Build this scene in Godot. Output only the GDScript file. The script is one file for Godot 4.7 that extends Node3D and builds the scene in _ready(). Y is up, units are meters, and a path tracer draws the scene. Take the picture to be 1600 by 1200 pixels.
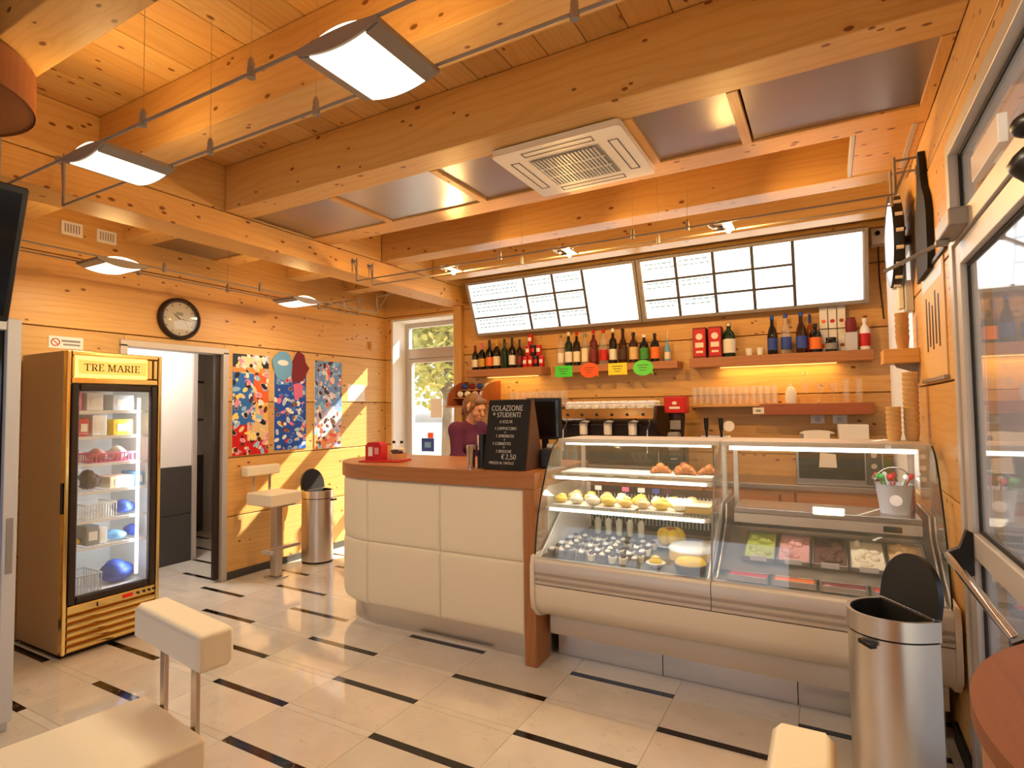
extends Node3D

var rng := RandomNumberGenerator.new()
var M := {}
var taken := {}

# ---------------------------------------------------------------- mesh collector
class G:
	var v := PackedVector3Array()
	var n := PackedVector3Array()
	var uv := PackedVector2Array()
	var c := PackedColorArray()
	var xf := Transform3D.IDENTITY
	var grain := 0
	var uo := Vector2.ZERO
	var tint = null
	var unit_uv := false

	func guv(p: Vector3, m: Vector3) -> Vector2:
		var k := m.abs().max_axis_index()
		var i := (k + 1) % 3
		var j := (k + 2) % 3
		if j == grain:
			var t := i
			i = j
			j = t
		elif i != grain and j == 0:
			i = 0
			j = (k + 1) % 3
		return Vector2(p[i], p[j]) + uo

	func put(p: Vector3, m: Vector3, t) -> void:
		v.append(xf * p)
		n.append((xf.basis * m).normalized())
		uv.append(t if t != null else guv(p, m))
		if tint != null:
			c.append(tint)

	func t3(a: Vector3, b: Vector3, d: Vector3, na: Vector3, nb: Vector3, nd: Vector3, ua = null, ub = null, ud = null) -> void:
		var f := (b - a).cross(d - a)
		if f.length_squared() < 1e-16:
			return
		if ua == null:
			var m := na + nb + nd
			ua = guv(a, m)
			ub = guv(b, m)
			ud = guv(d, m)
		put(a, na, ua)
		if f.dot(na + nb + nd) > 0.0:
			put(d, nd, ud)
			put(b, nb, ub)
		else:
			put(b, nb, ub)
			put(d, nd, ud)

	func q4(a: Vector3, b: Vector3, d: Vector3, e: Vector3, na: Vector3, nb: Vector3, nd: Vector3, ne: Vector3, us = null) -> void:
		if us == null:
			var m := na + nb + nd + ne
			us = [guv(a, m), guv(b, m), guv(d, m), guv(e, m)]
		t3(a, b, d, na, nb, nd, us[0], us[1], us[2])
		t3(a, d, e, na, nd, ne, us[0], us[2], us[3])

	func flat(a: Vector3, b: Vector3, d: Vector3, e: Vector3, m: Vector3, us = null) -> void:
		q4(a, b, d, e, m, m, m, m, us)

	# box by centre and size, edges chamfered by b
	func box(at: Vector3, s: Vector3, b := 0.0) -> void:
		var h := s * 0.5
		b = minf(b, minf(h.x, minf(h.y, h.z)) * 0.95)
		for k in 3:
			var i := (k + 1) % 3
			var j := (k + 2) % 3
			for sg in [-1.0, 1.0]:
				var m := Vector3.ZERO
				m[k] = sg
				var p := []
				for w in [[-1, -1], [1, -1], [1, 1], [-1, 1]]:
					var q := Vector3.ZERO
					q[k] = sg * h[k]
					q[i] = w[0] * (h[i] - b)
					q[j] = w[1] * (h[j] - b)
					p.append(at + q)
				flat(p[0], p[1], p[2], p[3], m)
		if b <= 0.0:
			return
		for k in 3:
			var i := (k + 1) % 3
			var j := (k + 2) % 3
			for si in [-1.0, 1.0]:
				for sj in [-1.0, 1.0]:
					var ni := Vector3.ZERO
					ni[i] = si
					var nj := Vector3.ZERO
					nj[j] = sj
					var p := []
					for sk in [-1.0, 1.0]:
						var qa := Vector3.ZERO
						qa[k] = sk * (h[k] - b)
						qa[i] = si * h[i]
						qa[j] = sj * (h[j] - b)
						var qb := Vector3.ZERO
						qb[k] = sk * (h[k] - b)
						qb[i] = si * (h[i] - b)
						qb[j] = sj * h[j]
						p.append(at + qa)
						p.append(at + qb)
					q4(p[0], p[1], p[3], p[2], ni, nj, nj, ni)
		for sx in [-1.0, 1.0]:
			for sy in [-1.0, 1.0]:
				for sz in [-1.0, 1.0]:
					t3(at + Vector3(sx * h.x, sy * (h.y - b), sz * (h.z - b)), at + Vector3(sx * (h.x - b), sy * h.y, sz * (h.z - b)), at + Vector3(sx * (h.x - b), sy * (h.y - b), sz * h.z), Vector3(sx, 0, 0), Vector3(0, sy, 0), Vector3(0, 0, sz))

	func b2(lo: Vector3, hi: Vector3, b := 0.0) -> void:
		box((lo + hi) * 0.5, (hi - lo).abs(), b)

	# surface of revolution about y through `at`; profile of (radius, height) from bottom to top
	func lathe(prof: Array, seg: int, at := Vector3.ZERO, from := 0.0, to := TAU) -> void:
		var k := prof.size() - 1
		var ns := []
		for i in k:
			var d: Vector2 = prof[i + 1] - prof[i]
			ns.append(Vector2(d.y, -d.x).normalized() if d.length() > 1e-7 else Vector2.RIGHT)
		for i in k:
			var n0: Vector2 = ns[i]
			var n1: Vector2 = ns[i]
			if i > 0 and ns[i - 1].dot(ns[i]) > 0.6:
				n0 = (ns[i - 1] + ns[i]).normalized()
			if i < k - 1 and ns[i + 1].dot(ns[i]) > 0.6:
				n1 = (ns[i + 1] + ns[i]).normalized()
			for s in seg:
				var a := from + (to - from) * s / seg
				var b := from + (to - from) * (s + 1) / seg
				var da := Vector3(cos(a), 0, sin(a))
				var db := Vector3(cos(b), 0, sin(b))
				var lo: Vector2 = prof[i]
				var hi: Vector2 = prof[i + 1]
				var y := Vector3.UP
				var r := maxf(lo.x, hi.x)
				var us := [Vector2(a * r, lo.y), Vector2(b * r, lo.y), Vector2(b * r, hi.y), Vector2(a * r, hi.y)]
				if unit_uv:
					us = [Vector2(a / TAU, float(i) / k), Vector2(b / TAU, float(i) / k), Vector2(b / TAU, float(i + 1) / k), Vector2(a / TAU, float(i + 1) / k)]
				if grain == 1:
					for w in 4:
						us[w] = Vector2(us[w].y, us[w].x) + uo
				q4(at + da * lo.x + y * lo.y, at + db * lo.x + y * lo.y, at + db * hi.x + y * hi.y, at + da * hi.x + y * hi.y,
					da * n0.x + y * n0.y, db * n0.x + y * n0.y, db * n1.x + y * n1.y, da * n1.x + y * n1.y, us)

	# round bar from a to b
	func rod(a: Vector3, b: Vector3, r0: float, r1 := -1.0, seg := 10, caps := true) -> void:
		if r1 < 0.0:
			r1 = r0
		var w := (b - a).normalized()
		var x := w.cross(Vector3.UP if absf(w.y) < 0.9 else Vector3.RIGHT).normalized()
		var z := w.cross(x)
		for s in seg:
			var d0 := x * cos(TAU * s / seg) + z * sin(TAU * s / seg)
			var d1 := x * cos(TAU * (s + 1) / seg) + z * sin(TAU * (s + 1) / seg)
			q4(a + d0 * r0, a + d1 * r0, b + d1 * r1, b + d0 * r1, d0, d1, d1, d0)
			if caps:
				t3(a, a + d0 * r0, a + d1 * r0, -w, -w, -w)
				t3(b, b + d0 * r1, b + d1 * r1, w, w, w)

	func tube(path: Array, r: float, seg := 8) -> void:
		for i in path.size() - 1:
			rod(path[i], path[i + 1], r, r, seg, true)

	func ball(at: Vector3, r: Vector3, seg := 12, half := false) -> void:
		var rows := seg / 2
		for i in rows:
			var p0 := -PI / 2 + PI * i / rows
			var p1 := -PI / 2 + PI * (i + 1) / rows
			if half:
				p0 = PI / 2 * i / rows
				p1 = PI / 2 * (i + 1) / rows
			for s in seg:
				var d := []
				for w in [[p0, s], [p0, s + 1], [p1, s + 1], [p1, s]]:
					var a: float = TAU * w[1] / seg
					d.append(Vector3(cos(w[0]) * cos(a), sin(w[0]), cos(w[0]) * sin(a)))
				q4(at + d[0] * r, at + d[1] * r, at + d[2] * r, at + d[3] * r, (d[0] / r).normalized(), (d[1] / r).normalized(), (d[2] / r).normalized(), (d[3] / r).normalized())

	# polygon (in axes A, B) extruded along C from c0 to c1
	func ext(poly: PackedVector2Array, A: Vector3, B: Vector3, C: Vector3, c0: float, c1: float, o := Vector3.ZERO, caps := true, round_at := 0.7) -> void:
		if Geometry2D.is_polygon_clockwise(poly):
			poly = poly.duplicate()
			poly.reverse()
		var k := poly.size()
		var ns := []
		for i in k:
			var d := poly[(i + 1) % k] - poly[i]
			ns.append(Vector2(d.y, -d.x).normalized())
		for i in k:
			var m0: Vector2 = ns[i]
			var m1: Vector2 = ns[i]
			if ns[(i + k - 1) % k].dot(ns[i]) > round_at:
				m0 = (ns[(i + k - 1) % k] + ns[i]).normalized()
			if ns[(i + 1) % k].dot(ns[i]) > round_at:
				m1 = (ns[(i + 1) % k] + ns[i]).normalized()
			var p0 := o + A * poly[i].x + B * poly[i].y
			var p1 := o + A * poly[(i + 1) % k].x + B * poly[(i + 1) % k].y
			var w0 := A * m0.x + B * m0.y
			var w1 := A * m1.x + B * m1.y
			q4(p0 + C * c0, p1 + C * c0, p1 + C * c1, p0 + C * c1, w0, w1, w1, w0)
		if caps:
			var ix := Geometry2D.triangulate_polygon(poly)
			for i in range(0, ix.size(), 3):
				var p := []
				for w in 3:
					p.append(o + A * poly[ix[i + w]].x + B * poly[ix[i + w]].y)
				t3(p[0] + C * c0, p[1] + C * c0, p[2] + C * c0, -C, -C, -C)
				t3(p[0] + C * c1, p[1] + C * c1, p[2] + C * c1, C, C, C)

	func mesh() -> ArrayMesh:
		var a := []
		a.resize(Mesh.ARRAY_MAX)
		a[Mesh.ARRAY_VERTEX] = v
		a[Mesh.ARRAY_NORMAL] = n
		a[Mesh.ARRAY_TEX_UV] = uv
		if c.size() == v.size() and c.size() > 0:
			a[Mesh.ARRAY_COLOR] = c
		var m := ArrayMesh.new()
		m.add_surface_from_arrays(Mesh.PRIMITIVE_TRIANGLES, a)
		return m

# a band of thickness t along a polyline, as a closed polygon
func band(path: Array, t: float) -> PackedVector2Array:
	var out := PackedVector2Array()
	var back := PackedVector2Array()
	for i in path.size():
		var d: Vector2 = path[mini(i + 1, path.size() - 1)] - path[maxi(i - 1, 0)]
		var m := Vector2(d.y, -d.x).normalized() * t * 0.5
		out.append(path[i] + m)
		back.append(path[i] - m)
	back.reverse()
	out.append_array(back)
	return out

# ---------------------------------------------------------------- scene tree helpers
func numbered(called: String) -> String:
	if not taken.has(called):
		taken[called] = 0
		return called
	taken[called] += 1
	return "%s_%03d" % [called, taken[called]]

func tag(o: Node, label: String, category := "", group := "", kind := "") -> Node:
	if label:
		o.set_meta("label", label)
	if category:
		o.set_meta("category", category)
	if group:
		o.set_meta("group", group)
	if kind:
		o.set_meta("kind", kind)
	return o

func thing(called: String, label: String, category: String, at := Vector3.ZERO, turn := 0.0, group := "", kind := "") -> Node3D:
	var o := Node3D.new()
	o.name = numbered(called)
	add_child(o)
	o.position = at
	o.rotation.y = turn
	tag(o, label, category, group, kind)
	return o

func part(parent: Node, called: String, g, m: Material, label := "") -> MeshInstance3D:
	var o := MeshInstance3D.new()
	o.name = called
	o.mesh = g.mesh() if g is G else g
	o.material_override = m
	parent.add_child(o, true)
	if label:
		o.set_meta("label", label)
	return o

# a thing that is a single mesh
func single(called: String, g, m: Material, label: String, category: String, at := Vector3.ZERO, turn := 0.0, group := "", kind := "") -> MeshInstance3D:
	var o := MeshInstance3D.new()
	o.name = numbered(called)
	o.mesh = g.mesh() if g is G else g
	o.material_override = m
	add_child(o)
	o.position = at
	o.rotation.y = turn
	tag(o, label, category, group, kind)
	return o

func copy(o: Node3D, at: Vector3, turn := 0.0, label := "", called := "") -> Node3D:
	var r: Node3D = o.duplicate()
	r.name = numbered(called if called else String(o.name).trim_suffix("_" + String(o.name).get_slice("_", String(o.name).get_slice_count("_") - 1)) if String(o.name).right(3).is_valid_int() else String(o.name))
	add_child(r)
	r.position = at
	r.rotation.y = turn
	if label:
		r.set_meta("label", label)
	return r

func bg(lo: Vector3, hi: Vector3, b := 0.0, grain := 0) -> G:
	var g := G.new()
	g.grain = grain
	if grain >= 0:
		g.uo = Vector2(rng.randf() * 4.0, rng.randf() * 2.0)
	g.b2(lo, hi, b)
	return g

func lettering(parent: Node, words: String, at: Vector3, height: float, m: Material, turn := Vector3.ZERO, font_name := "Droid Sans", depth := 0.002, called := "lettering", squeeze := 1.0) -> MeshInstance3D:
	var t := TextMesh.new()
	var f := SystemFont.new()
	f.font_names = PackedStringArray([font_name])
	t.font = f
	t.text = words
	t.font_size = 32
	t.pixel_size = height / 23.0
	t.depth = depth
	t.curve_step = 4.0
	var o := MeshInstance3D.new()
	o.name = called
	o.mesh = t
	o.material_override = m
	parent.add_child(o, true)
	o.position = at
	o.rotation = turn
	o.scale = Vector3(squeeze, 1, 1)
	return o

func V(x: float, y: float, z: float) -> Vector3:
	return Vector3(x, y, z)

func P2(a: Array) -> PackedVector2Array:
	var p := PackedVector2Array()
	for i in range(0, a.size(), 2):
		p.append(Vector2(a[i], a[i + 1]))
	return p

func VV(a: Array) -> Array:
	var p := []
	for i in range(0, a.size(), 2):
		p.append(Vector2(a[i], a[i + 1]))
	return p

# ---------------------------------------------------------------- materials
func mat(key: String, col: Color, rough := 0.6, metal := 0.0) -> StandardMaterial3D:
	var m := StandardMaterial3D.new()
	m.resource_name = key
	m.albedo_color = col
	m.roughness = rough
	m.metallic = metal
	M[key] = m
	return m

func glass(key: String, alpha: float, tint := Color(1, 1, 1)) -> StandardMaterial3D:
	var m := mat(key, Color(tint.r, tint.g, tint.b, alpha), 0.02)
	m.transparency = BaseMaterial3D.TRANSPARENCY_ALPHA
	m.cull_mode = BaseMaterial3D.CULL_DISABLED
	return m

func glow(key: String, col: Color, energy: float) -> StandardMaterial3D:
	var m := mat(key, col, 0.5)
	m.emission_enabled = true
	m.emission = col
	m.emission_energy_multiplier = energy
	return m

func wood_image(w: int, h: int, seeded: int, pale: Color, dark: Color, knot: Color, knots: int, metres: Vector2) -> ImageTexture:
	var fine := FastNoiseLite.new()
	fine.seed = seeded
	fine.frequency = 1.0
	fine.fractal_octaves = 2
	var wide := FastNoiseLite.new()
	wide.seed = seeded + 7
	wide.frequency = 1.0
	wide.fractal_octaves = 2
	var r := RandomNumberGenerator.new()
	r.seed = seeded
	var ks := []
	for i in knots:
		ks.append([r.randf() * metres.x, (0.06 + 0.88 * r.randf()) * metres.y, r.randf_range(0.005, 0.012)])
	var data := PackedByteArray()
	data.resize(w * h * 3)
	var near := []
	for y in h:
		var vy := metres.y * y / h
		near.clear()
		for k in ks:
			if absf(k[1] - vy) < k[2] * 7.0:
				near.append(k)
		for x in w:
			var ux := metres.x * x / w
			var a := TAU * x / w
			var cx := cos(a) * metres.x / TAU
			var cz := sin(a) * metres.x / TAU
			var bend := 0.0
			var spot := 0.0
			for k in near:
				var dx: float = absf(ux - k[0])
				dx = minf(dx, metres.x - dx) * 0.55
				var dy: float = vy - k[1]
				var q: float = (dx * dx + dy * dy) / (k[2] * k[2])
				if q < 40.0:
					bend += exp(-q * 0.09) * dy * 1.6
					spot = maxf(spot, 1.0 - smoothstep(0.35, 1.25, q))
			var yy := vy - bend
			var t := 0.5 + 0.5 * wide.get_noise_3d(cx * 0.5, yy * 9.0, cz * 0.5)
			var ring := sin((yy * 95.0 + 9.0 * wide.get_noise_3d(cx * 0.55 + 9.0, yy * 3.0, cz * 0.55)) * 1.35)
			var f := fine.get_noise_3d(cx * 4.0, yy * 260.0, cz * 4.0)
			var s := clampf(0.30 * t + 0.20 * smoothstep(0.1, 1.0, ring) + 0.22 * f + 0.12, 0.0, 1.0)
			var cc := pale.lerp(dark, s).lerp(knot, spot * 0.85)
			var o := (y * w + x) * 3
			data[o] = int(clampf(cc.r, 0, 1) * 255.0)
			data[o + 1] = int(clampf(cc.g, 0, 1) * 255.0)
			data[o + 2] = int(clampf(cc.b, 0, 1) * 255.0)
	return ImageTexture.create_from_image(Image.create_from_data(w, h, false, Image.FORMAT_RGB8, data))

func marble_image(w: int, seeded: int, pale: Color, vein: Color, much: float) -> ImageTexture:
	var a := FastNoiseLite.new()
	a.seed = seeded
	a.frequency = 0.006
	a.fractal_octaves = 4
	a.domain_warp_enabled = true
	a.domain_warp_amplitude = 40.0
	a.domain_warp_frequency = 0.006
	var b := FastNoiseLite.new()
	b.seed = seeded + 3
	b.frequency = 0.004
	b.fractal_octaves = 3
	var im := Image.create(w, w, false, Image.FORMAT_RGB8)
	for y in w:
		for x in w:
			var q := absf(a.get_noise_2d(x, y * 1.6))
			var s := (1.0 - smoothstep(0.0, 0.035, q)) * smoothstep(0.05, 0.45, b.get_noise_2d(x + 900.0, y) + 0.12) * much
			var t := b.get_noise_2d(x, y) * 0.035
			im.set_pixel(x, y, Color(pale.r + t, pale.g + t, pale.b + t * 0.8).lerp(vein, s))
	return ImageTexture.create_from_image(im)

func speckle_image(w: int, seeded: int, cols: Array, freq: float) -> ImageTexture:
	var a := FastNoiseLite.new()
	a.seed = seeded
	a.frequency = freq
	a.noise_type = FastNoiseLite.TYPE_CELLULAR
	a.cellular_return_type = FastNoiseLite.RETURN_CELL_VALUE
	var im := Image.create(w, w, false, Image.FORMAT_RGB8)
	for y in w:
		for x in w:
			var q := clampf(0.5 + 0.5 * a.get_noise_2d(x, y), 0.0, 0.999)
			im.set_pixel(x, y, cols[int(q * cols.size())])
	return ImageTexture.create_from_image(im)

func noise_tex(freq: float, normal := false, w := 256) -> NoiseTexture2D:
	var t := NoiseTexture2D.new()
	t.width = w
	t.height = w
	t.seamless = true
	var f := FastNoiseLite.new()
	f.seed = 5
	f.frequency = freq
	t.noise = f
	t.as_normal_map = normal
	return t

func area(parent: Node, called: String, at: Vector3, size: Vector2, towards: Vector3, col: Color, energy: float) -> AreaLight3D:
	var l := AreaLight3D.new()
	l.name = called
	l.area_size = size
	l.light_color = col
	l.light_energy = energy
	l.area_range = 12.0
	l.shadow_enabled = true
	parent.add_child(l, true)
	var up := Vector3.UP if absf(towards.normalized().y) < 0.9 else Vector3.BACK
	l.transform = Transform3D(Basis.looking_at(towards, up), at)
	return l

# ================================================================ the place
func _ready() -> void:
	rng.seed = 11
	# camera
	var cam := Camera3D.new()
	cam.name = "camera"
	cam.fov = 68.155
	cam.near = 0.03
	cam.far = 200.0
	add_child(cam)
	cam.transform = Transform3D(Basis(Vector3.UP, 0.5061) * Basis(Vector3.RIGHT, 0.0436) * Basis(Vector3.BACK, -0.0122), V(0, 1.56, 0))
	cam.current = true
	# sky and exposure
	var env := Environment.new()
	env.background_mode = Environment.BG_SKY
	var sky := Sky.new()
	var sm := ProceduralSkyMaterial.new()
	sm.sky_top_color = Color(0.70, 0.78, 0.90)
	sm.sky_horizon_color = Color(0.94, 0.96, 0.98)
	sm.ground_bottom_color = Color(0.42, 0.41, 0.38)
	sm.ground_horizon_color = Color(0.75, 0.76, 0.76)
	sm.sky_energy_multiplier = 1.7
	sm.ground_energy_multiplier = 1.4
	sky.sky_material = sm
	env.sky = sky
	env.tonemap_mode = Environment.TONE_MAPPER_LINEAR
	env.tonemap_exposure = 0.82
	env.sdfgi_enabled = true
	env.ssao_enabled = true
	env.ssil_enabled = true
	var we := WorldEnvironment.new()
	we.name = "environment"
	we.environment = env
	add_child(we)
	# sun: comes in through the window behind the counter
	var sun := DirectionalLight3D.new()
	sun.name = "sun"
	sun.light_color = Color(1.0, 0.93, 0.80)
	sun.light_energy = 9.0
	sun.light_angular_distance = 0.7
	sun.shadow_enabled = true
	sun.sky_mode = DirectionalLight3D.SKY_MODE_LIGHT_ONLY
	add_child(sun)
	sun.transform = Transform3D(Basis.looking_at(V(-0.43, -0.86, 1.0), Vector3.UP), V(0, 8, -10))

	make_materials()
	build_shell()
	build_beams()
	build_openings()
	build_washroom()
	build_outside()
	build_counter()
	build_case()
	build_fridge()
	build_back_bar()
	build_shelves()
	build_menu()
	build_lamps()
	build_ceiling_fittings()
	build_left_wall_things()
	build_right_wall_things()
	build_furniture()
	build_counter_things()
	build_foods()
	build_person()

func make_materials() -> void:
	var pine := wood_image(2048, 512, 3, Color8(229, 191, 126), Color8(202, 149, 82), Color8(116, 68, 30), 84, Vector2(4, 1))
	for k in [["pine", Color(1, 1, 1)], ["pine_b", Color(0.95, 0.93, 0.90)], ["pine_c", Color(1.0, 0.96, 0.90)]]:
		var m := mat(k[0], k[1], 0.42)
		m.albedo_texture = pine
		m.uv1_scale = Vector3(0.25, 1, 1)
		m.metallic_specular = 0.45
	var oak := wood_image(1024, 512, 21, Color8(184, 124, 74), Color8(148, 92, 48), Color8(110, 60, 34), 0, Vector2(2, 1))
	var om := mat("oak", Color(1, 1, 1), 0.38)
	om.albedo_texture = oak
	om.uv1_scale = Vector3(0.5, 1, 1)
	var ob := mat("oak_red", Color(0.92, 0.78, 0.74), 0.4)
	ob.albedo_texture = oak
	ob.uv1_scale = Vector3(0.5, 1, 1)
	var od := mat("oak_brown", Color(0.78, 0.70, 0.66), 0.5)
	od.albedo_texture = oak
	od.uv1_scale = Vector3(0.5, 1, 1)
	var marble := marble_image(1024, 8, Color8(218, 212, 202), Color8(164, 148, 130), 0.34)
	for k in [["tile_a", Color(1, 1, 1)], ["tile_b", Color(0.97, 0.965, 0.955)], ["tile_c", Color(0.985, 0.97, 0.965)]]:
		var m := mat(k[0], k[1], 0.07)
		m.albedo_texture = marble
		m.uv1_scale = Vector3(0.8, 0.8, 1)
	var ins := marble_image(256, 31, Color8(24, 18, 15), Color8(190, 170, 150), 0.8)
	var im := mat("inlay", Color(1, 1, 1), 0.1)
	im.albedo_texture = ins
	im.uv1_scale = Vector3(2, 2, 1)
	mat("grout", Color8(150, 128, 108), 0.8)
	mat("raw_timber", Color8(196, 152, 98), 0.9)
	mat("plaster", Color8(235, 232, 228), 0.85)
	mat("concrete", Color8(170, 166, 158), 0.9)
	mat("steel", Color8(190, 184, 178), 0.3, 1.0)
	mat("steel_panel", Color8(170, 166, 170), 0.3, 1.0)
	var bs := mat("brushed", Color8(222, 217, 210), 0.3, 1.0)
	bs.anisotropy_enabled = true
	bs.anisotropy = 0.6
	mat("chrome", Color8(225, 222, 220), 0.08, 1.0)
	mat("alu", Color8(208, 198, 184), 0.45, 0.55)
	mat("alu_frame", Color8(196, 190, 186), 0.45, 0.3)
	mat("fitting_grey", Color8(150, 142, 136), 0.45, 0.25)
	mat("gold", Color8(246, 214, 136), 0.14, 1.0)
	mat("gold_dull", Color8(200, 150, 70), 0.3, 0.9)
	var le := mat("leather", Color8(242, 231, 204), 0.48)
	le.normal_enabled = true
	le.normal_texture = noise_tex(0.25, true)
	le.normal_scale = 0.12
	le.uv1_scale = Vector3(8, 8, 8)
	mat("white", Color8(238, 236, 232), 0.5)
	mat("cream", Color8(232, 220, 198), 0.4)
	mat("fridge_side", Color8(186, 160, 124), 0.45)
	mat("white_gloss", Color8(240, 240, 240), 0.15)
	mat("paper", Color8(240, 236, 230), 0.8)
	mat("black", Color8(14, 13, 13), 0.4)
	mat("black_gloss", Color8(10, 10, 11), 0.08)
	mat("black_matt", Color8(20, 19, 18), 0.75)
	mat("walnut", Color8(92, 60, 40), 0.5)
	mat("dark_brown", Color8(44, 28, 20), 0.5)
	mat("dark_grey", Color8(70, 68, 68), 0.5)
	mat("mid_grey", Color8(140, 138, 136), 0.5)
	mat("light_grey", Color8(196, 198, 204), 0.4)
	mat("well_grey", Color8(112, 104, 94), 0.4)
	mat("rubber", Color8(26, 25, 25), 0.7)
	glass("pane", 0.06, Color(0.9, 0.97, 0.94))
	glass("door_pane", 0.12, Color(0.72, 0.76, 0.82))
	glass("case_glass", 0.05, Color(0.86, 0.97, 0.92))
	glass("tumbler", 0.05, Color(0.96, 0.98, 1.0))
	mat("glass_edge", Color8(120, 165, 150), 0.1)
	glow("lamp_face", Color(1.0, 0.93, 0.80), 4.0)
	glow("tube_glow", Color(1.0, 0.98, 0.94), 4.0)
	glow("bulb_glow", Color(1.0, 0.86, 0.62), 14.0)
	glow("warm_strip", Color(1.0, 0.80, 0.45), 3.0)
	for k in [["red", 196, 22, 26], ["dark_red", 120, 16, 22], ["yellow", 232, 190, 30], ["green", 60, 150, 60], ["bottle_green", 16, 46, 30], ["bottle_dark", 18, 14, 12], ["bottle_brown", 58, 28, 12], ["blue", 40, 70, 160], ["sky_blue", 110, 170, 215], ["pink", 226, 110, 150], ["orange", 240, 120, 40], ["purple", 74, 30, 62], ["white_label", 232, 226, 212], ["gold_foil", 206, 160, 60], ["amber", 170, 90, 26], ["clear_spirit", 196, 196, 190], ["red_liquid", 96, 18, 16], ["neon_green", 70, 226, 70], ["neon_orange", 255, 96, 30], ["neon_yellow", 240, 226, 50], ["neon_lime", 100, 232, 90], ["biscuit", 222, 186, 130], ["crust", 176, 104, 40], ["cream_food", 240, 228, 196], ["choc", 70, 38, 24], ["pistachio", 186, 196, 90], ["strawberry", 226, 168, 160], ["choc_ice", 96, 54, 36], ["custard", 240, 205, 90], ["sponge", 224, 184, 96], ["cardboard", 190, 150, 100]]:
		mat(k[0], Color8(k[1], k[2], k[3]), 0.35 if k[0].begins_with("bottle") or k[0] in ["red_liquid", "amber", "clear_spirit"] else 0.55)
	glass("clear_spirit", 0.16, Color(0.9, 0.9, 0.86))
	for k in ["bottle_green", "bottle_dark", "bottle_brown", "red_liquid", "amber"]:
		M[k].roughness = 0.08

# ================================================================ room shell
const XL := -4.935
const XR := 0.48
const ZB := -5.56
const ZF := 1.6
const CEIL := 3.28
const ROWS := [0.0, 0.58, 1.13, 1.66, 2.2, 2.74, 3.28]

# rectangles left of [u0,u1]x[v0,v1] after cutting holes [a0,a1,b0,b1]
func cut(u0: float, u1: float, v0: float, v1: float, holes: Array) -> Array:
	var out := [[u0, u1, v0, v1]]
	for h in holes:
		var nxt := []
		for r in out:
			if h[0] >= r[1] or h[1] <= r[0] or h[2] >= r[3] or h[3] <= r[2]:
				nxt.append(r)
				continue
			if h[0] > r[0]:
				nxt.append([r[0], h[0], r[2], r[3]])
			if h[1] < r[1]:
				nxt.append([h[1], r[1], r[2], r[3]])
			var a := maxf(r[0], h[0])
			var b := minf(r[1], h[1])
			if h[2] > r[2]:
				nxt.append([a, b, r[2], h[2]])
			if h[3] < r[3]:
				nxt.append([a, b, h[3], r[3]])
		out = nxt
	return out

# a timber wall: core plus boards; along = 0 for walls running in x, 2 for walls running in z; f = face, d = +1/-1 towards the room
func board_wall(called: String, label: String, along: int, f: float, d: float, u0: float, u1: float, thick: float, holes: Array) -> Node3D:
	var w := thing(called, label, "wall", Vector3.ZERO, 0.0, "", "structure")
	var core := G.new()
	for r in cut(u0, u1, -0.1, CEIL + 0.05, holes):
		if along == 0:
			core.b2(V(r[0], r[2], f - d * 0.03), V(r[1], r[3], f - d * thick))
		else:
			core.b2(V(f - d * 0.03, r[2], r[0]), V(f - d * thick, r[3], r[1]))
	part(w, "core", core, M.raw_timber)
	for i in ROWS.size() - 1:
		for r in cut(u0, u1, ROWS[i] + 0.004, ROWS[i + 1] - 0.004, holes):
			if r[3] - r[2] < 0.01 or r[1] - r[0] < 0.01:
				continue
			var g: G
			if along == 0:
				g = bg(V(r[0], r[2], f - d * 0.03), V(r[1], r[3], f), 0.004, 0)
			else:
				g = bg(V(f - d * 0.03, r[2], r[0]), V(f, r[3], r[1]), 0.004, 2)
			part(w, "board", g, [M.pine, M.pine_b, M.pine_c][(i * 2 + (1 if r[0] > -3.0 else 0)) % 3])
	return w

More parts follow.
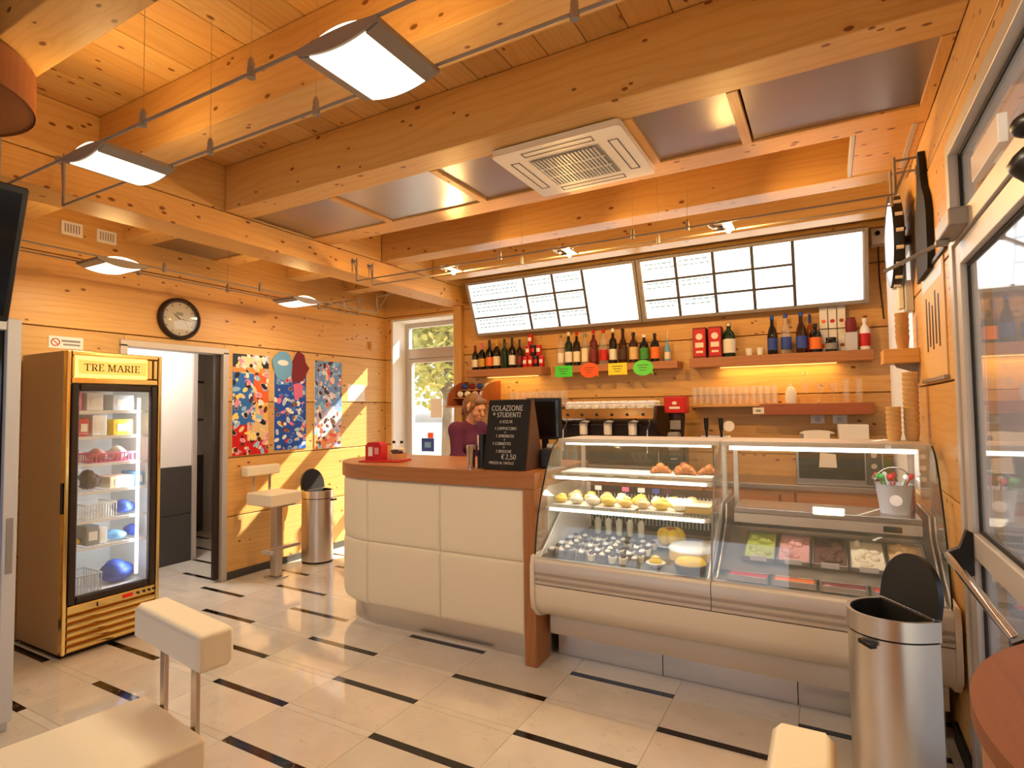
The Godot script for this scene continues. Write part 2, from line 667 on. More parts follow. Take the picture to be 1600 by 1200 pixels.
func build_shell() -> void:
	# floor: slab, marble tiles and the thin strips between their rows
	var fl := thing("floor", "polished cream marble floor with short black inlay strips", "floor", Vector3.ZERO, 0.0, "", "structure")
	part(fl, "slab", bg(V(XL - 0.4, -0.12, ZB - 0.4), V(XR + 0.3, -0.004, ZF + 0.2), 0.0, -1), M.grout)
	for i in range(-6, 4):
		for j in range(-7, 14):
			var x0 := -1.372 + 0.6 * i
			var z0 := -3.173 + 0.346 * j
			var xa := maxf(x0, XL) + 0.001
			var xb := minf(x0 + 0.6, XR) - 0.001
			var za := maxf(z0, ZB)
			var zm := z0 + 0.046
			if zm > za + 0.005 and z0 < ZF:
				var dark := posmod(i + j, 2) == 0
				part(fl, "inlay_strip" if dark else "strip", bg(V(xa, -0.015, za + 0.001), V(xb, 0.0, minf(zm, ZF) - 0.001), 0.0, 0), M.inlay if dark else [M.tile_a, M.tile_b][posmod(i, 2)])
			if zm < ZF:
				part(fl, "tile", bg(V(xa, -0.015, maxf(zm, ZB) + 0.001), V(xb, 0.0, minf(z0 + 0.346, ZF) - 0.001), 0.0, 0), [M.tile_a, M.tile_b, M.tile_c][posmod(i * 5 + j * 3, 3)])
	# walls
	board_wall("wall_left", "pine board wall with the washroom doorway and posters", 2, XL, 1.0, ZB - 0.3, ZF, 0.12, [[-3.34, -2.47, -1, 2.12]])
	board_wall("wall_back", "pine board wall behind the bar shelves", 0, ZB, 1.0, XL, XR, 0.34, [[-4.83, -3.84, 0.06, 2.71]])
	board_wall("wall_right", "pine board wall beside the glass entrance door", 2, XR, -1.0, ZB - 0.34, ZF, 0.12, [[-2.95, -1.7, -1, 2.64], [-5.36, -4.28, 1.0, 2.62]])
	board_wall("wall_front", "pine board wall with a wide shop window", 0, ZF, -1.0, XL - 0.12, XR + 0.12, 0.2, [[-3.6, -0.4, 0.8, 2.5]])
	# ceiling planks running towards the bar
	var ce := thing("ceiling", "ceiling of pine planks above the beams", "ceiling", Vector3.ZERO, 0.0, "", "structure")
	part(ce, "roof_slab", bg(V(XL - 0.3, CEIL + 0.03, ZB - 0.5), V(XR + 0.3, CEIL + 0.25, ZF + 0.4), 0.0, -1), M.raw_timber)
	var x := XL
	var k := 0
	while x < XR - 0.01:
		var xe := minf(x + 0.2, XR)
		part(ce, "plank", bg(V(x + 0.0015, CEIL, ZB), V(xe - 0.0015, CEIL + 0.03, ZF), 0.003, 2), [M.pine_c, M.pine, M.pine_b][(k * 7) % 3])
		x = xe
		k += 1
	# dark skirting
	var sk := thing("baseboard_left", "dark grey skirting along the poster wall", "baseboard", Vector3.ZERO, 0.0, "", "structure")
	part(sk, "length", bg(V(XL, 0.001, ZB), V(XL + 0.015, 0.07, -3.36), 0.002, -1), M.dark_grey)
	part(sk, "length", bg(V(XL, 0.001, -1.78), V(XL + 0.015, 0.07, ZF), 0.002, -1), M.dark_grey)
	var sb := thing("baseboard_right", "dark skirting below the entrance wall", "baseboard", Vector3.ZERO, 0.0, "", "structure")
	part(sb, "length", bg(V(XR - 0.015, 0.001, -3.34), V(XR, 0.09, -2.96), 0.002, -1), M.black_matt)

func build_beams() -> void:
	# long beam over the aisle, resting on posts out of sight; two lamellas with a joint
	var zb := thing("aisle_beam", "long pine beam running from the window over the aisle", "beam", Vector3.ZERO, 0.0, "", "structure")
	part(zb, "lower_lamella", bg(V(-3.92, 2.776, ZB + 0.002), V(-3.63, 2.957, ZF - 0.002), 0.006, 2), M.pine_c)
	part(zb, "upper_lamella", bg(V(-3.915, 2.962, ZB + 0.002), V(-3.635, CEIL - 0.002, ZF - 0.002), 0.004, 2), M.pine)
	var where := ["behind the shop window", "nearest the shop window lamp row", "above the shop floor beside the drum", "beside the hanging lamp row", "between the hanging lamp row and the steel ceiling panels", "between the steel ceiling panels and the bar spotlights", "above the bar spotlights", "directly above the menu boards"]
	var fronts := [0.71, -0.08, -0.87, -1.665, -2.45, -3.22, -4.04, -4.84]
	for i in fronts.size():
		var f: float = fronts[i]
		var b := thing("ceiling_beam", "square pine ceiling beam " + where[i], "beam", Vector3.ZERO, 0.0, "", "structure")
		part(b, "timber", bg(V(-3.629, 2.96, f - 0.195), V(XR - 0.001, CEIL - 0.001, f), 0.006, 0), [M.pine_b, M.pine, M.pine_c][i % 3])
		var a := thing("aisle_joist", "short pine joist between poster wall and aisle beam, " + where[i], "beam", Vector3.ZERO, 0.0, "", "structure")
		part(a, "timber", bg(V(XL + 0.001, 2.96, f - 0.195), V(-3.921, CEIL - 0.001, f), 0.006, 0), [M.pine, M.pine_b, M.pine_c][i % 3])
	# wooden post at the window reveal under the aisle beam
	var p := thing("trim_1", "pine post beside the window behind the bar", "trim", Vector3.ZERO, 0.0, "", "structure")
	part(p, "post", bg(V(-3.83, 0.0, ZB), V(-3.72, 2.775, ZB + 0.06), 0.004, 1), M.pine_b)

func frame_rect(g: G, along: int, u0: float, u1: float, v0: float, v1: float, f0: float, f1: float, w: float, b := 0.004) -> void:
	for r in [[u0, u0 + w, v0, v1], [u1 - w, u1, v0, v1], [u0 + w, u1 - w, v0, v0 + w], [u0 + w, u1 - w, v1 - w, v1]]:
		if along == 0:
			g.b2(V(r[0], r[2], f0), V(r[1], r[3], f1), b)
		else:
			g.b2(V(f0, r[2], r[0]), V(f1, r[3], r[1]), b)

func build_openings() -> void:
	# window behind the bar
	var w := thing("window_1", "tall white framed window behind the bar showing trees", "window", Vector3.ZERO, 0.0, "", "structure")
	var g := G.new()
	g.b2(V(-4.829, 0.06, -5.89), V(-4.80, 2.709, ZB + 0.01), 0.003)
	g.b2(V(-3.87, 0.06, -5.89), V(-3.841, 2.709, ZB + 0.01), 0.003)
	g.b2(V(-4.80, 2.68, -5.89), V(-3.87, 2.709, ZB + 0.01), 0.003)
	g.b2(V(-4.80, 0.06, -5.89), V(-3.87, 0.09, ZB + 0.01), 0.003)
	part(w, "reveal_lining", g, M.white)
	g = G.new()
	frame_rect(g, 0, -4.80, -3.87, 0.09, 2.68, -5.87, -5.80, 0.055)
	g.b2(V(-4.745, 2.22, -5.865), V(-3.925, 2.35, -5.79), 0.006)
	part(w, "window_frame", g, M.alu_frame)
	g = G.new()
	frame_rect(g, 0, -4.74, -3.93, 0.15, 2.215, -5.85, -5.785, 0.05)
	part(w, "sash", g, M.alu_frame)
	part(w, "pane", bg(V(-4.69, 0.2, -5.826), V(-3.98, 2.165, -5.820), 0.0, -1), M.pane)
	part(w, "pane", bg(V(-4.745, 2.35, -5.836), V(-3.925, 2.625, -5.830), 0.0, -1), M.pane)
	g = G.new()
	g.b2(V(-4.0, 2.255, -5.785), V(-3.97, 2.29, -5.755), 0.004)
	part(w, "latch", g, M.dark_grey)
	# washroom doorway
	var d := thing("door_1", "washroom doorway with a pale grey metal frame", "door", Vector3.ZERO, 0.0, "", "structure")
	g = G.new()
	for z in [[-3.375, -3.32], [-2.49, -2.435]]:
		g.b2(V(XL - 0.13, 0.0, z[0]), V(XL + 0.018, 2.12, z[1]), 0.004)
	g.b2(V(XL - 0.13, 2.1, -3.375), V(XL + 0.018, 2.155, -2.435), 0.004)
	part(d, "door_frame", g, M.alu_frame)
	part(d, "leaf", bg(V(-5.0, 0.02, -3.318), V(-4.96, 2.095, -3.27), 0.003, -1), M.dark_brown)
	# glass entrance door in the right wall
	var e := thing("door_2", "glass entrance door with pale metal frame and push bar", "door", Vector3.ZERO, 0.0, "", "structure")
	g = G.new()
	frame_rect(g, 2, -2.949, -1.701, 0.0, 2.639, 0.465, 0.56, 0.06)
	g.b2(V(0.465, 2.2, -2.889), V(0.56, 2.28, -1.761), 0.004)
	part(e, "door_frame", g, M.alu_frame)
	part(e, "transom_pane", bg(V(0.508, 2.28, -2.889), V(0.514, 2.579, -1.761), 0.0, -1), M.door_pane)
	g = G.new()
	g.b2(V(0.500, 2.281, -2.8885), V(0.507, 2.578, -2.876))
	g.b2(V(0.500, 2.566, -2.876), V(0.507, 2.578, -1.765))
	part(e, "gasket", g, M.black_matt)
	g = G.new()
	frame_rect(g, 2, -2.885, -1.765, 0.01, 2.195, 0.475, 0.535, 0.085)
	g.b2(V(0.475, 0.965, -2.80), V(0.535, 1.06, -1.85), 0.006)
	part(e, "door_leaf", g, M.alu_frame)
	for y in [[0.095, 0.965], [1.06, 2.11]]:
		part(e, "pane", bg(V(0.502, y[0], -2.80), V(0.508, y[1], -1.85), 0.0, -1), M.door_pane)
		g = G.new()
		frame_rect(g, 2, -2.80, -1.85, y[0], y[1], 0.497, 0.513, 0.012, 0.0)
		part(e, "gasket", g, M.black_matt)
	g = G.new()
	g.rod(V(0.395, 0.965, -2.79), V(0.395, 0.965, -1.86), 0.016, 0.016, 14)
	part(e, "push_bar", g, M.chrome)
	for z in [-2.80, -1.85]:
		g = G.new()
		g.ext(P2([0.474, 0.90, 0.474, 1.06, 0.455, 1.07, 0.432, 1.0, 0.402, 0.985, 0.378, 0.97, 0.38, 0.945, 0.41, 0.945, 0.44, 0.93, 0.458, 0.89]), Vector3.RIGHT, Vector3.UP, Vector3.BACK, z - 0.018, z + 0.018)
		part(e, "push_bar_bracket", g, M.black)
	g = G.new()
	g.b2(V(0.405, 2.205, -2.83), V(0.472, 2.275, -2.56), 0.01)
	var cl := part(e, "door_closer", g, M.fitting_grey)
	g = G.new()
	g.b2(V(0.395, 2.185, -2.80), V(0.44, 2.204, -2.75), 0.003)
	g.rod(V(0.415, 2.195, -2.77), V(0.235, 2.135, -2.92), 0.009, 0.009, 8)
	part(cl, "closer_arm", g, M.fitting_grey)
	part(e, "sign_plate", bg(V(0.44, 2.285, -2.35), V(0.464, 2.37, -2.02), 0.003, -1), M.white_gloss)
	# window in the right wall by the corner
	var w2 := thing("window_2", "bright narrow window beside the cup shelf in the corner", "window", Vector3.ZERO, 0.0, "", "structure")
	g = G.new()
	frame_rect(g, 2, -5.359, -4.281, 1.001, 2.619, 0.50, 0.57, 0.06)
	g.b2(V(0.50, 1.06, -4.85), V(0.57, 2.56, -4.79), 0.004)
	part(w2, "window_frame", g, M.alu_frame)
	for z in [[-5.30, -4.85], [-4.79, -4.34]]:
		part(w2, "pane", bg(V(0.532, 1.06, z[0]), V(0.538, 2.56, z[1]), 0.0, -1), M.pane)
	# wide shop window behind the viewer
	var w3 := thing("window_3", "wide shop window in the front wall", "window", Vector3.ZERO, 0.0, "", "structure")
	g = G.new()
	frame_rect(g, 0, -3.599, -0.401, 0.801, 2.499, ZF + 0.06, ZF + 0.14, 0.07)
	for x in [-2.53, -1.47]:
		g.b2(V(x - 0.03, 0.871, ZF + 0.06), V(x + 0.03, 2.429, ZF + 0.14), 0.004)
	part(w3, "window_frame", g, M.alu_frame)
	part(w3, "pane", bg(V(-3.53, 0.87, ZF + 0.097), V(-0.47, 2.43, ZF + 0.103), 0.0, -1), M.pane)

func build_washroom() -> void:
	var wx := -5.95
	var w := thing("wall_washroom", "washroom walls of white panels over dark grey tiles", "wall", Vector3.ZERO, 0.0, "", "structure")
	# side wall seen through the doorway, with a further opening
	part(w, "upper_panel", bg(V(wx - 0.1, 1.0, -3.66), V(wx, 2.6, -1.9), 0.0, -1), M.white)
	for i in 4:
		for j in 2:
			part(w, "tile", bg(V(wx - 0.1, 0.5 * j + 0.002, -3.66 + 0.44 * i + 0.002), V(wx + 0.006, 0.5 * j + 0.498, -3.66 + 0.44 * i + 0.438), 0.003, -1), M.dark_grey)
	part(w, "opening_trim", bg(V(wx - 0.12, 0.0, -3.71), V(wx + 0.02, 2.3, -3.662), 0.003, -1), M.alu_frame)
	part(w, "lintel", bg(V(wx - 0.1, 2.301, -4.6), V(wx, 2.6, -3.664), 0.0, -1), M.white)
	part(w, "end_panel", bg(V(-7.3, 0.0, -4.75), V(-5.06, 2.6, -4.65), 0.0, -1), M.white)
	part(w, "end_panel", bg(V(-7.3, 0.0, -1.9), V(-5.06, 2.6, -1.8), 0.0, -1), M.white)
	part(w, "far_panel", bg(V(-7.4, 1.0, -4.75), V(-7.3, 2.6, -1.8), 0.0, -1), M.light_grey)
	part(w, "far_dado", bg(V(-7.4, 0.0, -4.75), V(-7.295, 0.998, -1.8), 0.0, -1), M.dark_grey)
	for y in [1.45, 1.95]:
		part(w, "border_strip", bg(V(-7.299, y, -4.64), V(-7.292, y + 0.03, -3.0), 0.0, -1), M.dark_grey)
	var c := thing("ceiling_washroom", "plain white washroom ceiling", "ceiling", Vector3.ZERO, 0.0, "", "structure")
	part(c, "slab", bg(V(-7.4, 2.6, -4.75), V(-5.06, 2.7, -1.8), 0.0, -1), M.white)
	var f := thing("floor_washroom", "marble washroom floor beyond the doorway", "floor", Vector3.ZERO, 0.0, "", "structure")
	part(f, "slab", bg(V(-7.4, -0.12, -4.75), V(XL - 0.4, -0.016, -1.8), 0.0, -1), M.grout)
	for i in 4:
		for j in 8:
			var x0 := XL - 0.6 - 0.6 * i
			var z0 := -4.75 + 0.346 * j
			part(f, "tile", bg(V(x0 + 0.001, -0.015, z0 + 0.047), V(x0 + 0.599, 0.0, z0 + 0.345), 0.0, 0), M.tile_a)
			part(f, "inlay_strip" if (i + j) % 2 == 0 else "strip", bg(V(x0 + 0.001, -0.015, z0 + 0.001), V(x0 + 0.599, 0.0, z0 + 0.045), 0.0, 0), M.inlay if (i + j) % 2 == 0 else M.tile_b)
	# round ceiling lamp out of view, added to brighten the washroom
	var l := thing("washroom_ceiling_lamp", "added round ceiling lamp, out of view, brightening the washroom", "lamp", V(-5.45, 2.6, -3.1))
	var g := G.new()
	g.lathe(VV([0.0, -0.05, 0.10, -0.05, 0.13, -0.03, 0.13, 0.0]), 20)
	part(l, "shade", g, M.tube_glow)
	area(l, "washroom_light", V(0, -0.06, 0), Vector2(0.2, 0.2), Vector3.DOWN, Color(1.0, 0.97, 0.94), 3.0)
	# wash basin beyond the inner opening
	var b := thing("wash_basin", "white ceramic basin in the dark inner washroom", "basin", V(-6.95, 0.0, -3.95))
	g = G.new()
	g.lathe(VV([0.09, 0.0, 0.07, 0.3, 0.08, 0.68, 0.22, 0.74, 0.26, 0.84, 0.24, 0.85, 0.19, 0.76, 0.0, 0.74]), 20)
	part(b, "bowl", g, M.white_gloss)
	g = G.new()
	g.tube([V(-0.22, 0.84, 0), V(-0.22, 0.98, 0), V(-0.1, 0.99, 0)], 0.012)
	part(b, "tap", g, M.chrome)

func crown(seeded: int, r: Vector3, count: int, size: float) -> MultiMeshInstance3D:
	var leaf := G.new()
	leaf.t3(V(-0.5, 0, 0), V(0, 0.06, 1.2), V(0.5, 0, 0), Vector3.UP, Vector3.UP, Vector3.UP)
	leaf.t3(V(-0.5, 0, 0), V(0, 0.06, -0.5), V(0.5, 0, 0), Vector3.UP, Vector3.UP, Vector3.UP)
	var mm := MultiMesh.new()
	mm.transform_format = MultiMesh.TRANSFORM_3D
	mm.use_colors = true
	mm.mesh = leaf.mesh()
	mm.instance_count = count
	var q := RandomNumberGenerator.new()
	q.seed = seeded
	for i in count:
		var d := V(q.randfn(), q.randfn(), q.randfn()).normalized() * pow(q.randf(), 0.45)
		var b := Basis.from_euler(V(q.randf_range(-1.0, 1.0), q.randf() * TAU, q.randf_range(-1.0, 1.0))).scaled(Vector3.ONE * size * q.randf_range(0.6, 1.4))
		mm.set_instance_transform(i, Transform3D(b, d * r + V(0, sin(d.x * 7.0) * 0.2, 0)))
		mm.set_instance_color(i, Color(0.34, 0.40, 0.10).lerp(Color(0.66, 0.60, 0.20), q.randf()))
	var o := MultiMeshInstance3D.new()
	o.name = "foliage"
	o.multimesh = mm
	var m := mat("leaf", Color(1, 1, 1), 0.6)
	m.vertex_color_use_as_albedo = true
	m.cull_mode = BaseMaterial3D.CULL_DISABLED
	m.backlight_enabled = true
	m.backlight = Color(0.8, 0.8, 0.5)
	o.material_override = m
	o.set_meta("kind", "stuff")
	return o

func build_outside() -> void:
	var gr := thing("ground", "pale sunlit paving and grass outside the windows", "ground", Vector3.ZERO, 0.0, "", "structure")
	part(gr, "paving", bg(V(-60, -0.3, -60), V(60, -0.13, 60), 0.0, -1), M.concrete)
	var bark := mat("bark", Color8(96, 78, 60), 0.9)
	var at := [[-6.6, -9.2, 1.5, "slender tree with yellowing leaves just outside the bar window"], [-9.0, -12.5, 2.1, "broad leafy tree standing behind the slender one outside"], [-12.0, -13.0, 2.3, "leafy tree beside the broad one beyond the bar window"], [-7.8, -16.0, 2.6, "tall distant tree beyond the paving outside the bar window"]]
	for i in at.size():
		var a: Array = at[i]
		var t := thing("tree", a[3], "tree", V(a[0], -0.13, a[1]), 0.7 * i)
		var g := G.new()
		var h: float = 1.3 + a[2]
		g.rod(V(0, 0, 0), V(0.1, h, 0.05), 0.13, 0.08, 9)
		for k in 5:
			g.rod(V(0.08, h * 0.6 + 0.2 * k, 0.03), V(cos(k * 2.4) * a[2] * 0.6, h + 0.4 + 0.25 * k, sin(k * 2.4) * a[2] * 0.6), 0.045, 0.02, 6)
		part(t, "trunk", g, bark)
		var c := crown(40 + i, V(a[2], a[2] * 1.1, a[2]), 5200, 0.10)
		t.add_child(c)
		c.position = V(0.1, h + a[2] * 0.45, 0)
	# lobby beyond the entrance door
	var lo := thing("wall_lobby", "plain grey lobby beyond the glass entrance door", "wall", Vector3.ZERO, 0.0, "", "structure")
	var g2 := G.new()
	g2.b2(V(2.6, -0.12, -3.9), V(2.7, 0.9, 0.4))
	g2.b2(V(2.6, 2.3, -3.9), V(2.7, 2.9, 0.4))
	for zz in [-3.9, -2.5, -1.1, 0.3]:
		g2.b2(V(2.6, 0.9, zz), V(2.7, 2.3, zz + 0.1))
	g2.b2(V(0.6, -0.12, -3.9), V(2.6, 2.9, -3.8))
	g2.b2(V(0.6, -0.12, 0.3), V(2.6, 2.9, 0.4))
	g2.b2(V(0.6, 2.8, -3.8), V(2.6, 2.9, 0.3))
	g2.b2(V(0.6, -0.12, -3.8), V(2.6, -0.01, 0.3))
	part(lo, "shell", g2, M.light_grey)

# put a thing that was built in room coordinates on its base
func rebase(o: Node3D, at: Vector3) -> Node3D:
	o.position = at
	for ch in o.get_children():
		ch.position -= at
	return o

# upholstered pad along a plan path (x, z), puffed outwards by t
func pad(path: Array, y0: float, y1: float, t: float) -> G:
	var g := G.new()
	var k := path.size()
	var rows := 16
	var pts := []
	for i in k:
		var d: Vector2 = path[mini(i + 1, k - 1)] - path[maxi(i - 1, 0)]
		var m := Vector2(d.y, -d.x).normalized()
		var col := []
		for j in rows + 1:
			var s := 2.0 * i / (k - 1) - 1.0
			var w := sin(PI * (float(j) / rows - 0.5))
			var o := t * pow(maxf(0.0, 1.0 - pow(absf(s), 16.0)), 0.5) * pow(maxf(0.0, 1.0 - pow(absf(w), 14.0)), 0.5)
			var p: Vector2 = path[i] + m * o
			col.append(V(p.x, lerpf(y0, y1, 0.5 + 0.5 * w), p.y))
		pts.append(col)
	var nor := []
	for i in k:
		var col := []
		for j in rows + 1:
			var du: Vector3 = pts[mini(i + 1, k - 1)][j] - pts[maxi(i - 1, 0)][j]
			var dv: Vector3 = pts[i][mini(j + 1, rows)] - pts[i][maxi(j - 1, 0)]
			col.append(du.cross(dv).normalized())
		nor.append(col)
	var d0: Vector2 = path[k / 2 + 1] - path[k / 2]
	var outward := V(d0.y, 0, -d0.x)
	var flip := -1.0 if nor[k / 2][rows / 2].dot(outward) < 0.0 else 1.0
	for i in k - 1:
		for j in rows:
			g.q4(pts[i][j], pts[i + 1][j], pts[i + 1][j + 1], pts[i][j + 1], nor[i][j] * flip, nor[i + 1][j] * flip, nor[i + 1][j + 1] * flip, nor[i][j + 1] * flip)
	return g

func line2(a: Vector2, b: Vector2, k: int) -> Array:
	var p := []
	for i in k + 1:
		var s := float(i) / k
		s = 0.5 - 0.5 * cos(PI * s)
		p.append(a.lerp(b, s))
	return p

func counter_plan(off: float) -> PackedVector2Array:
	var p := PackedVector2Array([Vector2(-1.575, -3.12 + off)])
	for i in 17:
		var a := PI / 2 * i / 16.0
		p.append(Vector2(-2.95 - (0.55 + off) * sin(a), -3.67 + (0.55 + off) * cos(a)))
	p.append(Vector2(-3.5 - off, -4.0))
	p.append(Vector2(-1.575, -4.0))
	return p

func build_counter() -> void:
	var c := thing("bar_counter", "curved bar counter with cream upholstered panels and wooden top", "counter")
	var g := G.new()
	g.ext(counter_plan(-0.09), Vector3.RIGHT, Vector3.BACK, Vector3.UP, 0.0, 0.165)
	part(c, "plinth", g, M.brushed)
	g = G.new()
	g.ext(counter_plan(-0.02), Vector3.RIGHT, Vector3.BACK, Vector3.UP, 0.166, 1.064)
	part(c, "body", g, M.cream)
	for y in [[0.168, 0.6095], [0.6125, 1.06]]:
		part(c, "upholstered_panel", pad(line2(Vector2(-1.66, -3.14), Vector2(-2.2985, -3.14), 20), y[0], y[1], 0.018), M.leather)
		part(c, "upholstered_panel", pad(line2(Vector2(-2.3015, -3.14), Vector2(-2.9455, -3.14), 20), y[0], y[1], 0.018), M.leather)
		var arc := []
		for i in 25:
			var a := PI / 2 * (0.5 - 0.5 * cos(PI * i / 24.0))
			arc.append(Vector2(-2.9485 - 0.53 * sin(a), -3.67 + 0.53 * cos(a)))
		part(c, "upholstered_panel", pad(arc, y[0], y[1], 0.018), M.leather)
		part(c, "upholstered_panel", pad(line2(Vector2(-3.479, -3.674), Vector2(-3.479, -3.995), 12), y[0], y[1], 0.018), M.leather)
	g = G.new()
	g.uo = Vector2(0.3, 0.1)
	g.ext(counter_plan(0.012), Vector3.RIGHT, Vector3.BACK, Vector3.UP, 1.066, 1.165)
	part(c, "worktop", g, M.oak)
	part(c, "end_post", bg(V(-1.655, 0.0, -3.29), V(-1.574, 1.065, -3.106), 0.004, 1), M.oak)
	rebase(c, V(-2.6, 0, -3.55))

const GLASS := [-3.42, 1.352, -3.36, 1.325, -3.31, 1.285, -3.261, 1.22, -3.212, 1.133, -3.164, 1.041, -3.118, 0.931, -3.087, 0.821, -3.062, 0.675]

func build_case() -> void:
	var x0 := -1.555
	var xm := -0.545
	var x1 := 0.44
	var Z := Vector3.BACK
	var Y := Vector3.UP
	var X := Vector3.RIGHT
	var c := thing("display_case", "long refrigerated display case with curved glass front and cream base", "display case")
	var g: G
	# base, bumper, cream fascia
	for xx in [[x0 + 0.01, -0.885], [-0.882, -0.182], [-0.179, x1]]:
		part(c, "plinth_panel", bg(V(xx[0], 0.0, -3.39), V(xx[1], 0.165, -3.36), 0.002, -1), M.brushed)
	part(c, "rear_body", bg(V(x0 + 0.01, 0.0, -3.98), V(x1, 0.60, -3.395), 0.0, -1), M.steel)
	g = G.new()
	g.ext(P2([-3.39, 0.166, -3.25, 0.166, -3.238, 0.18, -3.238, 0.27, -3.25, 0.285, -3.39, 0.30]), Z, Y, X, x0 + 0.012, x1)
	part(c, "lower_fascia", g, M.cream)
	g = G.new()
	g.ext(P2([-3.394, 0.302, -3.22, 0.302, -3.13, 0.325, -3.06, 0.375, -3.036, 0.43, -3.036, 0.522, -3.394, 0.522]), Z, Y, X, x0 + 0.012, x1)
	part(c, "upper_fascia", g, M.cream)
	for xx in [[x0 + 0.012, xm - 0.002], [xm + 0.002, x1]]:
		g = G.new()
		g.ext(P2([-3.394, 0.524, -3.044, 0.524, -3.03, 0.53, -3.03, 0.545, -3.042, 0.55, -3.042, 0.556, -3.03, 0.562, -3.03, 0.578, -3.042, 0.584, -3.042, 0.59, -3.028, 0.597, -3.028, 0.655, -3.045, 0.672, -3.394, 0.655]), Z, Y, X, xx[0], xx[1])
		part(c, "bumper_rail", g, M.alu)
	# painted end cheek beside the counter post
	g = G.new()
	g.ext(P2([-3.5, 0.30, -3.2, 0.295, -3.1, 0.32, -3.03, 0.385, -3.02, 0.46, -3.02, 0.63, -3.035, 0.69, -3.5, 0.69]), Z, Y, X, x0 - 0.014, x0 + 0.011)
	part(c, "end_cheek", g, M.cream)
	g = G.new()
	g.ext(P2([-3.5, 0.30, -3.2, 0.295, -3.1, 0.32, -3.03, 0.385, -3.02, 0.46, -3.02, 0.63, -3.035, 0.69, -3.5, 0.69]), Z, Y, X, x1 + 0.001, x1 + 0.024)
	part(c, "end_cheek", g, M.cream)
	# wells
	for xx in [[x0 + 0.012, xm - 0.012], [xm + 0.012, x1 - 0.003]]:
		g = G.new()
		g.ext(P2([-3.07, 0.656, -3.07, 0.668, -3.94, 0.70, -3.94, 0.66]), Z, Y, X, xx[0], xx[1])
		part(c, "well_floor", g, M.well_grey)
	part(c, "rear_apron", bg(V(x0 + 0.01, 0.602, -3.98), V(x1, 0.86, -3.945), 0.003, -1), M.steel)
	# slotted air grille at the back of the pastry well
	part(c, "grille_backing", bg(V(x0 + 0.02, 0.701, -3.944), V(xm - 0.015, 1.0, -3.935), 0.0, -1), M.dark_brown)
	for i in 40:
		part(c, "grille_slat", bg(V(x0 + 0.03 + 0.0245 * i, 0.74, -3.934), V(x0 + 0.041 + 0.0245 * i, 0.95, -3.927), 0.0, -1), M.steel)
	for x in [x0 + 0.014, xm - 0.026]:
		g = G.new()
		g.ext(P2([-3.09, 0.672, -3.93, 0.702, -3.93, 1.02, -3.62, 0.99, -3.42, 0.90, -3.25, 0.78]), Z, Y, X, x, x + 0.01)
		part(c, "well_cheek", g, M.white)
	# glass
	var front := VV(GLASS)
	for xx in [[x0 + 0.006, xm - 0.003], [xm + 0.003, x1 - 0.004]]:
		g = G.new()
		g.ext(band(front, 0.007), Z, Y, X, xx[0], xx[1])
		part(c, "front_glass", g, M.case_glass)
	var side := P2(GLASS)
	side.append(Vector2(-3.86, 0.69))
	side.append(Vector2(-3.86, 1.352))
	for x in [x0, xm, x1]:
		g = G.new()
		g.ext(side, Z, Y, X, x - 0.003, x + 0.003, Vector3.ZERO, true)
		part(c, "side_glass", g, M.case_glass)
		g = G.new()
		g.ext(band(front, 0.008), Z, Y, X, x - 0.0035, x + 0.0035)
		part(c, "glass_edge_trim", g, M.black if x != xm else M.fitting_grey)
	# top: metal light rail and glass shelf
	g = G.new()
	g.ext(P2([-3.425, 1.335, -3.425, 1.36, -3.86, 1.36, -3.86, 1.345, -3.47, 1.345, -3.46, 1.335]), Z, Y, X, x0, xm - 0.002)
	part(c, "top_rail", g, M.alu)
	g = G.new()
	g.ext(P2([-3.425, 1.335, -3.425, 1.36, -3.86, 1.36, -3.86, 1.345, -3.47, 1.345, -3.46, 1.335]), Z, Y, X, xm + 0.002, x1)
	part(c, "top_rail", g, M.alu)
	# back uprights
	for x in [x0 + 0.03, xm - 0.035, xm + 0.035, x1 - 0.05]:
		part(c, "upright", bg(V(x - 0.014, 0.862, -3.80), V(x + 0.014, 1.344, -3.775), 0.003, -1), M.alu)
	# pastry shelves with their lights
	for s in [[1.14, -3.25], [0.958, -3.16]]:
		part(c, "glass_shelf", bg(V(x0 + 0.02, s[0], s[1] - 0.52), V(xm - 0.02, s[0] + 0.008, s[1] - 0.01), 0.0, -1), M.case_glass)
		part(c, "shelf_rail", bg(V(x0 + 0.02, s[0] - 0.022, s[1] - 0.045), V(xm - 0.02, s[0] - 0.001, s[1] - 0.016), 0.002, -1), M.alu)
		part(c, "light_tube", bg(V(x0 + 0.05, s[0] - 0.02, s[1] - 0.0155), V(xm - 0.05, s[0] - 0.003, s[1] - 0.004), 0.002, -1), M.tube_glow)
		area(c, "shelf_light", V((x0 + xm) / 2, s[0] - 0.024, s[1] - 0.02), Vector2(0.9, 0.02), V(0, -1, -0.35), Color(1.0, 0.97, 0.90), 0.22)
	part(c, "light_tube", bg(V(x0 + 0.05, 1.322, -3.455), V(xm - 0.05, 1.334, -3.43), 0.002, -1), M.tube_glow)
	area(c, "top_light", V((x0 + xm) / 2, 1.318, -3.445), Vector2(0.9, 0.025), V(0, -1, -0.35), Color(1.0, 0.97, 0.92), 0.22)
	part(c, "light_tube", bg(V(xm + 0.05, 1.312, -3.455), V(x1 - 0.06, 1.334, -3.428), 0.002, -1), M.tube_glow)
	area(c, "top_light", V((xm + x1) / 2, 1.308, -3.445), Vector2(0.86, 0.025), V(0, -1, -0.25), Color(1.0, 0.97, 0.94), 0.24)
	# ice cream unit: back ledge, sloped tray bed
	part(c, "back_ledge", bg(V(xm + 0.06, 0.955, -3.78), V(x1 - 0.045, 0.985, -3.47), 0.004, -1), M.steel)
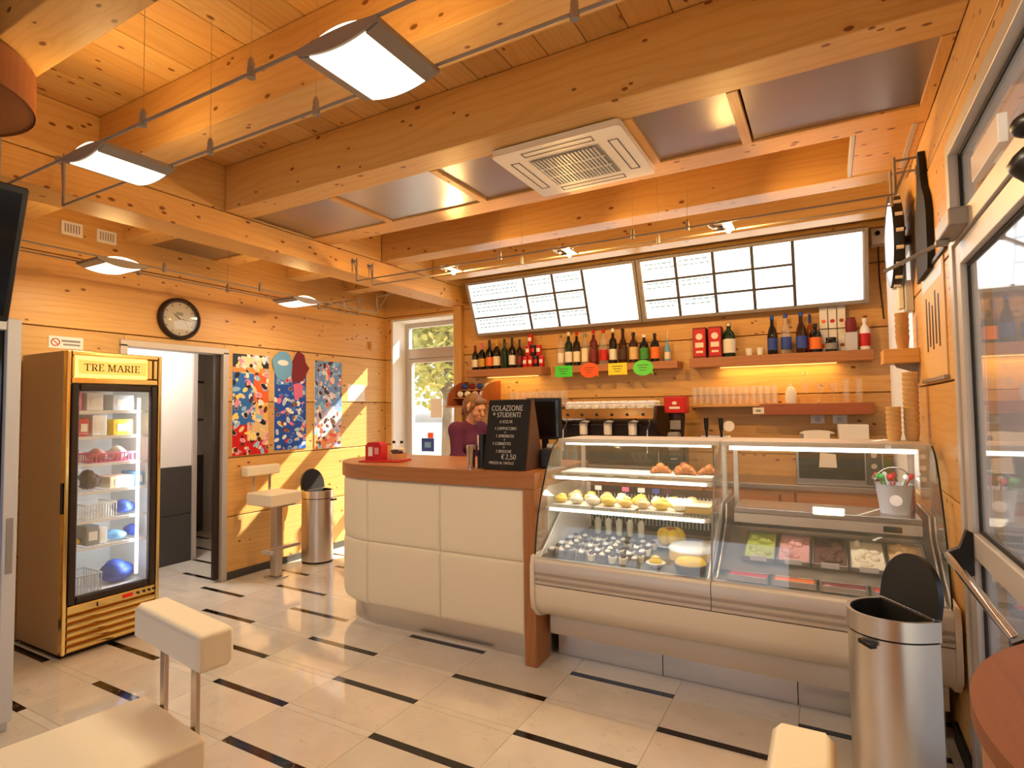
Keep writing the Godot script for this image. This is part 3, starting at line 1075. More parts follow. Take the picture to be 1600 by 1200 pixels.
	part(c, "ledge_front", bg(V(xm + 0.06, 0.90, -3.485), V(x1 - 0.045, 0.954, -3.47), 0.003, -1), M.alu)
	var dsp := part(c, "thermometer_display", bg(V(0.23, 0.91, -3.469), V(0.31, 0.94, -3.464), 0.002, -1), M.black_gloss)
	g = G.new()
	g.ext(P2([-3.20, 0.676, -3.20, 0.70, -3.66, 0.83, -3.74, 0.83, -3.74, 0.676]), Z, Y, X, xm + 0.02, x1 - 0.01)
	part(c, "tray_bed", g, M.well_grey)
	# side panel of the ice cream unit
	for x in [xm + 0.012, x1 - 0.018]:
		g = G.new()
		g.ext(P2([-3.12, 0.672, -3.93, 0.702, -3.93, 1.0, -3.5, 1.0, -3.47, 0.9, -3.28, 0.76]), Z, Y, X, x, x + 0.008)
		part(c, "well_cheek", g, M.steel)
	rebase(c, V(-0.55, 0, -3.5))

func build_fridge() -> void:
	var f := thing("display_freezer", "tall glass-door freezer with shiny gold front and beige sides", "freezer")
	var xf := -4.27
	var xb := -4.90
	var z0 := -2.40
	var z1 := -1.80
	# carcass of panels
	part(f, "side_panel", bg(V(xb, 0.03, z1 - 0.03), V(xf - 0.05, 1.975, z1), 0.004, -1), M.fridge_side)
	part(f, "side_panel", bg(V(xb, 0.03, z0), V(xf - 0.05, 1.975, z0 + 0.03), 0.004, -1), M.fridge_side)
	part(f, "back_panel", bg(V(xb, 0.03, z0 + 0.031), V(xb + 0.03, 1.975, z1 - 0.031), 0.0, -1), M.white)
	part(f, "top_panel", bg(V(xb, 1.945, z0 + 0.031), V(xf - 0.05, 1.975, z1 - 0.031), 0.0, -1), M.fridge_side)
	part(f, "ceiling_liner", bg(V(xb + 0.031, 1.74, z0 + 0.031), V(xf - 0.06, 1.78, z1 - 0.031), 0.0, -1), M.white)
	part(f, "floor_liner", bg(V(xb + 0.031, 0.33, z0 + 0.031), V(xf - 0.06, 0.36, z1 - 0.031), 0.0, -1), M.white)
	for z in [z0 + 0.031, z1 - 0.039]:
		part(f, "side_liner", bg(V(xb + 0.031, 0.361, z), V(xf - 0.06, 1.739, z + 0.008), 0.0, -1), M.white)
	part(f, "base", bg(V(xb + 0.02, 0.0, z0 + 0.02), V(xf - 0.06, 0.029, z1 - 0.02), 0.0, -1), M.black_matt)
	# gold front frame
	for z in [[z0, z0 + 0.028], [z1 - 0.028, z1]]:
		part(f, "corner_trim", bg(V(xf - 0.05, 0.03, z[0]), V(xf, 1.975, z[1]), 0.008, -1), M.gold)
	part(f, "top_trim", bg(V(xf - 0.05, 1.945, z0 + 0.029), V(xf, 1.975, z1 - 0.029), 0.006, -1), M.gold)
	part(f, "header_rail", bg(V(xf - 0.05, 1.76, z0 + 0.029), V(xf - 0.002, 1.80, z1 - 0.029), 0.006, -1), M.gold)
	# lit name sign
	var sg := part(f, "name_sign", bg(V(xf - 0.035, 1.801, z0 + 0.10), V(xf - 0.012, 1.944, z1 - 0.05), 0.003, -1), glow("sign_glow", Color(1.0, 0.86, 0.52), 1.3))
	for z in [[z0 + 0.029, z0 + 0.06], [z0 + 0.065, z0 + 0.098], [z1 - 0.048, z1 - 0.029]]:
		part(f, "sign_side_trim", bg(V(xf - 0.04, 1.801, z[0]), V(xf - 0.004, 1.944, z[1]), 0.008, -1), M.gold)
	lettering(sg, "TRE MARIE", V(xf - 0.010, 1.868, -2.075), 0.046, mat("sign_ink", Color8(60, 36, 20), 0.6), V(0, PI / 2, 0), "Droid Serif", 0.004, "lettering", 1.0)
	g_outline(sg, xf)
	area(f, "sign_light", V(xf + 0.005, 1.87, -2.08), Vector2(0.4, 0.13), V(1, -0.2, 0), Color(1.0, 0.84, 0.5), 0.05)
	# glazed door
	var g := G.new()
	frame_rect(g, 2, z0 + 0.03, z1 - 0.03, 0.335, 1.757, xf - 0.045, xf + 0.004, 0.045, 0.01)
	var dr := part(f, "door", g, M.dark_brown)
	part(dr, "pane", bg(V(xf - 0.02, 0.38, z0 + 0.075), V(xf - 0.014, 1.712, z1 - 0.075), 0.0, -1), M.pane)
	part(dr, "handle", bg(V(xf - 0.03, 0.92, z1 + 0.001), V(xf - 0.012, 1.12, z1 + 0.012), 0.004, -1), M.black)
	part(f, "light_tube", bg(V(xf - 0.085, 0.42, z0 + 0.11), V(xf - 0.068, 1.67, z0 + 0.13), 0.004, -1), M.tube_glow)
	area(f, "cabinet_light", V(xf - 0.09, 1.05, z0 + 0.135), Vector2(0.02, 1.2), V(-0.75, 0, 0.65), Color(0.92, 0.97, 1.0), 0.6)
	# shelves
	for y in [1.575, 1.40, 1.215, 1.03, 0.835, 0.66]:
		g = G.new()
		for i in 9:
			g.rod(V(xb + 0.05, y, z0 + 0.05 + 0.0625 * i), V(xf - 0.09, y, z0 + 0.05 + 0.0625 * i), 0.003, 0.003, 5)
		g.b2(V(xf - 0.10, y - 0.012, z0 + 0.042), V(xf - 0.088, y + 0.008, z1 - 0.042), 0.002)
		g.b2(V(xb + 0.045, y - 0.008, z0 + 0.042), V(xb + 0.055, y + 0.005, z1 - 0.042), 0.002)
		part(f, "wire_shelf", g, M.white)
	# control strip and louvres
	part(f, "control_strip", bg(V(xf - 0.05, 0.275, z0 + 0.029), V(xf - 0.002, 0.332, z1 - 0.029), 0.006, -1), M.gold)
	part(f, "control_display", bg(V(xf - 0.001, 0.293, -2.22), V(xf + 0.003, 0.316, -2.155), 0.001, -1), glow("red_digits", Color(0.8, 0.06, 0.03), 0.35))
	for z in [-2.255, -2.295, -2.33, -2.362]:
		g = G.new()
		g.rod(V(xf - 0.002, 0.304, z), V(xf + 0.006, 0.304, z), 0.010, 0.009, 10)
		part(f, "control_button", g, M.dark_brown)
	part(f, "lock", bg(V(xf - 0.001, 0.288, -2.005), V(xf + 0.004, 0.315, -1.998), 0.001, -1), M.black)
	part(f, "grille_backing", bg(V(xf - 0.05, 0.03, z0 + 0.029), V(xf - 0.03, 0.274, z1 - 0.029), 0.0, -1), M.gold_dull)
	for i in 5:
		g = G.new()
		var y := 0.042 + 0.047 * i
		g.ext(P2([xf - 0.03, y, xf - 0.004, y + 0.002, xf, y + 0.012, xf - 0.004, y + 0.03, xf - 0.03, y + 0.036]), Vector3.RIGHT, Vector3.UP, Vector3.BACK, z0 + 0.03, z1 - 0.03)
		part(f, "louvre", g, M.gold)
	rebase(f, V(-4.58, 0, -2.1))
	# frozen goods: baskets and boxes on the shelves
	var items := [
		[1.575, "box", "pink", -1.87, 0.09, 0.13], [1.575, "box", "white", -2.02, 0.10, 0.12], [1.40, "box", "pink", -1.88, 0.06, 0.13], [1.40, "carton", "white", -2.05, 0.09, 0.145], [1.40, "carton", "yellow", -2.20, 0.13, 0.11],
		[1.215, "basket", "pink", -2.14, 0.28, 0.06], [1.215, "box", "red", -1.87, 0.08, 0.10], [1.215, "bag", "strawberry", -2.08, 0.11, 0.09], [1.215, "bag", "white", -2.21, 0.11, 0.10], [1.575, "box", "light_grey", -2.2, 0.14, 0.11],
		[1.03, "bag", "light_grey", -1.88, 0.12, 0.13], [1.03, "bag", "choc", -2.03, 0.14, 0.14], [1.03, "carton", "cream_food", -2.20, 0.16, 0.08],
		[0.835, "basket", "white", -2.06, 0.19, 0.10], [0.835, "bag", "blue", -2.26, 0.15, 0.10],
		[0.66, "bag", "yellow", -1.89, 0.13, 0.08], [0.66, "carton", "mid_grey", -2.02, 0.08, 0.13], [0.66, "bag", "sky_blue", -2.20, 0.15, 0.07],
		[1.40, "box", "red", -1.955, 0.06, 0.12], [1.03, "box", "sky_blue", -2.315, 0.05, 0.10], [0.835, "bag", "cream_food", -1.88, 0.09, 0.08], [0.66, "box", "white", -2.085, 0.05, 0.11], [0.66, "bag", "blue", -2.315, 0.06, 0.09], [0.36, "basket", "light_grey", -1.95, 0.22, 0.12], [0.36, "bag", "blue", -2.22, 0.23, 0.17]]
	var lvl := {1.575: "top", 1.40: "second", 1.215: "third", 1.03: "fourth", 0.835: "fifth", 0.66: "sixth", 0.36: "bottom"}
	var words := {"pink": "pink", "white": "white", "yellow": "yellow", "red": "red", "strawberry": "pale pink", "light_grey": "silvery grey", "choc": "dark brown", "cream_food": "cream", "blue": "blue", "mid_grey": "grey", "sky_blue": "light blue"}
	for it in items:
		var w: float = it[4]
		var h: float = it[5]
		it[3] = clampf(it[3], -2.35 + w / 2, -1.85 - w / 2)
		var at := V(-4.49, it[0] + 0.009 if it[0] > 0.5 else it[0] + 0.001, it[3])
		if it[1] == "bag" and it[0] == 1.215:
			at.y += 0.008
		var lab := "%s %s of frozen goods on the freezer's %s shelf" % [words[it[2]], it[1], lvl[it[0]]]
		g = G.new()
		if it[1] == "bag":
			g.ball(V(0, h * 0.42, 0), V(0.10, h * 0.42, w * 0.48), 14)
			g.ball(V(0.03, h * 0.62, w * 0.12), V(0.07, h * 0.38, w * 0.32), 10)
			single("frozen_bag", g, M[it[2]], lab, "bag", at, 0.0, "goods in the freezer")
		elif it[1] == "basket":
			var b := thing("plastic_basket", lab.replace("of frozen goods ", ""), "basket", at, 0.0, "goods in the freezer")
			g.b2(V(-0.115, 0, -w / 2), V(0.115, 0.006, w / 2), 0.002)
			for i in 12:
				g.rod(V(0.115, 0.005, -w / 2 + w * i / 11.0), V(0.118, h, -w / 2 + w * i / 11.0), 0.004, 0.004, 5)
			for i in 8:
				for s in [-1, 1]:
					g.rod(V(-0.115 + 0.0328 * i, 0.005, s * w / 2), V(-0.115 + 0.0328 * i, h, s * w / 2), 0.004, 0.004, 5)
			part(b, "mesh_sides", g, M[it[2]])
			g = G.new()
			for s in [-1, 1]:
				g.rod(V(-0.118, h, s * w / 2), V(0.118, h, s * w / 2), 0.006, 0.006, 6)
				g.rod(V(s * 0.118, h, -w / 2), V(s * 0.118, h, w / 2), 0.006, 0.006, 6)
			part(b, "rim", g, M[it[2]])
		else:
			g.b2(V(-0.1, 0, -w / 2), V(0.1, h, w / 2), 0.004)
			var b := thing("frozen_food_box", lab, "box", at, 0.0, "goods in the freezer")
			part(b, "carton", g, M[it[2]])
			part(b, "print", bg(V(0.1005, h * 0.25, -w * 0.35), V(0.102, h * 0.7, w * 0.3), 0.0, -1), M.white_label)

func g_outline(sg: Node3D, xf: float) -> void:
	var g := G.new()
	g.ext(P2([-2.29, 1.825, -1.87, 1.825, -1.865, 1.92, -2.08, 1.908, -2.295, 1.92]), Vector3.BACK, Vector3.UP, Vector3.RIGHT, xf - 0.0115, xf - 0.0105)
	part(sg, "plate", g, glow("sign_plate_glow", Color(1.0, 0.80, 0.40), 0.9))

# ================================================================ behind the bar
func build_back_bar() -> void:
	var c := thing("back_counter", "wooden back counter running below the bar shelves", "counter")
	part(c, "carcass", bg(V(-3.70, 0.0, -5.55), V(0.46, 0.90, -5.0), 0.004, 0), M.oak_red)
	for i in 6:
		var d := part(c, "cupboard_door", bg(V(-3.68 + 0.69 * i, 0.1, -4.999), V(-3.01 + 0.69 * i, 0.88, -4.98), 0.004, 0), M.oak)
		part(d, "handle", bg(V(-3.12 + 0.69 * i, 0.74, -4.979), V(-3.10 + 0.69 * i, 0.86, -4.96), 0.003, -1), M.chrome)
	part(c, "worktop", bg(V(-3.72, 0.901, -5.555), V(0.47, 0.94, -4.95), 0.004, -1), M.steel)
	rebase(c, V(-1.6, 0, -5.25))
	var ty := 0.941
	# espresso machine
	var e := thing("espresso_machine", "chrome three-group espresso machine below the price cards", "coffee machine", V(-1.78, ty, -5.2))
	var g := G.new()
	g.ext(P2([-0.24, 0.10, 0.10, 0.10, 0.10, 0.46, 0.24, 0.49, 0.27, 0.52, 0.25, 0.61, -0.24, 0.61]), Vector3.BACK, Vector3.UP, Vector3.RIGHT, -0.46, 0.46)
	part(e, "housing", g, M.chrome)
	part(e, "splash_panel", bg(V(-0.44, 0.101, 0.1005), V(0.44, 0.458, 0.106), 0.0, -1), M.dark_brown)  # dark sheet added to make the front below the housing darker
	part(e, "drip_tray", bg(V(-0.47, 0.03, -0.22), V(0.47, 0.10, 0.26), 0.006, -1), M.steel)
	for x in [-0.42, 0.42]:
		for z in [-0.18, 0.2]:
			g = G.new()
			g.rod(V(x, 0.0, z), V(x, 0.03, z), 0.02, 0.018, 10)
			part(e, "foot", g, M.black)
	for x in [-0.47, 0.47]:
		g = G.new()
		g.ext(P2([-0.25, 0.08, 0.13, 0.08, 0.14, 0.36, 0.27, 0.43, 0.30, 0.50, 0.26, 0.63, -0.25, 0.63]), Vector3.BACK, Vector3.UP, Vector3.RIGHT, x - 0.012, x + 0.012)
		part(e, "side_cheek", g, M.dark_brown)
	for x in [-0.24, 0.0, 0.235]:
		g = G.new()
		g.rod(V(x, 0.37, 0.17), V(x, 0.475, 0.17), 0.038, 0.04, 16)
		var gh := part(e, "group_head", g, M.white_gloss)
		g = G.new()
		g.rod(V(x, 0.31, 0.17), V(x, 0.365, 0.17), 0.03, 0.036, 14)
		g.rod(V(x, 0.335, 0.17), V(x, 0.32, 0.34), 0.014, 0.016, 10)
		part(gh, "portafilter", g, M.black)
	for i in 6:
		g = G.new()
		g.rod(V(-0.36 + 0.144 * i, 0.555, 0.258), V(-0.36 + 0.144 * i, 0.555, 0.275), 0.014, 0.012, 10)
		part(e, "button", g, M.black)
	for x in [-0.40, 0.40]:
		g = G.new()
		g.tube([V(x, 0.475, 0.20), V(x, 0.42, 0.28), V(x, 0.22, 0.30)], 0.007)
		part(e, "steam_wand", g, M.chrome)
	g = G.new()
	for s in [-1, 1]:
		g.rod(V(-0.45, 0.655, s * 0.21), V(0.45, 0.655, s * 0.21), 0.006, 0.006, 6)
		g.rod(V(s * 0.45, 0.655, -0.21), V(s * 0.45, 0.655, 0.21), 0.006, 0.006, 6)
		for x in [-0.45, 0.0, 0.45]:
			g.rod(V(x, 0.61, s * 0.21), V(x, 0.66, s * 0.21), 0.005, 0.005, 6)
	part(e, "cup_rail", g, M.chrome)
	# coffee cups on the machine
	var cup: Node3D = null
	for i in 30:
		var at := V(-2.175 + 0.0875 * (i % 10), ty + 0.611, -5.06 - 0.11 * (i / 10))
		var lab := "small white coffee cup turned over on top of the espresso machine"
		if cup == null:
			cup = thing("coffee_cup", lab, "cup", at, -PI / 2, "cups on the espresso machine")
			g = G.new()
			g.lathe(VV([0.040, 0.0, 0.042, 0.004, 0.036, 0.05, 0.022, 0.066, 0.02, 0.07, 0.0, 0.07]), 14)
			part(cup, "bowl", g, M.white_gloss)
			g = G.new()
			g.tube([V(0.032, 0.012, 0), V(0.05, 0.018, 0), V(0.05, 0.034, 0), V(0.03, 0.042, 0)], 0.004, 6)
			part(cup, "handle", g, M.white_gloss)
		else:
			copy(cup, at, -PI / 2, lab)
	# grinder
	var gr := thing("coffee_grinder", "black coffee grinder with a red hopper box beside the espresso machine", "grinder", V(-1.17, ty, -5.1))
	part(gr, "motor_body", bg(V(-0.075, 0.0, -0.14), V(0.075, 0.30, 0.05), 0.02, -1), M.black)
	g = G.new()
	g.lathe(VV([0.05, 0.30, 0.055, 0.34, 0.07, 0.52, 0.07, 0.56]), 18, V(0, 0, -0.03))
	part(gr, "bean_hopper", g, M.dark_brown)
	var rb := part(gr, "hopper_box", bg(V(-0.09, 0.561, -0.12), V(0.09, 0.71, 0.06), 0.01, -1), M.red)
	part(rb, "emblem", bg(V(-0.045, 0.60, 0.0605), V(0.045, 0.62, 0.063), 0.0, -1), M.white)
	g = G.new()
	g.ball(V(0.0, 0.65, 0.061), V(0.022, 0.016, 0.004), 10)
	part(rb, "emblem", g, M.white)
	part(gr, "dosing_chamber", bg(V(-0.05, 0.24, 0.051), V(0.05, 0.40, 0.15), 0.015, -1), M.mid_grey)
	part(gr, "fork", bg(V(-0.03, 0.16, 0.051), V(0.03, 0.18, 0.13), 0.005, -1), M.chrome)
	part(gr, "label_plate", bg(V(-0.045, 0.42, 0.03), V(0.045, 0.50, 0.048), 0.003, -1), M.mid_grey)
	# beer tap
	var t := thing("beer_tap", "two-handle beer tap with black levers and a round badge", "beer tap", V(-0.84, ty, -5.1))
	g = G.new()
	g.rod(V(0, 0, 0), V(0, 0.02, 0), 0.07, 0.06, 18)
	g.rod(V(0, 0.02, 0), V(0, 0.34, 0), 0.03, 0.03, 16)
	g.rod(V(-0.12, 0.34, 0), V(0.12, 0.34, 0), 0.03, 0.03, 16)
	part(t, "column", g, M.chrome)
	for x in [-0.07, 0.05]:
		g = G.new()
		g.rod(V(x, 0.36, 0.03), V(x, 0.42, 0.035), 0.01, 0.012, 10)
		g.rod(V(x, 0.42, 0.035), V(x, 0.52, 0.04), 0.017, 0.02, 12)
		part(t, "tap_lever", g, M.black)
		g = G.new()
		g.tube([V(x, 0.34, 0.02), V(x, 0.34, 0.09), V(x, 0.27, 0.1)], 0.011)
		part(t, "spout", g, M.chrome)
	g = G.new()
	g.rod(V(0.11, 0.45, 0.02), V(0.11, 0.45, 0.035), 0.045, 0.045, 20)
	part(t, "badge", g, M.white)
	# oven with things on top
	var ov := thing("bar_oven", "steel countertop oven with a dark door under the glass shelf", "oven", V(0.06, ty, -5.25))
	part(ov, "housing", bg(V(-0.29, 0.0, -0.26), V(0.29, 0.33, 0.24), 0.006, -1), M.steel)
	part(ov, "door", bg(V(-0.27, 0.05, 0.241), V(0.17, 0.29, 0.256), 0.004, -1), M.black_gloss)
	part(ov, "control_panel", bg(V(0.18, 0.02, 0.241), V(0.28, 0.31, 0.25), 0.003, -1), M.dark_grey)
	g = G.new()
	g.tube([V(-0.23, 0.27, 0.257), V(-0.23, 0.27, 0.285), V(0.13, 0.27, 0.285), V(0.13, 0.27, 0.257)], 0.007)
	part(ov, "handle", g, M.chrome)
	for y in [0.08, 0.16, 0.24]:
		g = G.new()
		g.rod(V(0.23, y, 0.251), V(0.23, y, 0.268), 0.02, 0.018, 12)
		part(ov, "knob", g, M.alu)
	g = G.new()
	g.ext(P2([-0.06, 0.0, 0.06, 0.0, 0.055, 0.1, -0.05, 0.11]), Vector3.RIGHT, Vector3.UP, Vector3.BACK, 0.0, 0.012, V(0, 0, 0))
	single("hanging_towel", g, M.white, "white cloth hanging over the oven handle", "towel", V(-0.01, ty + 0.145, -4.955), 0.0)
	single("white_carton", bg(V(-0.10, 0, -0.1), V(0.10, 0.13, 0.1), 0.003, -1), M.white, "plain white carton standing on the oven", "box", V(0.17, ty + 0.332, -5.25), 0.05)
	single("flat_tray_box", bg(V(-0.11, 0, -0.1), V(0.11, 0.05, 0.08), 0.003, -1), M.mid_grey, "flat grey tray box lying on the oven beside the white carton", "box", V(-0.09, ty + 0.332, -5.3), 0.0)
	g = G.new()
	g.ball(V(0, 0.015, 0), V(0.13, 0.03, 0.09), 14, true)
	single("folded_cloth", g, M.white, "folded white cloth on top of the flat grey tray box", "cloth", V(-0.08, ty + 0.37, -5.3), 0.0)
	single("price_sheet", bg(V(-0.09, 0, -0.003), V(0.09, 0.085, 0.003), 0.0, -1), M.paper, "white sheet leaning on the oven front edge", "paper", V(-0.08, ty + 0.332, -5.06), 0.0)
	single("yellow_packet", bg(V(-0.035, 0, -0.05), V(0.035, 0.19, 0.05), 0.004, -1), M.pistachio, "yellow-green packet in the corner beside the oven", "packet", V(0.394, ty, -5.42), 0.0)
	# sockets on the wall
	for i in 2:
		var s := thing("wall_socket", ["white wall socket with a plug under the glass shelf", "white wall switch plate right of the plugged socket"][i], "socket", V(-0.075 + 0.165 * i, 1.40, ZB))
		part(s, "plate", bg(V(-0.055, 0, 0), V(0.055, 0.075, 0.012), 0.004, -1), M.white)
		part(s, "insert", bg(V(-0.02, 0.018, 0.0125), V(0.02, 0.057, 0.03 if i == 0 else 0.016), 0.003, -1), M.light_grey)

# ---------------------------------------------------------------- shelves and bottles
func shelf(called: String, label: String, x0: float, x1: float, y: float, t: float, m: Material, depth := 0.24) -> void:
	var s := thing(called, label, "shelf", V((x0 + x1) / 2, y, ZB + depth / 2))
	var h := (x1 - x0) / 2
	part(s, "board", bg(V(-h, -t, -depth / 2 + 0.001), V(h, 0, depth / 2), 0.003, 0), m)

func bottle(label: String, kind: String, at: Vector3, h: float, r: float, body: Material, lab: Material, cap: Material, group: String) -> void:
	var b := thing("bottle", label, "bottle", at, 0.0, group)
	var p: Array
	var neck := r * 0.34
	var la := 0.12
	var lb := 0.42
	match kind:
		"wine":
			p = [0.0, 0.0, r * 0.92, 0.0, r, 0.01, r, h * 0.58, r * 0.9, h * 0.64, neck * 1.05, h * 0.74, neck, h * 0.90]
		"spirit":
			p = [0.0, 0.0, r * 0.94, 0.0, r, 0.01, r, h * 0.62, r * 0.93, h * 0.68, neck * 1.2, h * 0.75, neck, h * 0.87]
		"squat":
			p = [0.0, 0.0, r * 0.94, 0.0, r, 0.01, r, h * 0.60, r * 0.85, h * 0.70, neck, h * 0.80, neck, h * 0.90]
			lb = 0.52
		_:
			p = [0.0, 0.0, r * 0.85, 0.0, r, 0.015, r * 0.92, h * 0.3, r, h * 0.45, r * 0.8, h * 0.62, neck * 1.1, h * 0.76, neck, h * 0.9]
	var g := G.new()
	g.lathe(VV(p), 14)
	part(b, "glass_body", g, body)
	g = G.new()
	g.lathe(VV([neck, h * 0.895, neck * 1.25, h * 0.9, neck * 1.25, h * 0.985, neck, h, 0.0, h]), 12)
	if kind == "wine":
		g = G.new()
		g.lathe(VV([neck * 1.12, h * 0.76, neck * 1.1, h * 0.97, neck * 0.9, h, 0.0, h]), 12)
	part(b, "cap", g, cap)
	if lab:
		g = G.new()
		g.lathe(VV([r * 1.012, h * la, r * 1.012, h * lb]), 14)
		part(b, "label", g, lab)

func tin(label: String, at: Vector3, h: float, r: float, m: Material, m2: Material, group: String) -> void:
	var b := thing("drinks_can", label, "can", at, 0.0, group)
	var g := G.new()
	g.lathe(VV([0.0, 0.0, r * 0.85, 0.0, r, 0.008, r, h - 0.01, r * 0.85, h - 0.002]), 14)
	part(b, "body", g, m)
	g = G.new()
	g.lathe(VV([r * 0.86, h - 0.003, r * 0.84, h, r * 0.78, h - 0.004, 0.0, h - 0.004]), 14)
	part(b, "lid", g, M.alu)
	g = G.new()
	g.lathe(VV([r * 1.01, h * 0.35, r * 1.01, h * 0.68]), 10, Vector3.ZERO, 0.9, 2.3)
	part(b, "print", g, m2)

func tumbler(label: String, at: Vector3, h: float, r: float, group: String, src: Node3D) -> Node3D:
	if src != null:
		return copy(src, at, 0.0, label)
	var t := thing("tumbler", label, "glass", at, 0.0, group)
	var g := G.new()
	g.lathe(VV([0.0, 0.0, r * 0.8, 0.0, r, h, r * 0.92, h, r * 0.74, 0.012, 0.0, 0.012]), 14)
	part(t, "wall", g, M.tumbler)
	return t

func build_shelves() -> void:
	shelf("wall_shelf", "short wooden wall shelf of wine bottles beside the window", -3.55, -2.60, 2.0, 0.08, M.oak)
	shelf("wall_shelf", "wooden wall shelf of spirits with bright price cards", -2.47, -1.20, 1.99, 0.07, M.oak)
	shelf("wall_shelf", "wooden wall shelf of syrups and cartons with a light below", -1.09, 0.34, 2.0, 0.085, M.oak)
	shelf("wall_shelf", "thin wooden shelf of tumblers ending at the thick glass shelf", -1.12, -0.511, 1.575, 0.022, M.pine_b)
	shelf("wall_shelf", "thick wooden shelf of stemmed glasses above the oven", -0.51, 0.325, 1.575, 0.095, M.oak_red)
	shelf("wall_shelf", "thin wooden shelf of glasses behind the cash screen", -3.05, -2.30, 1.59, 0.022, M.oak)
	# price ticket on the thick shelf
	var tk := thing("shelf_ticket", "small white ticket on the thick glass shelf edge", "ticket", V(-0.52, 1.49, -5.318))
	part(tk, "card", bg(V(-0.045, 0, 0), V(0.045, 0.055, 0.003), 0.0, -1), M.paper)
	part(tk, "print", bg(V(-0.02, 0.018, 0.0031), V(0.02, 0.036, 0.004), 0.0, -1), M.mid_grey)
	# warm light strips under two shelves
	for s in [[-3.35, -2.72, "beneath the wine shelf"], [-0.85, 0.08, "beneath the syrup shelf"]]:
		var l := thing("shelf_light", "warm light strip " + s[2], "light", V((s[0] + s[1]) / 2, 1.9145, -5.49))
		var h: float = (s[1] - s[0]) / 2
		part(l, "diffuser", bg(V(-h, -0.0035, -0.02), V(h, 0.0, 0.02), 0.0, -1), M.warm_strip)
		area(l, "strip_light", V(0, -0.006, 0), Vector2(2 * h, 0.03), V(0, -1, -0.15), Color(1.0, 0.78, 0.40), 0.26 if h > 0.4 else 0.10)
	# bottles on the wine shelf
	var g1 := "bottles on the wine shelf"
	var wines := [[-3.49, 0.287, 0.038, "bottle_dark", "white_label", "dark_red", "small dark wine bottle with red capsule at the window end"], [-3.40, 0.307, 0.040, "bottle_dark", "gold_foil", "pink", "dark wine bottle with pink capsule and gold label"], [-3.30, 0.332, 0.042, "bottle_dark", "orange", "black", "black sparkling wine bottle with orange label"], [-3.205, 0.34, 0.042, "bottle_dark", "cream_food", "gold_foil", "sparkling wine bottle with tall gold foil neck"], [-3.105, 0.331, 0.040, "bottle_green", "bottle_green", "bottle_green", "plain dark green wine bottle"], [-3.007, 0.34, 0.040, "bottle_dark", "white_label", "black", "dark wine bottle with large white label"], [-2.915, 0.317, 0.034, "bottle_dark", "dark_red", "black", "slim dark wine bottle with dark red label"]]
	for w in wines:
		bottle(w[6] + " on the wine shelf", "wine", V(w[0], 2.001, -5.44), w[1], w[2], M[w[3]], M[w[4]], M[w[5]], g1)
	var cans := [[-2.845, 0.0, "red"], [-2.78, 0.0, "red"], [-2.715, 0.0, "black"], [-2.65, 0.0, "red"], [-2.81, 0.121, "red"], [-2.745, 0.121, "black"], [-2.68, 0.121, "red"], [-2.78, 0.242, "red"]]
	var cl := ["red can at the bottom of the can pyramid next to the slim bottle", "second red can in the bottom row of the can pyramid", "black can in the bottom row of the can pyramid", "red can at the shelf end of the can pyramid's bottom row", "red can in the middle row of the can pyramid, window side", "black can in the middle row of the can pyramid", "red can in the middle row of the can pyramid, shelf end side", "red can crowning the can pyramid"]
	for i in cans.size():
		tin(cl[i], V(cans[i][0], 2.001 + cans[i][1], -5.44), 0.12, 0.031, M[cans[i][2]], M.white if cans[i][2] == "red" else M.red, "cans on the wine shelf")
	# spirits
	var g2 := "bottles on the spirits shelf"
	var sp := [[-2.425, 0.342, 0.036, "spirit", "clear_spirit", "white_label", "mid_grey", "clear spirit bottle with tall white label"], [-2.335, 0.36, 0.040, "spirit", "bottle_green", "white_label", "white", "green spirit bottle with pale label"], [-2.245, 0.358, 0.036, "spirit", "bottle_dark", "cream_food", "red", "dark spirit bottle with cream label and red cap"], [-2.155, 0.336, 0.036, "squat", "clear_spirit", "cream_food", "mid_grey", "clear round bottle with cream label"], [-2.06, 0.36, 0.040, "spirit", "red_liquid", "dark_red", "red", "dark red liqueur bottle with red cap"], [-1.955, 0.358, 0.042, "spirit", "clear_spirit", "red", "red", "aperitif bottle with wide red label"], [-1.855, 0.36, 0.038, "spirit", "bottle_dark", "white_label", "white", "dark bitter bottle with white label"], [-1.752, 0.349, 0.042, "waist", "bottle_brown", "choc", "black", "brown waisted liqueur bottle"], [-1.645, 0.304, 0.043, "squat", "bottle_brown", "biscuit", "black", "squat brown bottle with tan label"], [-1.54, 0.274, 0.042, "squat", "bottle_dark", "green", "white", "squat dark bottle with green label"], [-1.435, 0.28, 0.041, "squat", "bottle_dark", "orange", "dark_brown", "squat dark bottle with orange label"], [-1.315, 0.215, 0.028, "waist", "sky_blue", "white_label", "sky_blue", "small light blue bottle with a straw"]]
	for s in sp:
		bottle(s[7] + " on the spirits shelf", s[3], V(s[0], 1.991, -5.44), s[1], s[2], M[s[4]], M[s[5]], M[s[6]], g2)
	var gs := G.new()
	gs.rod(V(0, 0, 0), V(0.008, 0.09, 0), 0.003, 0.003, 6)
	single("straw", gs, M.white, "pale straw standing in the small light blue bottle", "straw", V(-1.315, 2.206, -5.44))
	# price cards
	var cards := [[-2.34, "neon_green", 0], [-2.062, "neon_orange", 1], [-1.77, "neon_yellow", 0], [-1.52, "neon_lime", 1]]
	var cn := ["rectangular bright green price card", "round bright orange price card", "rectangular bright yellow price card", "round lime green price card"]
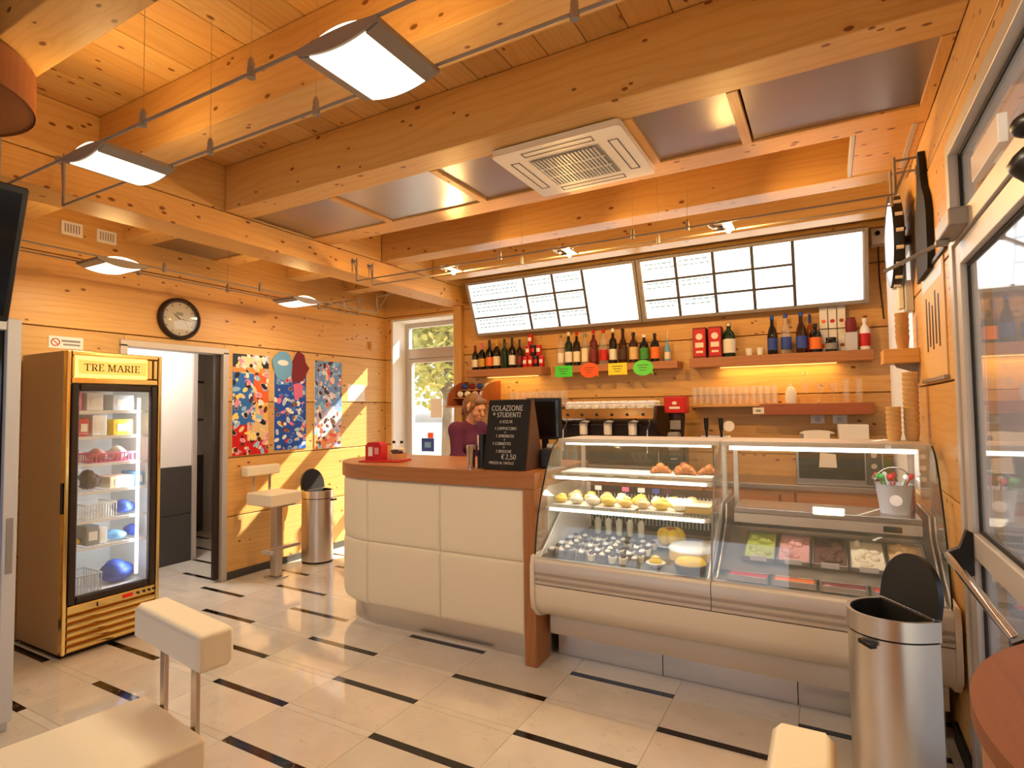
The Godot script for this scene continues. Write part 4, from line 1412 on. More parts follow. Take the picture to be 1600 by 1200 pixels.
	for i in 4:
		var t := thing("price_card", cn[i] + " hanging from the spirits shelf", "price card", V(cards[i][0], 1.935, -5.316), 0.0, "cards on the spirits shelf")
		var g := G.new()
		if cards[i][2] == 0:
			g.box(V(0, 0, 0), V(0.19, 0.115, 0.003))
		else:
			var pp := PackedVector2Array()
			for k in 24:
				pp.append(Vector2(cos(TAU * k / 24) * 0.098, sin(TAU * k / 24) * 0.075))
			g.ext(pp, Vector3.RIGHT, Vector3.UP, Vector3.BACK, -0.0015, 0.0015)
			g.ext(P2([0.05, -0.03, 0.098, -0.072, 0.09, -0.02]), Vector3.RIGHT, Vector3.UP, Vector3.BACK, -0.0012, 0.0012)
		part(t, "card", g, M[cards[i][1]])
		g = G.new()
		for k in 3:
			g.b2(V(-0.055 + 0.01 * k, 0.022 - 0.024 * k, 0.0016), V(0.05 - 0.012 * k, 0.028 - 0.024 * k, 0.0024))
		part(t, "handwriting", g, M.dark_grey)
	# syrup shelf
	var g3 := "goods on the syrup shelf"
	for i in 2:
		var b := thing("panettone_box", ["red carton with white print at the end of the syrup shelf", "red carton with white print beside the green bottle"][i], "box", V(-1.01 + 0.136 * i, 2.001, -5.44), 0.0, g3)
		part(b, "carton", bg(V(-0.058, 0, -0.055), V(0.058, 0.285, 0.055), 0.004, -1), M.dark_red)
		part(b, "front_print", bg(V(-0.05, 0.02, 0.0555), V(0.05, 0.27, 0.057), 0.0, -1), M.red)
		var g := G.new()
		g.rod(V(0, 0.2, 0.057), V(0, 0.2, 0.0585), 0.03, 0.03, 16)
		g.b2(V(-0.036, 0.10, 0.057), V(0.036, 0.145, 0.0585))
		g.b2(V(-0.03, 0.05, 0.057), V(0.03, 0.07, 0.0585))
		part(b, "emblem", g, M.white_label)
	bottle("large dark green bottle beside the red cartons", "squat", V(-0.76, 2.001, -5.44), 0.315, 0.055, M.bottle_green, M.white_label, M.alu, g3)
	for i in 2:
		var g := G.new()
		g.lathe(VV([0.0, 0.0, 0.024, 0.0, 0.032, 0.07, 0.028, 0.07, 0.02, 0.01, 0.0, 0.01]), 14)
		single("shot_cup", g, M.white_gloss, ["small white cup nearer the green bottle on the syrup shelf", "small white cup nearer the blue-capped bottles"][i], "cup", V(-0.593 + 0.092 * i, 2.001, -5.44), 0.0, g3)
	var sy := [[-0.40, 0.344, 0.041, "waist", "bottle_dark", "blue", "blue", "dark syrup bottle with blue label and cap"], [-0.293, 0.351, 0.041, "waist", "clear_spirit", "blue", "blue", "clear syrup bottle with blue label and cap"], [-0.175, 0.354, 0.043, "waist", "bottle_brown", "blue", "blue", "brown syrup bottle with blue label and cap"], [-0.068, 0.246, 0.046, "squat", "bottle_dark", "orange", "black", "squat dark bottle with orange fruit label"]]
	for s in sy:
		bottle(s[7] + " on the syrup shelf", s[3], V(s[0], 2.001, -5.42), s[1], s[2], M[s[4]], M[s[5]], M[s[6]], g3)
	bottle("amber bottle behind the squat orange-labelled one", "wine", V(-0.11, 2.001, -5.51), 0.346, 0.03, M.amber, M.pink, M.blue, g3)
	for i in 3:
		for j in 2:
			var b := thing("milk_carton", ["lower", "upper"][j] + " white carton of the " + ["first", "second", "third"][i] + " carton stack counted from the orange-labelled bottle", "carton", V(-0.005 + 0.066 * i, 2.001 + 0.205 * j, -5.50), 0.0, g3)
			var g := G.new()
			g.b2(V(-0.03, 0, -0.03), V(0.03, 0.155, 0.03), 0.002)
			g.ext(P2([-0.03, 0.155, 0.03, 0.155, 0.002, 0.20, -0.002, 0.20]), Vector3.BACK, Vector3.UP, Vector3.RIGHT, -0.03, 0.03)
			part(b, "carton", g, M.white)
			g = G.new()
			g.ball(V(0.0, 0.06, 0.0305), V(0.018, 0.016, 0.002), 10)
			part(b, "fruit_print", g, [M.orange, M.red, M.amber][i])
	var jar := thing("jam_jar", "low dark jar with a grey label in front of the cartons", "jar", V(0.045, 2.001, -5.40), 0.0, g3)
	var g := G.new()
	g.lathe(VV([0.0, 0.0, 0.042, 0.0, 0.044, 0.01, 0.044, 0.08, 0.036, 0.095]), 16)
	part(jar, "glass_body", g, M.bottle_dark)
	g = G.new()
	g.lathe(VV([0.038, 0.095, 0.04, 0.096, 0.04, 0.118, 0.0, 0.12]), 16)
	part(jar, "lid", g, M.black)
	g = G.new()
	g.lathe(VV([0.0446, 0.02, 0.0446, 0.07]), 16)
	part(jar, "label", g, M.mid_grey)
	single("grey_tin_box", bg(V(-0.044, 0, -0.04), V(0.044, 0.152, 0.04), 0.004, -1), M.light_grey, "grey printed box under the dark red jar", "box", V(0.19, 2.001, -5.42), 0.0, g3)
	g = G.new()
	g.lathe(VV([0.0, 0.0, 0.036, 0.0, 0.04, 0.01, 0.04, 0.095, 0.033, 0.105, 0.033, 0.12, 0.0, 0.12]), 16)
	single("dark_red_jar", g, M.dark_red, "dark red jar standing on the grey printed box", "jar", V(0.19, 2.154, -5.42), 0.0, g3)
	bottle("white plastic bottle with red label at the corner end of the syrup shelf", "squat", V(0.285, 2.001, -5.42), 0.261, 0.039, M.white_gloss, M.red, M.white, g3)
	# glasses
	var g4 := "glasses on the bar shelves"
	var src: Node3D = null
	for i in 26:
		var at := V(-1.07 + 0.056 * (i / 2), 1.576, -5.40 - 0.08 * (i % 2))
		var o := tumbler("clear tumbler in the row on the thin shelf under the syrup shelf", at, 0.16, 0.026, g4, src)
		src = o if src == null else src
	var src2: Node3D = null
	for i in 18:
		var at := V(-3.0 + 0.076 * (i / 2), 1.591, -5.40 - 0.08 * (i % 2))
		var o := tumbler("clear tumbler in the row on the shelf behind the cash screen", at, 0.15, 0.030, g4, src2)
		src2 = o if src2 == null else src2
	g = G.new()
	g.lathe(VV([0.0, 0.0, 0.04, 0.0, 0.046, 0.03, 0.044, 0.10, 0.03, 0.135, 0.008, 0.15, 0.012, 0.165, 0.0, 0.17]), 18)
	single("sugar_pot", g, M.white_gloss, "white lidded pot standing among the glasses", "pot", V(-0.27, 1.576, -5.43), 0.0, g4)
	for s in [[-0.156, 0.17, "nearest the white pot"], [-0.05, 0.165, "second from the white pot"], [0.052, 0.165, "between the stemmed glass row and the tall glasses"]]:
		var w := thing("stemmed_glass", "clear stemmed glass " + s[2], "glass", V(s[0], 1.576, -5.42), 0.0, g4)
		g = G.new()
		var h: float = s[1]
		g.lathe(VV([0.0, 0.0, 0.034, 0.0, 0.034, 0.003, 0.006, 0.008, 0.005, h * 0.45, 0.018, h * 0.52, 0.036, h * 0.75, 0.04, h, 0.037, h, 0.032, h * 0.75, 0.0, h * 0.54]), 14)
		part(w, "bowl", g, M.tumbler)
	g = G.new()
	g.lathe(VV([0.0, 0.0, 0.034, 0.0, 0.034, 0.003, 0.006, 0.008, 0.005, 0.05, 0.03, 0.09, 0.028, 0.1, 0.0, 0.06]), 14)
	single("upturned_glass", g, M.tumbler, "small glass stacked on the stemmed glass next to the white pot", "glass", V(-0.156, 1.747, -5.42), 0.0, g4)
	for s in [[0.138, "nearer the stemmed glasses"], [0.231, "at the corner end"]]:
		g = G.new()
		g.lathe(VV([0.0, 0.0, 0.03, 0.0, 0.032, 0.006, 0.026, 0.05, 0.032, 0.195, 0.029, 0.195, 0.022, 0.05, 0.0, 0.02]), 14)
		single("beer_glass", g, M.tumbler, "tall beer glass " + s[1] + " of the thick shelf", "glass", V(s[0], 1.576, -5.42), 0.0, g4)
	# snack rack by the window
	var rk := thing("snack_rack", "curved wooden wall rack of snack packets beside the window", "rack", V(-3.45, 1.58, ZB))
	part(rk, "bottom_board", bg(V(-0.25, 0, 0.001), V(0.22, 0.02, 0.42), 0.003, 0), M.oak)
	for x in [-0.24, 0.2]:
		var gg := G.new()
		gg.grain = 1
		var pp := PackedVector2Array([Vector2(0.001, 0.021), Vector2(0.40, 0.021)])
		for k in 9:
			pp.append(Vector2(0.40 * cos(PI / 2 * k / 8.0), 0.06 + 0.24 * sin(PI / 2 * k / 8.0)))
		pp[pp.size() - 1].x = 0.001
		gg.ext(pp, Vector3.BACK, Vector3.UP, Vector3.RIGHT, x, x + 0.02)
		part(rk, "curved_side", gg, M.oak_red)
	for k in 2:
		part(rk, "inner_shelf", bg(V(-0.22, 0.10 + 0.09 * k, 0.001), V(0.198, 0.112 + 0.09 * k, 0.30 - 0.1 * k), 0.002, 0), M.oak)
	var pk := ["blue", "dark_red", "blue", "cream_food", "white_label", "cream_food", "strawberry", "white_label"]
	var pw := ["blue", "dark red", "second blue", "cream", "white", "second cream", "pale pink", "second white"]
	for i in 8:
		var gg := G.new()
		gg.ball(V(0, 0.036, 0), V(0.045, 0.036, 0.02), 10)
		single("snack_packet", gg, M[pk[i]], pw[i] + " snack packet " + ("on the upper step" if i < 4 else "on the lower step") + " of the wall rack", "packet", V(-3.62 + 0.1 * (i % 4), 1.7835 if i < 4 else 1.6935, -5.42 if i < 4 else -5.32), 0.0, "packets in the snack rack")

# ---------------------------------------------------------------- menu light boxes
func build_menu() -> void:
	var face := glow("menu_screen", Color(0.95, 0.985, 1.0), 1.7)
	var ink := glow("menu_screen_print", Color(0.62, 0.76, 0.83), 0.6)
	var boards := [[-3.455, -1.545, [-3.423, -2.736, -2.413, -2.086, -1.576], "lit menu board with price lists beside the window end"], [-1.54, 0.325, [-1.494, -1.176, -0.848, -0.527, -0.211, 0.284], "lit menu board with a blank end panel above the syrup shelf"]]
	for b in boards:
		var xc: float = (b[0] + b[1]) / 2
		var t := thing("menu_board", b[3], "menu board", V(xc, 2.385, -5.415))
		t.rotation.x = 0.372
		var h := 0.606
		var w: float = (b[1] - b[0]) / 2
		part(t, "housing", bg(V(-w, 0, -0.075), V(w, h, -0.012), 0.004, -1), M.alu)
		var g := G.new()
		frame_rect(g, 0, -w, w, 0, h, -0.0115, 0.008, 0.03, 0.003)
		part(t, "frame", g, M.fitting_grey)
		var xs: Array = b[2]
		for i in xs.size() - 1:
			var a: float = maxf(xs[i] - xc, -w + 0.031)
			var e: float = minf(xs[i + 1] - xc, w - 0.031)
			var last: bool = i == xs.size() - 2
			if not last:
				part(t, "divider", bg(V(e - 0.012, 0.031, -0.011), V(e + 0.012, h - 0.031, 0.006), 0.001, -1), M.dark_grey)
			var rows := 1 if last else 3
			for j in rows:
				var y0 := 0.031 + (h - 0.062) / rows * j
				var y1 := 0.031 + (h - 0.062) / rows * (j + 1)
				var pn := part(t, "menu_panel", bg(V(a + (0.012 if i else 0.0), y0, -0.011), V(e - (0.012 if not last else 0.0), y1 - (0.019 if j < rows - 1 else 0.0), -0.004), 0.0, -1), face)
				if j < rows - 1:
					part(t, "divider", bg(V(a + 0.0125, y1 - 0.0185, -0.011), V(e - 0.0125, y1, 0.005), 0.001, -1), M.dark_grey)
				if (last and w > 0.94) or (xc > -1.0 and (i >= 2)):
					continue
				g = G.new()
				var lines := 3 if i == 0 and xc < -1.0 else 2
				for k in lines:
					var yy := y1 - 0.045 - 0.04 * k
					var xx := a + 0.025 + rng.randf() * 0.03
					while xx < lerpf(a, e, 0.85):
						var l := rng.randf_range(0.015, 0.05)
						g.b2(V(xx, yy, -0.0039), V(xx + l, yy + 0.015, -0.0020))
						xx += l + 0.012
				part(pn, "print", g, ink).set_meta("kind", "stuff")
		area(t, "board_light", V(0, h / 2, 0.02), Vector2(2 * w - 0.1, 0.5), V(0, 0, 1), Color(0.93, 0.97, 1.0), 0.58)
	# cables and housing strip above

# ================================================================ lamps on wire tracks
func track_lamp(label: String, at: Vector3, turn: float, scale_to: float, energy: float) -> void:
	var t := thing("track_lamp", label, "lamp", at, turn, "square lamps on the tracks")
	# local x runs along the rails, z across; the bowed diffuser faces down between two grey wings
	var hx := 0.165 * scale_to
	var wx := 0.115 * scale_to
	var hz := 0.15 * scale_to
	var bow := func(u: float) -> float:
		return -0.052 + 0.030 * u * u
	var g := G.new()
	var arc := PackedVector2Array()
	for i in 13:
		var s := -1.0 + 2.0 * i / 12.0
		arc.append(Vector2(s * wx, bow.call(s * wx / hx)))
	for i in 13:
		var s := 1.0 - 2.0 * i / 12.0
		arc.append(Vector2(s * wx, -0.010))
	g.ext(arc, Vector3.RIGHT, Vector3.UP, Vector3.BACK, -hz * 0.93, hz * 0.93)
	part(t, "diffuser", g, M.lamp_face)
	for s in [-1.0, 1.0]:
		# wing beside the diffuser
		g = G.new()
		var wp := PackedVector2Array()
		for i in 7:
			var u := lerpf(wx / hx + 0.005, 1.0, i / 6.0)
			wp.append(Vector2(s * u * hx, bow.call(u) - 0.001))
		wp.append(Vector2(s * hx, -0.004))
		wp.append(Vector2(s * (wx + 0.002), 0.004))
		g.ext(wp, Vector3.RIGHT, Vector3.UP, Vector3.BACK, -hz * 0.93, hz * 0.93)
		part(t, "side_wing", g, M.fitting_grey)
	for s in [-1.0, 1.0]:
		g = G.new()
		var pp := PackedVector2Array()
		for i in 13:
			var u := -1.0 + 2.0 * i / 12.0
			pp.append(Vector2(u * hx * 1.02, bow.call(u) + 0.004))
		for i in 13:
			var u := 1.0 - 2.0 * i / 12.0
			pp.append(Vector2(u * hx * 1.02, 0.006 - 0.012 * u * u))
		g.ext(pp, Vector3.RIGHT, Vector3.UP, Vector3.BACK, minf(s * hz * 0.935, s * hz), maxf(s * hz * 0.935, s * hz))
		part(t, "end_cap", g, M.fitting_grey)
	# bowed upper diffuser that lights the ceiling
	g = G.new()
	var up := PackedVector2Array()
	for i in 13:
		var u := -1.0 + 2.0 * i / 12.0
		up.append(Vector2(u * wx * 0.98, -0.006))
	for i in 13:
		var u := 1.0 - 2.0 * i / 12.0
		up.append(Vector2(u * wx * 0.98, 0.024 - 0.022 * u * u))
	g.ext(up, Vector3.RIGHT, Vector3.UP, Vector3.BACK, -hz * 0.93, hz * 0.93)
	part(t, "upper_diffuser", g, M.lamp_face)
	area(t, "lamp_down_light", V(0, -0.062, 0), Vector2(wx * 2.0, hz * 1.8), Vector3.DOWN, Color(1.0, 0.92, 0.77), energy)
	area(t, "lamp_up_light", V(0, 0.032, 0), Vector2(wx * 1.8, hz * 1.8), Vector3.UP, Color(1.0, 0.80, 0.44), energy * 0.30)

func rail(label: String, a: Vector3, b: Vector3, hangers: Array, at_ceiling: float) -> void:
	var r := thing("track_rail", label, "rail")
	var g := G.new()
	g.rod(a, b, 0.006, 0.006, 8)
	part(r, "bar", g, M.fitting_grey)
	for h in hangers:
		var p: Vector3 = a.lerp(b, h)
		var hg := part(r, "hanger", hanger(p), M.fitting_grey)
		g = G.new()
		g.rod(p + V(0, 0.05, 0), V(p.x, at_ceiling, p.z), 0.0012, 0.0012, 5)
		part(hg, "wire", g, M.steel)
	rebase(r, (a + b) / 2)

func hanger(p: Vector3) -> G:
	var g := G.new()
	g.ball(p + V(0, 0.02, 0), V(0.013, 0.036, 0.013), 10)
	g.rod(p - V(0, 0.018, 0), p + V(0, 0.01, 0), 0.014, 0.014, 10)
	return g

func bracket(label: String, top: Vector3, drop: float, arm: Vector3) -> void:
	var b := thing("track_bracket", label, "bracket")
	var g := G.new()
	g.rod(top, top - V(0, drop, 0), 0.008, 0.008, 8)
	part(b, "drop_rod", g, M.fitting_grey)
	g = G.new()
	g.rod(top - V(0, 0.02, 0), top - V(0, 0.02, 0) + arm, 0.007, 0.007, 8)
	g.rod(top - V(0, 0.02, 0) + arm * 0.98, top - V(0, 0.02, 0) + arm, 0.025, 0.025, 12)
	part(b, "wall_arm", g, M.fitting_grey)
	g = G.new()
	g.rod(top - V(0, 0.02, 0) + arm * 0.6, top - V(0, drop * 0.9, 0), 0.004, 0.004, 6)
	part(b, "stay", g, M.fitting_grey)
	rebase(b, top)

func build_lamps() -> void:
	var y := 2.69
	rail("lamp track rail on the shop window side", V(-3.58, y, -1.20), V(0.45, y, -1.20), [0.32, 0.48, 0.74, 0.9], 3.279)
	rail("lamp track rail on the steel panel side", V(-3.58, y, -1.475), V(0.45, y, -1.475), [0.32, 0.48, 0.74, 0.9], 3.279)
	bracket("bracket on the aisle beam holding the window-side lamp rail", V(-3.58, 3.02, -1.20), 0.335, V(-0.05, 0, 0))
	bracket("bracket on the aisle beam holding the panel-side lamp rail", V(-3.58, 2.97, -1.475), 0.285, V(-0.05, 0, 0))
	track_lamp("large square lamp on the track above the shop floor", V(-1.25, y, -1.3375), 0.0, 1.0, 1.15)
	track_lamp("square lamp on the track next to the aisle beam", V(-2.74, y, -1.3375), 0.0, 1.0, 1.15)
	track_lamp("square lamp on the track above the display case end", V(-0.02, y, -1.3375), 0.0, 1.0, 1.15)
	# aisle track by the poster wall
	rail("aisle track rail nearer the aisle beam", V(-4.17, 2.60, -0.6), V(-4.17, 2.60, -4.57), [0.44, 0.64, 0.88], 2.95)
	rail("aisle track rail nearer the poster wall", V(-4.43, 2.60, -0.6), V(-4.43, 2.60, -4.57), [0.43, 0.61, 0.86], 2.95)
	track_lamp("square aisle lamp hanging in front of the freezer", V(-4.30, 2.60, -2.07), PI / 2, 0.95, 0.85)
	track_lamp("square aisle lamp hanging near the posters", V(-4.30, 2.60, -3.64), PI / 2, 0.95, 0.85)
	bracket("bracket ending the aisle rail on the aisle beam side", V(-4.17, 2.79, -4.57), 0.19, V(0.26, 0.02, 0))
	bracket("bracket ending the aisle rail on the poster wall side", V(-4.43, 2.79, -4.57), 0.19, V(-0.50, 0, 0))
	# bar track with halogen spots
	rail("bar spotlight rail on the steel panel side", V(-3.58, 2.70, -3.67), V(0.36, 2.70, -3.67), [0.37, 0.63, 0.72], 3.279)
	rail("bar spotlight rail on the menu board side", V(-3.58, 2.70, -3.87), V(0.36, 2.70, -3.87), [0.39, 0.66], 3.279)
	for z in [-3.67, -3.87]:
		var w := "panel-side" if z > -3.7 else "menu-side"
		bracket("bracket on the aisle beam holding the %s bar rail" % w, V(-3.58, 2.90, z), 0.205, V(-0.05, 0, 0))
		bracket("bracket on the right wall holding the %s bar rail" % w, V(0.36, 2.90, z), 0.205, V(0.118, 0, 0))
	var sx := [-2.62, -1.60, -0.51]
	var sl := ["halogen spotlight over the wine shelf", "halogen spotlight over the espresso machine", "halogen spotlight over the beer tap"]
	for i in 3:
		var t := thing("bar_spotlight", sl[i], "spotlight", V(sx[i], 2.70, -3.77), 0.0, "spots on the bar track")
		var g := G.new()
		g.b2(V(-0.03, -0.008, -0.098), V(0.03, 0.006, 0.098), 0.003)
		part(t, "bridge", g, M.fitting_grey)
		g = G.new()
		g.lathe(VV([0.045, -0.012, 0.035, -0.009, 0.045, -0.006, 0.07, 0.01, 0.075, 0.02, 0.07, 0.022, 0.0, 0.012]), 16, V(-0.05, 0.0, 0))
		part(t, "reflector", g, M.chrome)
		g = G.new()
		g.ball(V(0.0, -0.03, 0.0), V(0.018, 0.018, 0.018), 12)
		part(t, "bulb", g, M.bulb_glow)
		var l := OmniLight3D.new()
		l.name = "spot_light"
		l.light_color = Color(1.0, 0.78, 0.46)
		l.light_energy = 1.15
		l.light_size = 0.018
		l.omni_range = 12.0
		l.omni_attenuation = 2.0
		l.shadow_enabled = true
		t.add_child(l)
		l.position = V(0, -0.03, 0)

func build_ceiling_fittings() -> void:
	# steel panels between two beams
	var px := [[-3.625, -2.835], [-2.775, -2.01], [-1.95, -1.585], [-0.79, -0.355], [-0.295, 0.43], [-4.93, -3.925]]
	var pl := ["steel ceiling panel meeting the aisle beam", "steel ceiling panel second from the aisle beam", "narrow steel ceiling panel beside the air conditioner", "small steel ceiling panel on the door side of the air conditioner", "long steel ceiling panel meeting the right wall", "steel ceiling panel over the aisle by the clock"]
	for i in px.size():
		single("ceiling_panel", bg(V(px[i][0], 2.972, -3.219), V(px[i][1], 2.982, -2.646), 0.001, -1), M.steel_panel, pl[i], "panel", Vector3.ZERO, 0.0, "steel ceiling panels", "structure")
	var bt := [-2.805, -1.98, -1.567, -0.81, -0.325, 0.455]
	for i in bt.size():
		single("ceiling_batten", bg(V(bt[i] - 0.028, 2.958, -3.22), V(bt[i] + 0.02, 2.995, -2.646), 0.002, 2), M.pine_c, "pine batten between steel ceiling panels, %s from the aisle beam" % ["first", "second", "third", "fourth", "fifth", "sixth"][i], "batten", Vector3.ZERO, 0.0, "ceiling battens", "structure")
	var bx := thing("bay_cover", "pale pine cover board closing the bay by the right wall", "panel", V(0.32, 2.966, -3.73), 0.0, "", "structure")
	part(bx, "board", bg(V(-0.145, 0, -0.308), V(0.158, 0.02, 0.31), 0.002, 0), M.pine_c)
	part(bx, "edge_strip", bg(V(-0.165, -0.002, -0.308), V(-0.146, 0.06, 0.31), 0.002, -1), M.alu_frame)
	part(bx, "edge_strip", bg(V(0.10, -0.004, -0.308), V(0.122, -0.0005, 0.31), 0.001, -1), M.alu_frame)
	# air conditioner cassette
	var a := thing("air_conditioner", "white square ceiling air conditioner with a grey grille", "air conditioner", V(-1.19, 2.952, -2.92))
	var g := G.new()
	g.ext(P2([-0.345, -0.33, 0.345, -0.33, 0.36, -0.31, 0.36, 0.31, 0.345, 0.33, -0.345, 0.33, -0.36, 0.31, -0.36, -0.31]), Vector3.RIGHT, Vector3.BACK, Vector3.UP, -0.035, 0.0)
	part(a, "fascia", g, M.white)
	for s in [-1.0, 1.0]:
		g = G.new()
		frame_rect(g, 0, -0.19, 0.19, -0.03, 0.03, 0, 0, 0.004, 0.0)
		g = G.new()
		for r in [[-0.2, 0.2, 0.235, 0.241], [-0.2, 0.2, 0.283, 0.289], [-0.2, -0.194, 0.241, 0.283], [0.194, 0.2, 0.241, 0.283]]:
			g.b2(V(r[0], -0.0365, minf(s * r[2], s * r[3])), V(r[1], -0.0345, maxf(s * r[2], s * r[3])))
			g.b2(V(minf(s * (r[2] + 0.02), s * (r[3] + 0.02)), -0.0365, r[0]), V(maxf(s * (r[2] + 0.02), s * (r[3] + 0.02)), -0.0345, r[1]))
		part(a, "air_slot", g, M.dark_grey)
	part(a, "grille_recess", bg(V(-0.2, -0.037, -0.19), V(0.2, -0.0355, 0.19), 0.0, -1), M.mid_grey)
	for i in 18:
		part(a, "grille_slat", bg(V(-0.185 + 0.0206 * i, -0.043, -0.18), V(-0.174 + 0.0206 * i, -0.0375, 0.18), 0.001, -1), M.light_grey)
	for z in [-0.06, 0.06]:
		part(a, "grille_rib", bg(V(-0.19, -0.044, z - 0.004), V(0.19, -0.0372, z + 0.004), 0.001, -1), M.white)

# ================================================================ things on the left wall
func poster_image(w: int, h: int, seeded: int, zones: Array, dots: Array, count: int) -> ImageTexture:
	var im := Image.create(w, h, false, Image.FORMAT_RGB8)
	for z in zones:
		im.fill_rect(Rect2i(int(z[0] * w), int(z[1] * h), int(z[2] * w), int(z[3] * h)), z[4])
	var q := RandomNumberGenerator.new()
	q.seed = seeded
	for i in count:
		var cx := q.randf() * w
		var cy := q.randf() * h
		var rx := q.randf_range(0.022, 0.055) * w
		var ry := rx * q.randf_range(0.8, 2.2)
		var a := q.randf() * PI
		var col: Color = dots[q.randi() % dots.size()]
		var rim: Color = Color.WHITE.lerp(col, 0.25) if q.randf() < 0.5 else col
		var m := maxf(rx, ry) * 1.25
		for y in range(maxi(0, int(cy - m)), mini(h, int(cy + m))):
			for x in range(maxi(0, int(cx - m)), mini(w, int(cx + m))):
				var d := Vector2(x - cx, y - cy).rotated(a)
				var e := d.x * d.x / (rx * rx) + d.y * d.y / (ry * ry)
				if e < 1.0:
					im.set_pixel(x, y, col)
				elif e < 1.5:
					im.set_pixel(x, y, rim)
	return ImageTexture.create_from_image(im)

func print_mat(key: String, t: Texture2D) -> StandardMaterial3D:
	var m := mat(key, Color(1, 1, 1), 0.35)
	m.albedo_texture = t
	m.texture_repeat = false
	return m

# a flat print on the left wall, facing the room
func wall_print(o: Node3D, called: String, w: float, h: float, x: float, m: Material) -> void:
	var g := G.new()
	g.flat(V(x, 0, w / 2), V(x, 0, -w / 2), V(x, h, -w / 2), V(x, h, w / 2), Vector3.RIGHT, [Vector2(0, 1), Vector2(1, 1), Vector2(1, 0), Vector2(0, 0)])
	part(o, called, g, m)

